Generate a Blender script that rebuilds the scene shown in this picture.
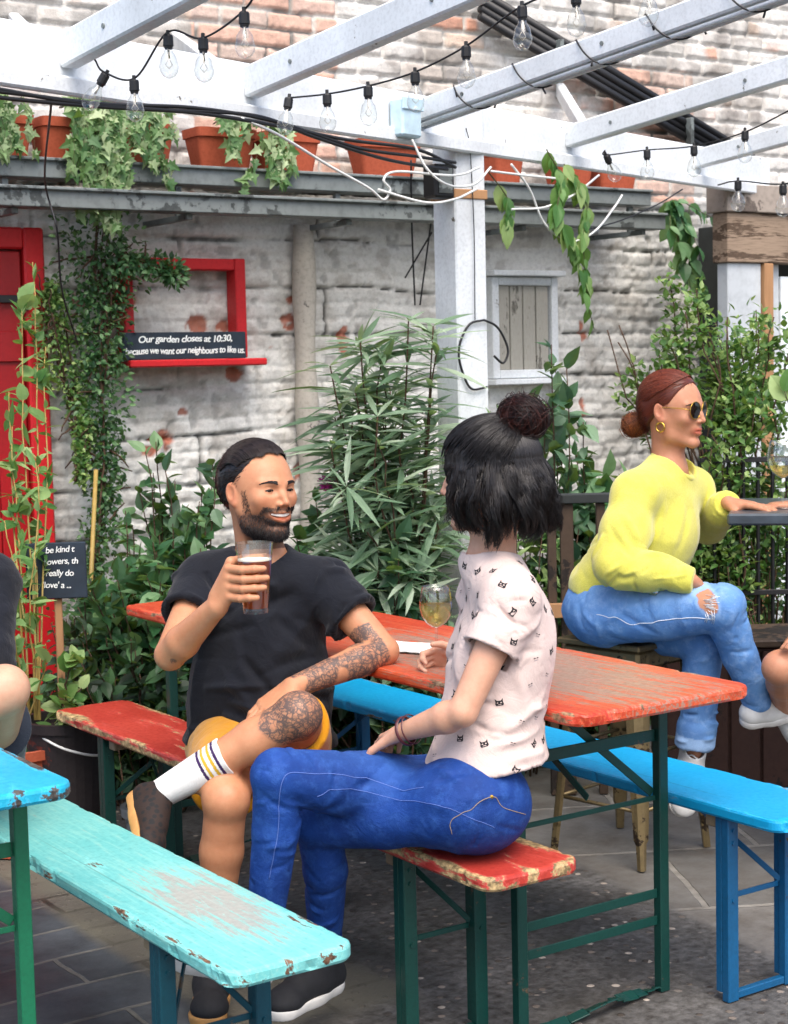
import bpy, math, random
import numpy as np
from mathutils import Vector, Matrix
for _o in list(bpy.data.objects): bpy.data.objects.remove(_o)
SC = bpy.context.scene
COL = SC.collection
rng = np.random.default_rng(7)
R = math.radians

# ------------------------------------------------------------------ camera
F_PX, PITCH, ROLL, YAW, CAM_H = 1676.1, .0866, .0232, .5971, 1.497
FW = np.array([math.sin(YAW), math.cos(YAW), 0.]); RT = np.array([math.cos(YAW), -math.sin(YAW), 0.]); UP = np.array([0, 0, 1.])
_f2 = FW*math.cos(PITCH)-UP*math.sin(PITCH); _u2 = UP*math.cos(PITCH)+FW*math.sin(PITCH)
CAMP = np.array([0, 0, CAM_H])
def ray(x, y):
    X, Y = x-394, y-512; c, s = math.cos(ROLL), math.sin(ROLL)
    return _f2+RT*(X*c-Y*s)/F_PX-_u2*(X*s+Y*c)/F_PX
def at(x, y, d): return CAMP+ray(x, y)*d
def atZ(x, y, z): r = ray(x, y); return CAMP+r*(z-CAM_H)/r[2]
def atY(x, y, v): r = ray(x, y); return CAMP+r*v/r[1]
cd = bpy.data.cameras.new('camera'); cam = bpy.data.objects.new('camera', cd); COL.objects.link(cam)
c_, s_ = math.cos(ROLL), math.sin(ROLL)
cx = RT*c_-_u2*s_; cy = RT*s_+_u2*c_; cz = -_f2
cam.matrix_world = Matrix(((cx[0], cy[0], cz[0], 0), (cx[1], cy[1], cz[1], 0), (cx[2], cy[2], cz[2], CAM_H), (0, 0, 0, 1)))
cd.sensor_fit = 'HORIZONTAL'; cd.sensor_width = 24; cd.lens = F_PX/788*24
cd.clip_start = .05; cd.clip_end = 500
cd.dof.use_dof = True; cd.dof.focus_distance = 4.0; cd.dof.aperture_fstop = 9.0
SC.camera = cam

# ------------------------------------------------------------------ light
SUN_EL, SUN_AZ = 58, 200     # degrees; azimuth measured from +Y towards +X
W = bpy.data.worlds.new('World'); SC.world = W; W.use_nodes = True
nt = W.node_tree; bg = nt.nodes['Background']
sky = nt.nodes.new('ShaderNodeTexSky'); sky.sky_type = 'NISHITA'; sky.sun_disc = False
sky.sun_elevation = R(SUN_EL); sky.sun_rotation = R(SUN_AZ); sky.dust_density = 4.0; sky.air_density = .8; sky.ozone_density = 1.0
nt.links.new(sky.outputs[0], bg.inputs[0]); bg.inputs[1].default_value = .15
sl = bpy.data.lights.new('sun', 'SUN'); sl.energy = 1.05; sl.angle = R(50); sl.color = (1, .96, .9)
so = bpy.data.objects.new('sun', sl); COL.objects.link(so)
sd = Vector((math.sin(R(SUN_AZ))*math.cos(R(SUN_EL)), math.cos(R(SUN_AZ))*math.cos(R(SUN_EL)), math.sin(R(SUN_EL))))
so.rotation_euler = sd.to_track_quat('Z', 'Y').to_euler()
SC.view_settings.view_transform = 'Standard'; SC.view_settings.look = 'None'
SC.view_settings.gamma = 1; SC.view_settings.exposure = 1.27
SC.cycles.max_bounces = 7; SC.cycles.transparent_max_bounces = 12; SC.cycles.transmission_bounces = 8
SC.cycles.diffuse_bounces = 3; SC.cycles.glossy_bounces = 3
SC.cycles.caustics_reflective = False; SC.cycles.caustics_refractive = False

# ------------------------------------------------------------------ helpers
def hx(s, k=1.0):
    s = s.lstrip('#'); v = [int(s[i:i+2], 16)/255 for i in (0, 2, 4)]
    return tuple([(c/12.92 if c <= .04045 else ((c+.055)/1.055)**2.4)*k for c in v])+(1,)
class NT:
    """tiny shader-graph helper"""
    def __init__(s, name):
        s.m = bpy.data.materials.new(name); s.m.use_nodes = True; s.t = s.m.node_tree; s.t.nodes.clear()
        s.out = s.n('OutputMaterial'); s.b = s.n('BsdfPrincipled'); s.l(s.b.outputs[0], s.out.inputs[0])
        s.tc = s.n('TexCoord')
    def n(s, t, **k):
        o = s.t.nodes.new('ShaderNode'+t)
        for a, v in k.items(): setattr(o, a, v)
        return o
    def l(s, a, b): s.t.links.new(a, b)
    def put(s, inp, v):
        if isinstance(v, bpy.types.NodeSocket): s.l(v, inp)
        elif isinstance(v, (tuple, list)) and len(v) == 3 and inp.type == 'RGBA': inp.default_value = (*v, 1)
        else: inp.default_value = v
    def attr(s, name, out='Color'):
        a = s.n('Attribute'); a.attribute_name = name; return a.outputs[out]
    def noise(s, scale, detail=4, rough=.55, vec=None, dist=0, col=False, stretch=None):
        o = s.n('TexNoise'); o.inputs['Scale'].default_value = scale; o.inputs['Detail'].default_value = detail
        o.inputs['Roughness'].default_value = rough; o.inputs['Distortion'].default_value = dist
        v = vec or s.tc.outputs['Object']
        if stretch:
            mp = s.n('Mapping'); mp.inputs['Scale'].default_value = stretch; s.l(v, mp.inputs[0]); v = mp.outputs[0]
        s.l(v, o.inputs['Vector'])
        return o.outputs['Color' if col else 0]
    def vor(s, scale, feat='F1', vec=None, out='Distance', stretch=None, rnd=1):
        o = s.n('TexVoronoi'); o.feature = feat; o.inputs['Scale'].default_value = scale; o.inputs['Randomness'].default_value = rnd
        v = vec or s.tc.outputs['Object']
        if stretch:
            mp = s.n('Mapping'); mp.inputs['Scale'].default_value = stretch; s.l(v, mp.inputs[0]); v = mp.outputs[0]
        s.l(v, o.inputs['Vector']); return o.outputs[out]
    def ramp(s, v, stops, interp='LINEAR'):
        r = s.n('ValToRGB'); r.color_ramp.interpolation = interp; e = r.color_ramp.elements
        while len(e) < len(stops): e.new(.5)
        for i, (p, c) in enumerate(stops):
            e[i].position = p
            e[i].color = c if isinstance(c, tuple) else (c, c, c, 1)
        s.l(v, r.inputs[0]); return r.outputs[0]
    def mix(s, f, a, b, mode='MIX'):
        o = s.n('Mix'); o.data_type = 'RGBA'; o.blend_type = mode
        s.put(o.inputs[0], f); s.put(o.inputs[6], a); s.put(o.inputs[7], b); return o.outputs[2]
    def math(s, op, a, b=0.0, clamp=False):
        o = s.n('Math'); o.operation = op; o.use_clamp = clamp; s.put(o.inputs[0], a); s.put(o.inputs[1], b); return o.outputs[0]
    def bump(s, h, strength=.3, dist=.01, chain=None):
        o = s.n('Bump'); o.inputs['Strength'].default_value = strength; o.inputs['Distance'].default_value = dist
        s.put(o.inputs['Height'], h)
        if chain: s.l(chain, o.inputs['Normal'])
        return o.outputs[0]
    def set(s, color=None, rough=None, normal=None, metal=None, spec=None, **k):
        if color is not None: s.put(s.b.inputs['Base Color'], color)
        if rough is not None: s.put(s.b.inputs['Roughness'], rough)
        if metal is not None: s.put(s.b.inputs['Metallic'], metal)
        if spec is not None: s.put(s.b.inputs['Specular IOR Level'], spec)
        if normal is not None: s.l(normal, s.b.inputs['Normal'])
        for a, v in k.items(): s.put(s.b.inputs[a], v)
        return s.m

def tag(o, label=None, cat=None, group=None, kind=None):
    if label: o['label'] = label
    if cat: o['category'] = cat
    if group: o['group'] = group
    if kind: o['kind'] = kind
    return o
def thing(name, label, cat, loc=(0, 0, 0), group=None, rotz=0):
    o = bpy.data.objects.new(name, None); COL.objects.link(o); o.location = tuple(loc); o.rotation_euler = (0, 0, rotz)
    o.empty_display_size = .1
    return tag(o, label, cat, group)
def mesh_np(name, V, faces_list, mats, parent=None, smooth=True, attrs=None, mat_idx=None, origin=None):
    """V (n,3); faces_list: list of int arrays (m,k) with uniform k each."""
    V = np.asarray(V, np.float32)
    if origin is not None: V = V-np.asarray(origin, np.float32)
    me = bpy.data.meshes.new(name); me.vertices.add(len(V)); me.vertices.foreach_set('co', V.ravel())
    fl = [np.asarray(f, np.int32) for f in faces_list if len(f)]
    tot = sum(f.size for f in fl); nf = sum(len(f) for f in fl)
    me.loops.add(tot); me.loops.foreach_set('vertex_index', np.concatenate([f.ravel() for f in fl]))
    me.polygons.add(nf)
    cnt = np.concatenate([np.full(len(f), f.shape[1], np.int32) for f in fl])
    st = np.zeros(nf, np.int32); st[1:] = np.cumsum(cnt)[:-1]
    me.polygons.foreach_set('loop_start', st); me.polygons.foreach_set('loop_total', cnt)
    if not isinstance(mats, (list, tuple)): mats = [mats]
    for m in mats: me.materials.append(m)
    if mat_idx is not None: me.polygons.foreach_set('material_index', np.asarray(mat_idx, np.int32))
    me.update(calc_edges=True)
    me.polygons.foreach_set('use_smooth', np.full(nf, bool(smooth)))
    if attrs:
        for k, a in attrs.items():
            a = np.asarray(a, np.float32)
            if a.ndim == 1:
                at_ = me.attributes.new(k, 'FLOAT', 'POINT'); at_.data.foreach_set('value', a)
            else:
                at_ = me.attributes.new(k, 'FLOAT_COLOR', 'POINT')
                if a.shape[1] == 3: a = np.hstack([a, np.ones((len(a), 1), np.float32)])
                at_.data.foreach_set('color', a.ravel())
    me.validate(clean_customdata=False)
    o = bpy.data.objects.new(name, me); COL.objects.link(o)
    if parent is not None: o.parent = parent
    return o
class MB:
    """collects simple solids into ONE mesh (world coordinates)"""
    def __init__(s): s.v = []; s.q = []; s.t = []; s.n = 0; s.a = []
    def add(s, V, Q=(), T=(), a=0.):
        V = np.asarray(V, float)
        if len(Q): s.q.append(np.asarray(Q, int)+s.n)
        if len(T): s.t.append(np.asarray(T, int)+s.n)
        s.v.append(V); s.a.append(np.full(len(V), a)); s.n += len(V)
    def obox(s, c, ax, ay, az, bev=.003, a=0.):
        """box with half-axis vectors and small chamfer"""
        c, ax, ay, az = map(lambda q: np.asarray(q, float), (c, ax, ay, az))
        L = [np.linalg.norm(q) for q in (ax, ay, az)]; b = min(bev, *[l*.45 for l in L])
        u = [q/l for q, l in zip((ax, ay, az), L)]
        V = []; idx = {}
        for i in (-1, 1):
            for j in (-1, 1):
                for k in (-1, 1):
                    for f in range(3):
                        h = [L[0]-b, L[1]-b, L[2]-b]; h[f] = L[f]
                        idx[(i, j, k, f)] = len(V); V.append(c+u[0]*i*h[0]+u[1]*j*h[1]+u[2]*k*h[2])
        Q = []; T = []
        for sg in (-1, 1):
            for f in range(3):
                o = [0, 1, 2]; o.remove(f); ring = []
                for (p, q) in ((-1, -1), (1, -1), (1, 1), (-1, 1)):
                    key = [0, 0, 0]; key[f] = sg; key[o[0]] = p; key[o[1]] = q; ring.append(idx[(*key, f)])
                flip = (sg == 1) ^ (f == 1)
                Q.append(ring if flip else ring[::-1])
        for f in range(3):                       # edge chamfers (edge along axis f)
            o = [0, 1, 2]; o.remove(f)
            for p in (-1, 1):
                for q in (-1, 1):
                    k1 = [0, 0, 0]; k1[f] = -1; k1[o[0]] = p; k1[o[1]] = q; k2 = list(k1); k2[f] = 1
                    r = [idx[(*k1, o[0])], idx[(*k2, o[0])], idx[(*k2, o[1])], idx[(*k1, o[1])]]
                    flip = (p*q == 1) ^ (f == 1)
                    Q.append(r[::-1] if flip else r)
        for i in (-1, 1):
            for j in (-1, 1):
                for k in (-1, 1):
                    r = [idx[(i, j, k, 0)], idx[(i, j, k, 1)], idx[(i, j, k, 2)]]
                    T.append(r if i*j*k == 1 else r[::-1])
        s.add(V, Q, T, a)
    def box(s, lo, hi, bev=.003, a=0.):
        lo = np.asarray(lo, float); hi = np.asarray(hi, float); c = (lo+hi)/2; h = (hi-lo)/2
        s.obox(c, (h[0], 0, 0), (0, h[1], 0), (0, 0, h[2]), bev, a)
    def bar(s, p, q, w, t, side=None, bev=.002, a=0.):
        """rectangular bar from p to q, full width w along 'side', thickness t"""
        p = np.asarray(p, float); q = np.asarray(q, float); d = (q-p)/2; n = d/np.linalg.norm(d)
        sv = np.asarray(side if side is not None else (0, 0, 1), float); sv = sv-n*(sv@n)
        if np.linalg.norm(sv) < 1e-4: sv = np.cross(n, (1, 0, 0))
        sv /= np.linalg.norm(sv); tv = np.cross(n, sv)
        s.obox((p+q)/2, d, sv*w/2, tv*t/2, bev, a)
    def tube(s, pts, r, seg=8, cap=True, a=0.):
        P = np.asarray(pts, float); n = len(P); rr = np.broadcast_to(np.asarray(r, float), (n,))
        T = np.gradient(P, axis=0); T /= np.linalg.norm(T, axis=1)[:, None]+1e-12
        ref = np.array([0, 0, 1.]) if abs(T[0, 2]) < .9 else np.array([1., 0, 0])
        A = np.cross(T[0], ref); A /= np.linalg.norm(A)
        V = []
        for i in range(n):
            A = A-T[i]*(A@T[i]); A /= np.linalg.norm(A)+1e-12; B = np.cross(T[i], A)
            th = np.arange(seg)*2*math.pi/seg
            V.append(P[i]+rr[i]*(np.cos(th)[:, None]*A+np.sin(th)[:, None]*B))
        V = np.concatenate(V); Q = []
        for i in range(n-1):
            for j in range(seg):
                k = (j+1) % seg; Q.append((i*seg+j, i*seg+k, (i+1)*seg+k, (i+1)*seg+j))
        T3 = []
        if cap:
            V = np.vstack([V, P[0], P[-1]]); c0 = n*seg
            for j in range(seg):
                k = (j+1) % seg; T3.append((c0, k, j)); T3.append((c0+1, (n-1)*seg+j, (n-1)*seg+k))
        s.add(V, Q, T3, a)
    def lathe(s, base, prof, seg=24, axis=(0, 0, 1), a=0.):
        """prof: list of (r, h) revolved about axis from base"""
        ax = np.asarray(axis, float); ax /= np.linalg.norm(ax)
        e1 = np.cross(ax, (0, 1, 0) if abs(ax[1]) < .9 else (1, 0, 0)); e1 /= np.linalg.norm(e1); e2 = np.cross(ax, e1)
        th = np.arange(seg)*2*math.pi/seg; cs = np.cos(th)[:, None]*e1+np.sin(th)[:, None]*e2
        V = np.concatenate([np.asarray(base)+ax*h+cs*max(r, 1e-5) for r, h in prof]); Q = []
        for i in range(len(prof)-1):
            for j in range(seg):
                k = (j+1) % seg; Q.append((i*seg+j, i*seg+k, (i+1)*seg+k, (i+1)*seg+j))
        s.add(V, Q, (), a)
    def build(s, name, mat, parent=None, smooth=False, origin=None, **k):
        if origin is None and parent is not None: origin = parent_loc(parent)
        o = mesh_np(name, np.concatenate(s.v), [np.concatenate(x) for x in (s.q, s.t) if x], mat, parent, smooth, origin=origin,
                    attrs={'rnd': np.concatenate(s.a)}, **k)
        return o
def parent_loc(p):
    v = np.zeros(3)
    while p is not None: v = v+np.array(p.location); p = p.parent
    return v
def spline(pts, n=40):
    P = np.asarray(pts, float)
    if len(P) < 3:
        t = np.linspace(0, 1, n)[:, None]; return P[0]*(1-t)+P[-1]*t
    P = np.vstack([2*P[0]-P[1], P, 2*P[-1]-P[-2]]); out = []; m = len(P)-3
    for u in np.linspace(0, m, n):
        i = min(int(u), m-1); t = u-i; a, b, c, d = P[i:i+4]
        out.append(.5*((2*b)+(c-a)*t+(2*a-5*b+4*c-d)*t*t+(-a+3*b-3*c+d)*t**3))
    return np.array(out)
def lerp(a, b, t): return np.asarray(a, float)*(1-t)+np.asarray(b, float)*t
def unit(v): v = np.asarray(v, float); return v/(np.linalg.norm(v)+1e-12)
# vectorised value noise
_tab = rng.random(4096).astype(np.float32)
def vnoise(P, scale=1.0, seed=0):
    P = np.asarray(P, np.float32)*scale+seed*17.31; i = np.floor(P).astype(np.int64); f = (P-i).astype(np.float32); f = f*f*(3-2*f)
    def h(a, b, c): return _tab[((a*73856093) ^ (b*19349663) ^ (c*83492791)) & 4095]
    x, y, z = i[:, 0], i[:, 1], i[:, 2]; r = 0
    for dx in (0, 1):
        for dy in (0, 1):
            for dz in (0, 1):
                w = (f[:, 0] if dx else 1-f[:, 0])*(f[:, 1] if dy else 1-f[:, 1])*(f[:, 2] if dz else 1-f[:, 2])
                r = r+w*h(x+dx, y+dy, z+dz)
    return r*2-1
def fbm(P, scale, oct=4, seed=0):
    r = 0; a = 1.; t = 0
    for o in range(oct):
        r = r+a*vnoise(P, scale*2**o, seed+o*3.7); t += a; a *= .5
    return r/t
def sstep(a, b, x): t = np.clip((x-a)/(b-a), 0, 1); return t*t*(3-2*t)
# ------------------------------------------------------------------ materials
def paint(name, col, under=None, wear=.5, scale=6, rough=.5, stretch=(1, 1, 1), dirt=.25, edge=False, bumpk=.25, spec=.4):
    m = NT(name); c = hx(col) if isinstance(col, str) else col
    n1 = m.noise(scale, 7, .62, stretch=stretch, dist=.3); n2 = m.noise(scale*9, 5, .6, stretch=stretch); n3 = m.noise(scale*.35, 3)
    base = m.mix(m.ramp(n3, [(.3, 0.), (.7, 1.)]), tuple(v*.82 for v in c[:3]), tuple(min(1, v*1.1) for v in c[:3]))
    base = m.mix(m.math('MULTIPLY', m.ramp(n2, [(.45, 0.), (.75, 1.)]), dirt), base, tuple(v*.35 for v in c[:3]))
    h = n2
    if under:
        s = m.math('ADD', n1, m.math('MULTIPLY', m.math('SUBTRACT', n2, .5), .35))
        if edge: s = m.math('ADD', s, m.math('MULTIPLY', m.attr('edge', 'Fac'), .16))
        t = 1-wear
        k = m.ramp(s, [(max(0, t-.012), 0.), (min(1, t+.012), 1.)])
        uc = m.mix(m.ramp(m.noise(scale*14, 3), [(.35, 0.), (.65, 1.)]), tuple(v*.6 for v in hx(under)[:3]), hx(under)[:3])
        base = m.mix(k, base, uc); h = m.math('SUBTRACT', m.math('MULTIPLY', n2, .4), k)
    return m.set(base, m.ramp(n2, [(.2, rough-.1), (.8, rough+.15)]), m.bump(h, bumpk, .002), spec=spec)
def plain(name, col, rough=.5, metal=0., nscale=20, var=.15, bumpk=.1, spec=.5, **k):
    m = NT(name); c = hx(col) if isinstance(col, str) else col; n = m.noise(nscale, 5)
    b = m.mix(m.ramp(n, [(.3, 0.), (.7, 1.)]), tuple(v*(1-var) for v in c[:3]), tuple(min(1, v*(1+var)) for v in c[:3]))
    return m.set(b, rough, m.bump(n, bumpk, .003), metal=metal, spec=spec, **k)
def glassmat(name, tint=(.95, .97, .96), gloss=1.0, ior=1.5):
    m = bpy.data.materials.new(name); m.use_nodes = True; t = m.node_tree; t.nodes.clear()
    o = t.nodes.new('ShaderNodeOutputMaterial'); mx = t.nodes.new('ShaderNodeMixShader'); tr = t.nodes.new('ShaderNodeBsdfTransparent')
    gl = t.nodes.new('ShaderNodeBsdfGlossy'); gl.inputs['Roughness'].default_value = .03
    lw = t.nodes.new('ShaderNodeLayerWeight'); lw.inputs[0].default_value = .5; r = t.nodes.new('ShaderNodeMapRange')
    pw = t.nodes.new('ShaderNodeMath'); pw.operation = 'POWER'; pw.inputs[1].default_value = 3.0
    r.inputs[3].default_value = .035*gloss; r.inputs[4].default_value = min(.9, .45*gloss)
    tr.inputs[0].default_value = (*tint, 1)
    t.links.new(lw.outputs['Facing'], pw.inputs[0]); t.links.new(pw.outputs[0], r.inputs[0]); t.links.new(r.outputs[0], mx.inputs[0]); t.links.new(tr.outputs[0], mx.inputs[1]); t.links.new(gl.outputs[0], mx.inputs[2])
    t.links.new(mx.outputs[0], o.inputs[0]); return m
M = {}
M['white'] = paint('white_gloss_paint', '#dde2e4', '#77736a', wear=.30, scale=9, rough=.42, dirt=.3, stretch=(1, 1, 1), bumpk=.35)
M['zinc'] = paint('weathered_zinc', '#767d7b', '#4d5250', wear=.42, scale=3, rough=.55, dirt=.5)
M['terracotta'] = paint('terracotta', '#b3573a', '#cfa08a', wear=.3, scale=9, rough=.85, dirt=.35, bumpk=.1)
M['soil'] = plain('soil', '#2a2018', .95, nscale=60, var=.5, bumpk=.8)
M['black_rubber'] = plain('black_rubber', '#121214', .5, nscale=30)
M['white_cable'] = plain('white_cable', '#d8dad6', .45)
M['red_door'] = paint('red_door_paint', '#9c1218', '#5a0d10', wear=.3, scale=7, rough=.4, dirt=.3)
M['red_frame'] = paint('red_frame_paint', '#c01c22', '#5a1a16', wear=.27, scale=9, rough=.45, dirt=.25)
M['chalkboard'] = plain('chalkboard', '#1d2a36', .8, nscale=14, var=.3)
M['chalk'] = plain('chalk', '#e8ece8', .95, nscale=90, var=.15)
M['wood_raw'] = paint('raw_timber', '#a97f58', '#6e5138', wear=.4, scale=3, rough=.7, stretch=(1, 1, .15), dirt=.4)
M['wood_fascia'] = paint('raw_fascia_timber', '#94806c', '#5e4c3c', wear=.45, scale=5, rough=.75, stretch=(.25, 1, 3), dirt=.6)
M['wood_dark'] = paint('dark_timber', '#4a3a2c', '#241c16', wear=.45, scale=5, rough=.6, dirt=.4)
M['grey_panel'] = paint('grey_panel', '#c4cacd', '#8f9496', wear=.3, scale=2.5, rough=.6, dirt=.3)
M['white_panel'] = plain('white_panel', '#dfe6ea', .4)
M['pane_old'] = paint('dusty_boards', '#a8a59a', '#77746a', wear=.4, scale=4, rough=.6, stretch=(4, 1, 1))
M['roof_grey'] = paint('weathered_roof_board', '#9a8f84', '#6a6058', wear=.4, scale=4, rough=.8, dirt=.4); M['dark_void'] = plain('gap_shade_and_dark_rail', '#2a2e2d', .9, nscale=8, var=.3)  # near-black tone: painted shade of the cabin gap, also the dark top rail
M['box_blue'] = plain('pale_blue_plastic', '#b9d2de', .4)
M['bulb_glass'] = glassmat('bulb_glass', (.97, .98, .97), 2.6)
M['glass'] = glassmat('clear_glass', (.97, .985, .98), 2.6)
M['filament'] = plain('filament_steel', '#b8b0a0', .3, .8)
M['brass'] = plain('brass', '#c9a24a', .25, 1.)

# ------------------------------------------------------------------ ground
g = NT('ground_mix')
P = g.tc.outputs['Object']
sep = g.n('SeparateXYZ'); g.l(P, sep.inputs[0])
# aggregate concrete
n1 = g.noise(3, 6, .6); n2 = g.noise(40, 5, .65); pb = g.vor(27, out='Distance', rnd=1); pc = g.vor(27, out='Color')
pm = g.ramp(g.math('ADD', pb, g.math('MULTIPLY', g.math('SUBTRACT', n2, .5), .25)), [(.22, 1.), (.30, 0.)])
sel = g.ramp(g.n('SeparateColor').outputs[0], [(.5, 0.), (.55, 1.)])
sc1 = g.t.nodes[-2] if False else None
sp = g.n('SeparateColor'); g.l(pc, sp.inputs[0])
sel = g.ramp(sp.outputs[0], [(.45, 0.), (.55, 1.)])
pmask = g.math('MULTIPLY', pm, sel)
agg = g.mix(g.ramp(n1, [(.3, 0.), (.7, 1.)]), hx('#494846')[:3], hx('#787673')[:3])
agg = g.mix(g.ramp(n2, [(.35, 0.), (.75, 1.)]), agg, hx('#2e2a26')[:3])
agg = g.mix(pmask, agg, g.ramp(sp.outputs[1], [(0, hx('#3a342f')), (.35, hx('#6e655c')), (.75, hx('#8c8075')), (1, hx('#c0b4a6'))]))
# slate slabs
def slabs(scale, bw, rh, mortar, c1, c2, cm, off=.5, rot=0):
    mp = g.n('Mapping'); mp.inputs['Rotation'].default_value = (0, 0, rot); g.l(P, mp.inputs[0])
    wv = g.n('VectorMath'); wv.operation = 'ADD'; sc = g.n('VectorMath'); sc.operation = 'SCALE'; sc.inputs['Scale'].default_value = .03
    g.l(g.noise(4, 3, col=True), sc.inputs[0]); g.l(mp.outputs[0], wv.inputs[0]); g.l(sc.outputs[0], wv.inputs[1])
    b = g.n('TexBrick'); b.inputs['Scale'].default_value = scale; b.inputs['Brick Width'].default_value = bw; b.inputs['Row Height'].default_value = rh
    b.inputs['Mortar Size'].default_value = mortar; b.inputs['Color1'].default_value = c1; b.inputs['Color2'].default_value = c2; b.inputs['Mortar'].default_value = cm
    b.inputs['Mortar Smooth'].default_value = .3; b.offset = off; g.l(wv.outputs[0], b.inputs['Vector']); return b
s1 = slabs(1, .62, .21, .008, hx('#4b5156'), hx('#5f656a'), hx('#8a8880'), .37)
sl_c = g.mix(g.ramp(g.noise(5, 7, .7), [(.3, 0.), (.72, 1.)]), s1.outputs[0], hx('#303438')[:3])
s2 = slabs(1, .8, .55, .012, hx('#656460'), hx('#787570'), hx('#8e8a82'), .4, .5)
s2_c = g.mix(g.ramp(g.noise(7, 7, .7), [(.4, 0.), (.75, 1.)]), s2.outputs[0], hx('#524c45')[:3])
s3 = slabs(1, .45, .16, .01, hx('#504d48'), hx('#605c55'), hx('#33312d'), .5)
def mask(sock, a, b, wob=.25):
    x = g.math('ADD', sock, g.math('MULTIPLY', g.math('SUBTRACT', g.noise(2.2, 4), .5), wob))
    return g.math('MULTIPLY', g.math('SUBTRACT', x, a), 1/(b-a), True)
mL = mask(sep.outputs[0], 1.78, 1.74, .02)                       # slate to the left of X 1.76
dg = g.math('SUBTRACT', sep.outputs[0], g.math('MULTIPLY', sep.outputs[1], .15))
mR = mask(dg, 2.62, 2.66, .12)                                   # flagstones to the right
mM = g.math('MULTIPLY', mask(sep.outputs[0], 2.25, 2.2, .1), mask(sep.outputs[1], 3.15, 3.25, .1))
col = g.mix(mM, agg, g.mix(g.ramp(n1, [(.35, 0.), (.65, 1.)]), s3.outputs[0], hx('#6a675a')[:3]))
col = g.mix(mR, col, s2_c); col = g.mix(mL, col, sl_c)
hgt = g.math('ADD', g.math('MULTIPLY', n2, .5), g.math('MULTIPLY', pmask, .4))
hgt2 = g.mix(mR, hgt, g.math('SUBTRACT', g.math('MULTIPLY', n2, .3), s2.outputs['Fac']))
hgt2 = g.mix(mL, hgt2, g.math('SUBTRACT', g.math('MULTIPLY', n2, .2), s1.outputs['Fac']))
g.set(col, g.ramp(n1, [(.3, .38), (.7, .75)]), g.bump(hgt2, .8, .008), spec=.35)
gx = np.concatenate([[-30], np.arange(-2, 9, .05), [34]]); gy = np.concatenate([[-30], np.arange(-1, 9, .05), [34]])
GX, GY = np.meshgrid(gx, gy); V = np.stack([GX.ravel(), GY.ravel(), np.zeros(GX.size)], 1)
V[:, 2] = fbm(V, 1.3, 3, 5)*.006-.003
a, b = len(gx), len(gy); I = (np.arange(b-1)[:, None]*a+np.arange(a-1)).ravel(); Q = np.stack([I, I+1, I+a+1, I+a], 1)
tag(mesh_np('ground', V, [Q], g.m), kind='structure')

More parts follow.
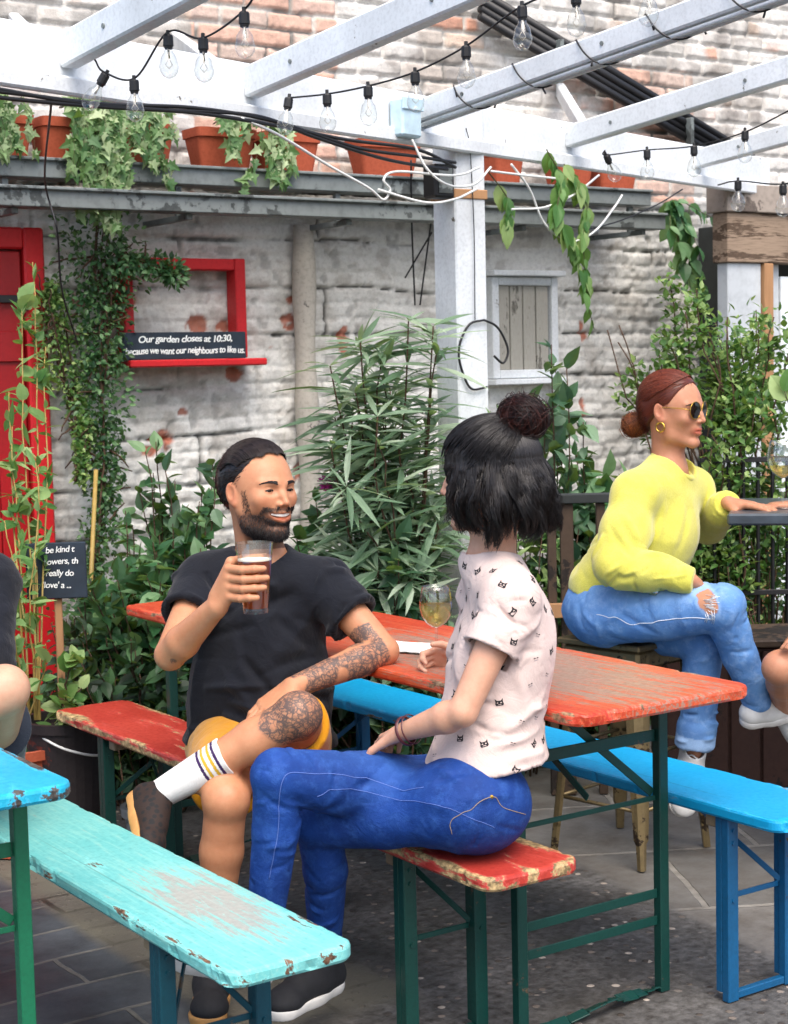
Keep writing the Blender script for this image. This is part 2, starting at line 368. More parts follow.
# ------------------------------------------------------------------ brick wall
WY = 6.4
def hsh(a, b, s=0):
    return _tab[((a.astype(np.int64)*73856093) ^ (b.astype(np.int64)*19349663) ^ (s*83492791)) & 4095]
def wall_mesh():
    xs = np.arange(1.2, 9.2, .0095); zs = np.concatenate([np.arange(-.05, 3.75, .0095), np.arange(3.75, 5.2, .03)])
    X, Z = np.meshgrid(xs, zs); x = X.ravel(); z = Z.ravel(); n = len(x); P = np.stack([x, np.zeros(n), z], 1)
    wob = fbm(P, 3, 4, 1)*.016
    low = z < 2.3
    d = np.zeros(n); c = np.zeros((n, 3))
    def bricks(rh, bl, mort, seed, zz, xx):
        r = np.floor(zz/rh); fz = zz/rh-r; off = (r % 2)*.5+hsh(r, r*0, seed)*.12
        u = xx/bl+off; k = np.floor(u); fx = u-k
        e = np.minimum(np.minimum(fz, 1-fz)*rh, np.minimum(fx, 1-fx)*bl)
        return r, k, e
    # lower: thickly painted, lumpy courses
    zz = z+wob*1.3+fbm(P, 1.1, 2, 9)*.03
    r, k, e = bricks(.205, 1.35, .02, 3, zz, x+wob); _, _, e2 = bricks(.0683, .23, .01, 8, zz, x+wob*.6)
    lump = fbm(P, 7, 5, 2); fine = fbm(P, 40, 3, 4)
    crack = (1-sstep(.001, .008+.010*vnoise(P, 2.3, 7), e+.008*fine))*sstep(-.05, .2, fbm(P, 3.1, 3, 11)+.05)
    pit = sstep(.25, .45, fbm(P, 19, 3, 77)); dl = -.007*pit+.006*sstep(0, .02, e)+.008*sstep(0, .014, e2+.006*fine)+.016*lump+.006*fine-.014*crack+.003*(hsh(r, k, 5)-.5)
    flake = fbm(P, 5.2, 4, 21); fl = sstep(.46, .50, flake+.10*fine)
    for (px, py, rad) in ((196, 325, .045), (222, 326, .03), (160, 440, .05), (148, 451, .03), (287, 322, .035), (290, 300, .02), (306, 470, .06), (232, 374, .04), (182, 412, .02), (120, 300, .05)):
        q = atY(px, py, WY); dd = np.hypot((x-q[0])/1.3, z-q[2]); fl = np.maximum(fl, sstep(rad, rad*.8, dd+.25*rad*lump+.15*rad*fine*3))
    fl = fl*(z > .5)*sstep(-.5, -.1, fbm(P, 34, 3, 91)+.1)*.85
    grime = fbm(P*np.array([1, 1, .5]), 2.4, 5, 31)
    wcol = np.array(hx('#e4e3dc')[:3]); gcol = np.array(hx('#a09c92')[:3]); dk = np.array(hx('#2b2a26')[:3]); og = np.array(hx('#a4512f')[:3])
    t = sstep(-.05, .55, grime+.25*fbm(P, 12, 3, 3))[:, None]*.55
    cl = wcol*(1-t)+gcol*t
    lowg = sstep(.95, .25, z+.25*grime)[:, None]*.7; cl = cl*(1-lowg)+np.array(hx('#4a4a44')[:3])*lowg
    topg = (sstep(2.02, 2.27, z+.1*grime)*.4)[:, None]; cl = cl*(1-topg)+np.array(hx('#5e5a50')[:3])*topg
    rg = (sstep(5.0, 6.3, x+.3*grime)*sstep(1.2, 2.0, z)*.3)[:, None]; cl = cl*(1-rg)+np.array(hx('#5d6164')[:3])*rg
    cl = cl*(1-pit[:, None]*.3); sc_ = sstep(.1, .3, fbm(P*np.array([1, 1, 2.2]), 9, 4, 52))[:, None]*.35; cl = cl*(1-sc_)+np.array(hx('#8f8578')[:3])*sc_; cl = cl*(1-crack[:, None]*.85)+dk*crack[:, None]*.85
    oc = og*(.7+.6*hsh(np.floor(x/.11), np.floor(z/.07), 2))[:, None]
    cl = cl*(1-fl[:, None])+oc*fl[:, None]; dl = dl-.009*fl
    # upper: bare old brick with whitewash remains
    zz = z+wob*.5; r, k, e = bricks(.078, .235, .01, 5, zz, x+wob*.4)
    hb = hsh(r, k, 7); h2 = hsh(r, k, 9)
    du = .016*sstep(.004, .012, e+.005*fine)+.006*(hb-.5)+.006*lump+.004*fine
    pal = np.array([hx(q)[:3] for q in ('#b9b2a8', '#9d968d', '#c4ac98', '#938b82', '#c9c2b7', '#c88a6c', '#b0a59a', '#86807a')])
    cu = pal[np.clip((hb*8).astype(int), 0, 7)]*(.8+.4*h2)[:, None]
    q1 = atY(190, 40, WY)[0]; q2 = atY(335, 40, WY)[0]; q3 = atY(610, 40, WY)[0]; q4 = atY(690, 40, WY)[0]
    sal = ((x > q1) & (x < q2) | ((x > q3) & (x < q4) & (z < 2.98)))
    cs_ = np.array([hx(q)[:3] for q in ('#d3a68f', '#cfa088', '#dbb5a2', '#cbb0a0')])[np.clip((h2*4).astype(int), 0, 3)]
    cu = np.where(sal[:, None], cs_, cu)
    cu = cu*(.9+.25*fine)[:, None]*(1+.2*lump[:, None])
    mo = 1-sstep(.006, .010, e+.004*fine); cu = cu*(1-mo[:, None])+(np.array(hx('#c4c0b8')[:3])*(1-.75*sstep(.0, .25, fbm(P, 6, 3, 71)))[:, None])*mo[:, None]
    ww = (sstep(-.12, .10, fbm(P, 2.2, 5, 44)+.2*lump)*.8*(~sal)+.15)[:, None]; cu = cu*(1-ww)+np.array(hx('#d6d3cc')[:3])*ww
    sm = sstep(.3, .45, fbm(P, 3.1, 4, 61))[:, None]*.45; cu = cu*(1-sm)+np.array(hx('#4f4a45')[:3])*sm
    d = np.where(low, dl, du); c = np.where(low[:, None], cl, cu)
    V = np.stack([x, WY-d, z], 1); a, b = len(xs), len(zs)
    I = (np.arange(b-1)[:, None]*a+np.arange(a-1)).ravel(); Q = np.stack([I, I+1, I+a+1, I+a], 1)
    # give it a thickness: back sheet joined at the rim
    o = len(V); V = np.vstack([V, [[xs[0], WY+.3, zs[0]], [xs[-1], WY+.3, zs[0]], [xs[-1], WY+.3, zs[-1]], [xs[0], WY+.3, zs[-1]]]])
    c = np.vstack([c, np.tile(hx('#807a70')[:3], (4, 1))]); top = (b-1)*a
    Q2 = np.array([[o+1, o, o+3, o+2], [top, top+a-1, o+2, o+3], [0, top, o+3, o], [top+a-1, a-1, o+1, o+2]])
    m = NT('old_painted_brick'); n1 = m.noise(60, 5, .7); n2 = m.noise(14, 5, .65)
    cc = m.mix(m.math('MULTIPLY', m.ramp(n1, [(.45, 0.), (.8, 1.)]), .35), m.attr('col'), hx('#6a655c')[:3])
    m.set(cc, .85, m.bump(n1, .7, .006), spec=.25)
    w = mesh_np('brick_wall', V, [np.vstack([Q, Q2])], m.m, attrs={'col': np.clip(c, .01, 1)})
    tag(w, 'old garden wall of patchy white painted masonry below and bare brown and orange brick above', 'wall')
wall_mesh()

# ------------------------------------------------------------------ pergola
PG = thing('pergola', 'white painted timber pergola with sloping rafters and one square post', 'pergola', (3.70, 4.98, 0))
BP = np.array([3.70, 4.98]); BD = np.array([.955, .296]); BN = np.array([-.296, .955])
def beam_s(px):                       # distance along the beam seen at a picture column
    r = ray(px, 300); A = np.array([[BD[0], -r[0]], [BD[1], -r[1]]]); return np.linalg.solve(A, -BP)[0]
def bpt(s, off=0, z=0): q = BP+BD*s+BN*off; return np.array([q[0], q[1], z])
def timber(p, q, w, t, name, side=(0, 0, 1), mat='white'):
    m = MB(); m.bar(p, q, w, t, side, .006); return m.build(name, M[mat], PG)
s0, s1_ = -3.2, beam_s(765)
timber(bpt(s0, .0, 2.36), bpt(s1_, .0, 2.36), .17, .06, 'beam')
timber(bpt(s0, -.045, 2.288), bpt(s1_-.05, -.045, 2.288), .05, .03, 'beam_lip')
pc_ = at(457, 300, 6.12)[:2]
m = MB(); m.box((pc_[0], pc_[1], 0), (pc_[0]+.14, pc_[1]+.14, 2.44), .006); m.build('post', M['white'], PG)
m = MB(); m.box((pc_[0]-.006, pc_[1]-.006, 2.10), (pc_[0]+.146, pc_[1]+.146, 2.135), .003); m.build('wooden_band', M['wood_raw'], PG)
RD = np.array([.092, -.99, .1]); RD /= np.linalg.norm(RD); raf = []
for i, (px, w) in enumerate(((70, .095), (250, .095), (418, .075), (565, .085), (693, .08))):
    p = bpt(beam_s(px), -.03, 2.385); q = p+RD*5.2; raf.append((p, q)); p2 = p-RD*.001
    timber(p2, q, w, .055, 'rafter')
    if px == 418:
        for o in (-.016, .016): m = MB(); m.tube([p+np.array([o, 0, -.052]), q+np.array([o, 0, -.052])], .008, 8); m.build('conduit', M['white'], PG, smooth=True)
for (a_, b_) in (((50, 52), (14, 22)), ((235, 82), (176, 40)), ((600, 150), (560, 90))):
    p = bpt(beam_s(a_[0]), .05, 2.42); q = atY(b_[0], b_[1], WY-.03); timber(p, q, .07, .04, 'brace')

# ------------------------------------------------------------------ gutter shelf and terracotta troughs
SH = thing('plant_shelf', 'long weathered zinc gutter rails fixed to the wall carrying the terracotta planters', 'shelf', (3.5, 6.1, 0))
xe = atY(658, 200, 6.0)[0]
for (z, y, nm) in ((2.275, 6.06, 'rail'), (2.155, 5.96, 'rail')):
    m = MB(); m.box((2.0, y-.012, z-.035), (xe, y+.0, z+.035), .004); m.box((2.0, y, z-.035), (xe, y+.1, z-.025), .002)
    m.box((2.0, y-.03, z+.028), (xe, y-.0125, z+.04), .003); m.build(nm, M['zinc'], SH)
for px in (10, 185, 345, 520, 640):
    x = atY(px, 190, 6.0)[0]; m = MB(); m.box((x, 5.99, 2.095), (x+.025, 6.39, 2.118), .002); m.box((x, 6.075, 2.118), (x+.025, 6.1, 2.235), .002)
    m.build('bracket', M['zinc'], SH)
m = MB(); m.box((2.0, 6.062, 2.30), (xe, 6.36, 2.312), .003); m.build('shelf_board', M['wood_dark'], SH)
def trough(x0, x1, label, h=.17, mat='terracotta'):
    t = thing('planter', label, 'planter', ((x0+x1)/2, 6.2, 2.313), 'terracotta planters on the zinc shelf')
    cx_ = (x0+x1)/2; hw = (x1-x0)/2-.01; m = MB()
    prof = [(0, .80, .05), (h*.78, .96, .075), (h*.79, 1.0, .085), (h, 1.02, .09), (h, .95, .075), (h*.8, .93, .07)]
    seg = 28; Vs = []
    for (z, kx, ky) in prof:
        th = np.arange(seg)*2*math.pi/seg; c, s = np.cos(th), np.sin(th); e = .28
        Vs.append(np.stack([cx_+hw*kx*np.sign(c)*abs(c)**e, 6.2+ky*np.sign(s)*abs(s)**e, np.full(seg, 2.313+z)], 1))
    Q = [(i*seg+j, i*seg+(j+1) % seg, (i+1)*seg+(j+1) % seg, (i+1)*seg+j) for i in range(len(prof)-1) for j in range(seg)]
    m.add(np.concatenate(Vs), Q); m.build('pot', M[mat], t, smooth=False)
    m = MB(); m.add(np.concatenate([Vs[-1]]), [], [(0, j, j+1) for j in range(1, seg-1)]); m.build('soil', M['soil'], t)
    return t
PX = [(-22, 40), (42, 80), (118, 181), (198, 262), (263, 326), (362, 426), (497, 530), (560, 600), (602, 645)]
LB = ['leftmost orange terracotta planter cut by the picture edge under trailing ivy', 'small terracotta planter just right of the leftmost one behind ivy', 'terracotta planter half hidden by the thickest ivy curtain',
      'clean long terracotta trough planter with a broad rim, left one of the touching pair', 'terracotta trough planter, right one of the touching pair left of the blue box', 'terracotta planter just left of the white post behind cables',
      'terracotta planter just right of the white post', 'terracotta planter behind the pale rafter, left of the last one', 'rightmost terracotta planter at the shelf end']
for (a_, b_), lb in zip(PX, LB): trough(atY(a_, 150, 6.11)[0], atY(b_, 150, 6.11)[0], lb)

# ------------------------------------------------------------------ red door
x1 = atY(44, 300, 6.34)[0]; x0 = x1-.92; zt = atY(30, 228, 6.34)[2]
D_ = thing('door', 'deep red wooden door in a red frame at the left edge of the white wall', 'door', ((x0+x1)/2, 6.36, 0))
m = MB()
m.box((x1-.085, 6.315, 0), (x1, 6.385, zt), .008); m.box((x0, 6.315, 0), (x0+.085, 6.385, zt), .008); m.box((x0+.0855, 6.315, zt-.085), (x1-.0855, 6.385, zt), .008)
m.build('frame', M['red_frame'], D_)
m = MB(); m.box((x0+.09, 6.345, .02), (x1-.09, 6.38, zt-.09), .003)
for i in range(6): xx = x0+.095+i*.122; m.box((xx, 6.333, .03), (xx+.117, 6.3445, zt-.095), .004)
m.box((x0+.1, 6.318, .3), (x1-.1, 6.332, .42), .004); m.box((x0+.1, 6.318, 1.55), (x1-.1, 6.332, 1.67), .004)
m.build('door_leaf', M['red_door'], D_)
m = MB(); m.box((x1-.2, 6.30, 1.78), (x1-.03, 6.3145, 1.81), .002); m.tube([(x1-.09, 6.305, 1.75), (x1-.09, 6.305, 1.84)], .011, 8); m.build('hinge', M['black_rubber'], D_)

# ------------------------------------------------------------------ red frame with ledge and chalkboard
def wxz(px, py, y=6.33): q = atY(px, py, y); return q[0], q[2]
fx0, fz1 = wxz(118, 257); fx1, _ = wxz(242, 300); _, fz0 = wxz(190, 360)
t = thing('window_frame', 'empty red painted window frame mounted on the white wall above a red ledge', 'window frame', ((fx0+fx1)/2, 6.35, fz0))
m = MB(); y0, y1 = 6.29, 6.375
m.box((fx0, y0, fz0+.005), (fx0+.045, y1, fz1), .005); m.box((fx1-.05, y0, fz0+.005), (fx1, y1, fz1), .005); m.box((fx0+.0455, y0+.004, fz1-.05), (fx1-.0505, y1, fz1-.002), .005)
m.build('frame', M['red_frame'], t)
lx1, _ = wxz(262, 363, 6.25); m = MB(); m.box((fx0-.02, 6.2, fz0-.028), (lx1-.0, 6.375, fz0+.002), .006); m.build('ledge', M['red_frame'], t)
def sign(name, label, cpos, wd, ht, rot, lines, size, tilt=0, group=None, sp=1.25, shear=.15, thick=.018, off=.0006):
    t = thing(name, label, 'sign', cpos, group); t.rotation_euler = (tilt, 0, rot)
    m = MB(); m.box((-wd/2, 0, 0), (wd/2, thick, ht), .003); m.build('board', M['chalkboard'], t, origin=(0, 0, 0))
    for i, (txt, dx) in enumerate(lines):
        cu = bpy.data.curves.new('lettering', 'FONT'); cu.body = txt; cu.size = size; cu.extrude = .0006; cu.shear = shear; cu.align_x = 'CENTER'; cu.space_character = .92; cu.offset = off
        o = bpy.data.objects.new('lettering_tmp', cu); COL.objects.link(o)
        bpy.context.view_layer.update(); me = bpy.data.meshes.new_from_object(o.evaluated_get(bpy.context.evaluated_depsgraph_get()))
        bpy.data.objects.remove(o); me.materials.clear(); me.materials.append(M['chalk'])
        co = np.zeros(len(me.vertices)*3, np.float32); me.vertices.foreach_get('co', co); co = co.reshape(-1, 3)
        w_ = co[:, 0].max()-co[:, 0].min(); k = (min(1.0, wd*.95/w_) if wd < .3 else wd*(.76 if i == 0 else .97)/w_) if dx is None else 1.0
        co[:, 0] *= k; wobx = np.sin(co[:, 0]*37+i)*size*.05; co[:, 1] += wobx
        out = np.stack([co[:, 0]+(dx or 0), -.0012-co[:, 2], co[:, 1]+ht-size*.9-i*size*sp-.006], 1)
        me.vertices.foreach_set('co', out.ravel()); l = bpy.data.objects.new('lettering', me); COL.objects.link(l); l.parent = t
    return t
q0 = atY(124, 356, 6.22); q1 = atY(247, 356, 6.22); zt_ = atY(185, 332, 6.22)[2]
sign('chalkboard_sign', 'narrow slate chalkboard with closing time in white handwriting on the red ledge', ((q0[0]+q1[0])/2, 6.225, fz0+.003), q1[0]-q0[0], zt_-fz0-.003, 0,
     [('Our garden closes at 10:30,', None), ('because we want our neighbours to like us.', None)], .038)
# small kind sign on a stake
sp_ = at(57, 590, 5.35)
t = sign('chalkboard_sign', 'small square slate sign on a wooden stake asking to be kind to the flowers', (sp_[0], sp_[1], at(57, 599, 5.35)[2]), .19, .18, -YAW*.8,
         [('..., be kind t', .0), ('flowers, th', .015), ('really do', .01), ("'love' a ...", .0)], .028, sp=1.35, off=.0002)
m = MB(); m.box((-.012, .02, -t.location[2]), (.012, .04, .05), .003); m.build('stake', M['wood_raw'], t, origin=(0, 0, 0))

# ------------------------------------------------------------------ small white window and conduit on the wall
wx0, wz1 = wxz(487, 277, 6.36); wx1, _ = wxz(553, 300, 6.36); _, wz0 = wxz(520, 378, 6.36)
t = thing('window', 'small white framed window with dusty boarded panes behind the post', 'window', ((wx0+wx1)/2, 6.37, wz0))
m = MB(); b = .04
m.box((wx0, 6.32, wz0), (wx0+b, 6.375, wz1), .004); m.box((wx1-b, 6.32, wz0), (wx1, 6.375, wz1), .004); m.box((wx0+b+.0005, 6.323, wz1-b), (wx1-b-.0005, 6.375, wz1), .004); m.box((wx0+b+.0005, 6.323, wz0), (wx1-b-.0005, 6.375, wz0+b), .004)
m.build('frame', M['white'], t)
m = MB(); m.box((wx0-.02, 6.28, wz1+.003), (wx1+.02, 6.378, wz1+.03), .004); m.box((wx0-.02, 6.28, wz0-.03), (wx1+.02, 6.378, wz0-.003), .004); m.build('sill', M['white'], t)
m = MB(); n = 4
for i in range(n):
    a_ = wx0+b+.002+(wx1-wx0-2*b-.004)*i/n; w_ = (wx1-wx0-2*b-.004)/n; m.box((a_, 6.34, wz0+b), (a_+w_-.006, 6.36, wz1-b), .003)
m.build('pane', M['pane_old'], t)
cx0 = atY(293, 300, 6.34)[0]; cx1 = atY(316, 300, 6.34)[0]
t = thing('downpipe', 'plaster coated vertical downpipe on the white wall beside the bushes', 'pipe', (cx0, 6.33, 0))
m = MB(); zz = np.linspace(0, 2.12, 40); m.tube(np.stack([(cx0+cx1)/2+.006*np.sin(zz*3.1), np.full(40, 6.335), zz], 1), (cx1-cx0)*.42*(1+.1*np.sin(zz*11)), 16)
m.build('pipe', paint('plastered_pipe', '#b5afa3', '#86807a', wear=.35, scale=7, rough=.9, dirt=.4, bumpk=.6), t, smooth=True)
# black pipes crossing the upper wall
t = thing('wall_pipes', 'bundle of black pipes running diagonally down across the bare brick', 'pipe', tuple(atY(490, 5, 6.3)))
for k in range(4):
    p = atY(480, -8+k*8, 6.31-.01*(k % 2)); q = atY(752, 156+k*7, 6.31-.01*(k % 2)); m = MB(); m.tube([p, q], .021, 10); m.build('pipe', M['black_rubber'], t, smooth=True)
for (px, py) in ((560, 58), (690, 135)):
    m = MB(); p = atY(px, py, 6.27); m.obox(p, (.012, 0, .0), (0, .02, 0), (.0, 0, .085)); m.build('clip', M['zinc'], t)

# ------------------------------------------------------------------ cabin at the right
cy_ = 5.62; cx_ = atY(728, 300, cy_)[0]; fz_t = atY(730, 212, cy_)[2]; fz_b = atY(730, 262, cy_)[2]
t = thing('garden_cabin', 'pale grey panelled garden cabin with raw timber fascia at the right edge', 'cabin', (cx_, cy_, 0))
m = MB(); m.box((cx_, cy_, fz_b), (cx_+2.6, cy_+.1, fz_t), .004); m.build('fascia', M['wood_fascia'], t)
m = MB(); m.box((cx_-.02, cy_-.02, fz_t+.002), (cx_+2.7, cy_+.12, fz_t+.13), .004); m.build('roof', M['roof_grey'], t)
xa = atY(765, 330, cy_)[0]; xb = atY(774, 330, cy_)[0]
m = MB(); m.box((cx_+.02, cy_+.02, 0), (xa-.003, cy_+.09, fz_b-.002), .004); m.build('panel', M['grey_panel'], t)
m = MB(); m.box((xa, cy_+.0, 0), (xb, cy_+.09, fz_b-.002), .003); m.build('door_post', M['wood_raw'], t)
m = MB(); m.box((xb+.003, cy_+.06, .05), (xb+.1, cy_+.09, fz_b-.002), .003); m.build('panel', M['grey_panel'], t)
m = MB(); m.box((xb+.103, cy_+.05, .05), (xb+1.0, cy_+.09, fz_b-.06), .003); m.box((xb+.16, cy_+.042, 1.0), (xb+.94, cy_+.0495, fz_b-.15), .002); m.build('door', M['white_panel'], t)
m = MB(); m.box((cx_+.55, cy_+.12, 0), (cx_+.59, 6.37, fz_t-.0), .003); m.box((xb+1.0, cy_+.1, 0), (cx_+2.6, 6.3, fz_t), .003); m.build('gap_shade_boards', M['dark_void'], t)  # first dark sheet stands in for the shade in the gap beside the wall
# opposite side of the yard, behind the camera: plain rendered wall far off
# ------------------------------------------------------------------ boxes, cables
p = bpt(beam_s(395), -.065, 2.345)
t = thing('junction_box', 'pale blue plastic junction box on the white beam', 'junction box', p)
m = MB(); m.obox(p, BD.tolist()+[0] if False else (BD[0]*.055, BD[1]*.055, 0), (BN[0]*.03, BN[1]*.03, 0), (0, 0, .065), .008); m.build('case', M['box_blue'], t)
m = MB(); m.obox(p-np.array([BN[0]*.033, BN[1]*.033, 0])+np.array([0, 0, .045]), (BD[0]*.058, BD[1]*.058, 0), (BN[0]*.004, BN[1]*.004, 0), (0, 0, .02), .003); m.build('lid', M['box_blue'], t)
p = np.array([pc_[0]-.05, pc_[1]+.03, 2.16])
t = thing('junction_box', 'dark grey junction box fixed to the left side of the post', 'junction box', p)
m = MB(); m.obox(p, (.045, 0, 0), (0, .04, 0), (0, 0, .06), .008); m.build('case', M['black_rubber'], t)
m = MB(); m.obox(p+np.array([0, -.043, 0]), (.03, 0, 0), (0, .003, 0), (0, 0, .045), .002); m.build('lid', M['zinc'], t)
def cable(name, label, paths, r, mat, cat='cable', group=None):
    t = None
    for P in paths:
        m = MB(); m.tube(spline(P, 14*len(P)), r, 6)
        if len(paths) == 1:
            return tag(m.build(name, M[mat], None, smooth=True), label, cat, group)
        if t is None: t = thing(name, label, cat, P[0], group)
        m.build('strand', M[mat], t, smooth=True)
    return t
bl = lambda px, py, o=-.09: (lambda s: bpt(s, o, 0)+np.array([0, 0, CAM_H+(ray(px, py)[2])*np.linalg.norm(bpt(s, o, 0)[:2])/np.linalg.norm(ray(px, py)[:2])]))(beam_s(px))
cable('cable_bundle', 'thick black cables slung under the left half of the white beam', [[bl(-30, 90), bl(0, 93), bl(90, 104), bl(180, 108), bl(260, 122), bl(340, 148), bl(400, 157), bl(438, 163)],
      [bl(-30, 94), bl(0, 99), bl(90, 107), bl(180, 113), bl(260, 126), bl(330, 140), bl(400, 150), bl(438, 168)], [bl(-30, 86), bl(60, 102), bl(150, 110), bl(240, 116), bl(300, 138), bl(370, 160), bl(430, 170)]], .006, 'black_rubber')
cable('cable', 'loose white cable sagging in loops from the beam to the post', [[bl(225, 118), bl(262, 135), bl(310, 165), bl(350, 188), bl(365, 200), bl(372, 190), bl(366, 180), bl(380, 172), bl(430, 176, -.12), bl(455, 168, -.12)],
      [bl(395, 140), bl(403, 170, -.12), bl(420, 186, -.14), bl(445, 185, -.14), bl(462, 168, -.14)], [bl(360, 190), bl(400, 203, -.12), bl(425, 200, -.14), bl(447, 190, -.14)]], .0045, 'white_cable')
cable('cable', 'white cable hanging in a deep loop right of the post', [[bl(487, 165, -.12), bl(505, 190, -.12), bl(520, 225, -.12), bl(545, 242, -.12), bl(570, 232, -.12), bl(590, 208, -.12), bl(598, 196, -.12)],
      [bl(487, 210, -.12), bl(520, 208, -.12), bl(550, 195, -.12), bl(575, 176, -.12)], [bl(462, 172, -.14), bl(500, 176, -.12), bl(540, 180, -.12)]], .0045, 'white_cable')
cable('cable', 'thin black cable drooping from the pot shelf toward the rafters at right', [[bl(560, 232), bl(600, 222), bl(640, 205), bl(665, 190)]], .003, 'black_rubber')
pp = lambda px, py: at(px, py, 6.0)
def onpost(px, py): r = ray(px, py); return CAMP+r*((pc_[1]-.012)/r[1])
cable('wire_loop', 'angular loop of black cable pinned to the front of the white post', [[onpost(484, 320), onpost(470, 324), onpost(461, 340), onpost(459, 357), onpost(464, 376), onpost(472, 389), onpost(487, 387)],
      [onpost(484, 320), onpost(496, 326), onpost(504, 338), onpost(508, 352), onpost(503, 363), onpost(494, 356)]], .0045, 'black_rubber')
cable('cable', 'thin grey wire running straight down the front of the post', [[onpost(466, 128), onpost(470, 150), onpost(474, 230), onpost(475, 320)]], .002, 'black_rubber')
# wires hanging down the wall left of the post and over the ivy
cable('cable', 'thin black wires hanging in front of the wall just left of the post', [[atY(411, 160, 6.0), atY(412, 230, 6.1), atY(415, 305, 6.2)], [atY(436, 190, 6.0), atY(430, 230, 6.1), atY(420, 305, 6.2)], [atY(432, 232, 6.2), atY(405, 278, 6.3)]], .004, 'black_rubber')
cable('cable', 'thin black wire hanging from the beam down through the ivy', [[bl(38, 100), atY(45, 180, 5.6), atY(57, 230, 5.7), atY(62, 290, 5.8), atY(78, 345, 5.9)]], .0035, 'black_rubber')
# black fairy-light cable wrapped round the third rafter
p, q = raf[2]; th = np.linspace(0, 13*2*math.pi, 420); tt = np.linspace(.02, .75, 420)[:, None]
hel = p+(q-p)*tt+np.stack([np.cos(th)*.04, 0*th, np.sin(th)*.055-.008], 1)
m = MB(); m.tube(hel, .003, 5)
for k in range(0, 420, 14): m.tube([hel[k], hel[k]+np.array([.012*math.cos(k), -.004, -.02])], .0035, 5)
tag(m.build('fairy_light_cable', M['black_rubber'], None, smooth=True), 'dark fairy light cable wound round the piped rafter', 'cable')

# ------------------------------------------------------------------ festoon lights
def festoon(label, cab, bulbs, rb=.025):
    t = thing('string_light', label, 'string light', cab[0], 'festoon strings along the rafters')
    m = MB(); m.tube(spline(cab, 60), .0028, 6); m.build('cord', M['black_rubber'], t, smooth=True)
    for (b, ax) in bulbs:
        ax = unit(ax); s = MB(); s.lathe(b, [(.0, 0), (.011, 0), (.013, -.004), (.0135, -.028), (.011, -.03), (.010, -.036)], 12, ax)
        s.tube([b-ax*.002, b+ax*.012], .005, 6)
        so_ = s.build('socket', M['black_rubber'], t, smooth=False)
        g_ = MB(); g_.lathe(b, [(.010, -.036), (.012, -.044), (.020, -.056), (rb-.003, -.068), (rb, -.080), (rb-.002, -.092), (rb-.009, -.103), (rb-.019, -.1085), (.0005, -.110)], 16, ax)
        gb = g_.build('bulb', M['bulb_glass'], t, smooth=True)
        f = MB(); f.tube([b-ax*.036, b-ax*.06], .0035, 5)
        e = unit(np.cross(ax, (.3, .8, .1)))
        f.tube([b-ax*.06, b-ax*.075+e*.009, b-ax*.085, b-ax*.075-e*.009, b-ax*.06], .0009, 4); f.build('filament', M['filament'], gb, smooth=True)
U = (0, 0, 1)
def B(px, py, D, ax=U): return at(px, py, D), ax
festoon('black cord with clear round bulbs at the top left between the first two rafters', [at(95, 60, 4.55), at(104, 72, 4.5), at(135, 78, 4.45), at(168, 32, 4.3), at(203, 38, 4.2), at(246, 8, 4.0), at(262, -25, 3.9)],
        [B(106, 74, 4.5, (.5, -.4, 1)), B(134, 80, 4.45), B(168, 35, 4.3), B(203, 38, 4.2), B(244, 12, 4.0)])
festoon('longest black cord with clear round bulbs from the beam up past the middle rafters', [at(288, 98, 4.9), at(327, 94, 4.8), at(368, 86, 4.7), at(415, 72, 4.6), at(466, 46, 4.4), at(522, 6, 4.2), at(575, -12, 4.1), at(650, -22, 4.0), at(700, -40, 3.9)],
        [B(289, 98, 4.9, (.2, 0, 1)), B(327, 94, 4.8), B(368, 86, 4.7), B(415, 72, 4.6), B(466, 46, 4.4), B(522, 6, 4.2), B(576, -8, 4.15), B(648, -20, 4.0)])
festoon('black cord with small clear bulbs at the right below the last two rafters', [at(605, 150, 6.2), at(606, 155, 6.2), at(647, 150, 6.1), at(694, 146, 6.0), at(745, 132, 5.8), at(790, 110, 5.6), at(820, 95, 5.5)],
        [B(606, 155, 6.2, (-.6, 0, 1)), B(647, 150, 6.1), B(694, 146, 6.0), B(745, 131, 5.8)], .026)
festoon('short black cord with two clear bulbs in front of the timber fascia', [at(718, 185, 6.2), at(738, 181, 6.0), at(783, 184, 5.8), at(830, 172, 5.6)], [B(738, 181, 6.0), B(783, 185, 5.8)], .026)

for i, (p, q) in enumerate(raf):
    d = (q-p)/np.linalg.norm(q-p); sd_ = unit(np.cross(d, UP))
    for u in (.25, .9, 1.7, 2.6):
        for sg in (-1, 1): m = MB(); c_ = p+d*u+sd_*sg*.0275; m.tube([c_, c_+sd_*sg*.004], .007, 8); m.build('screw', M['zinc'], PG, smooth=False)
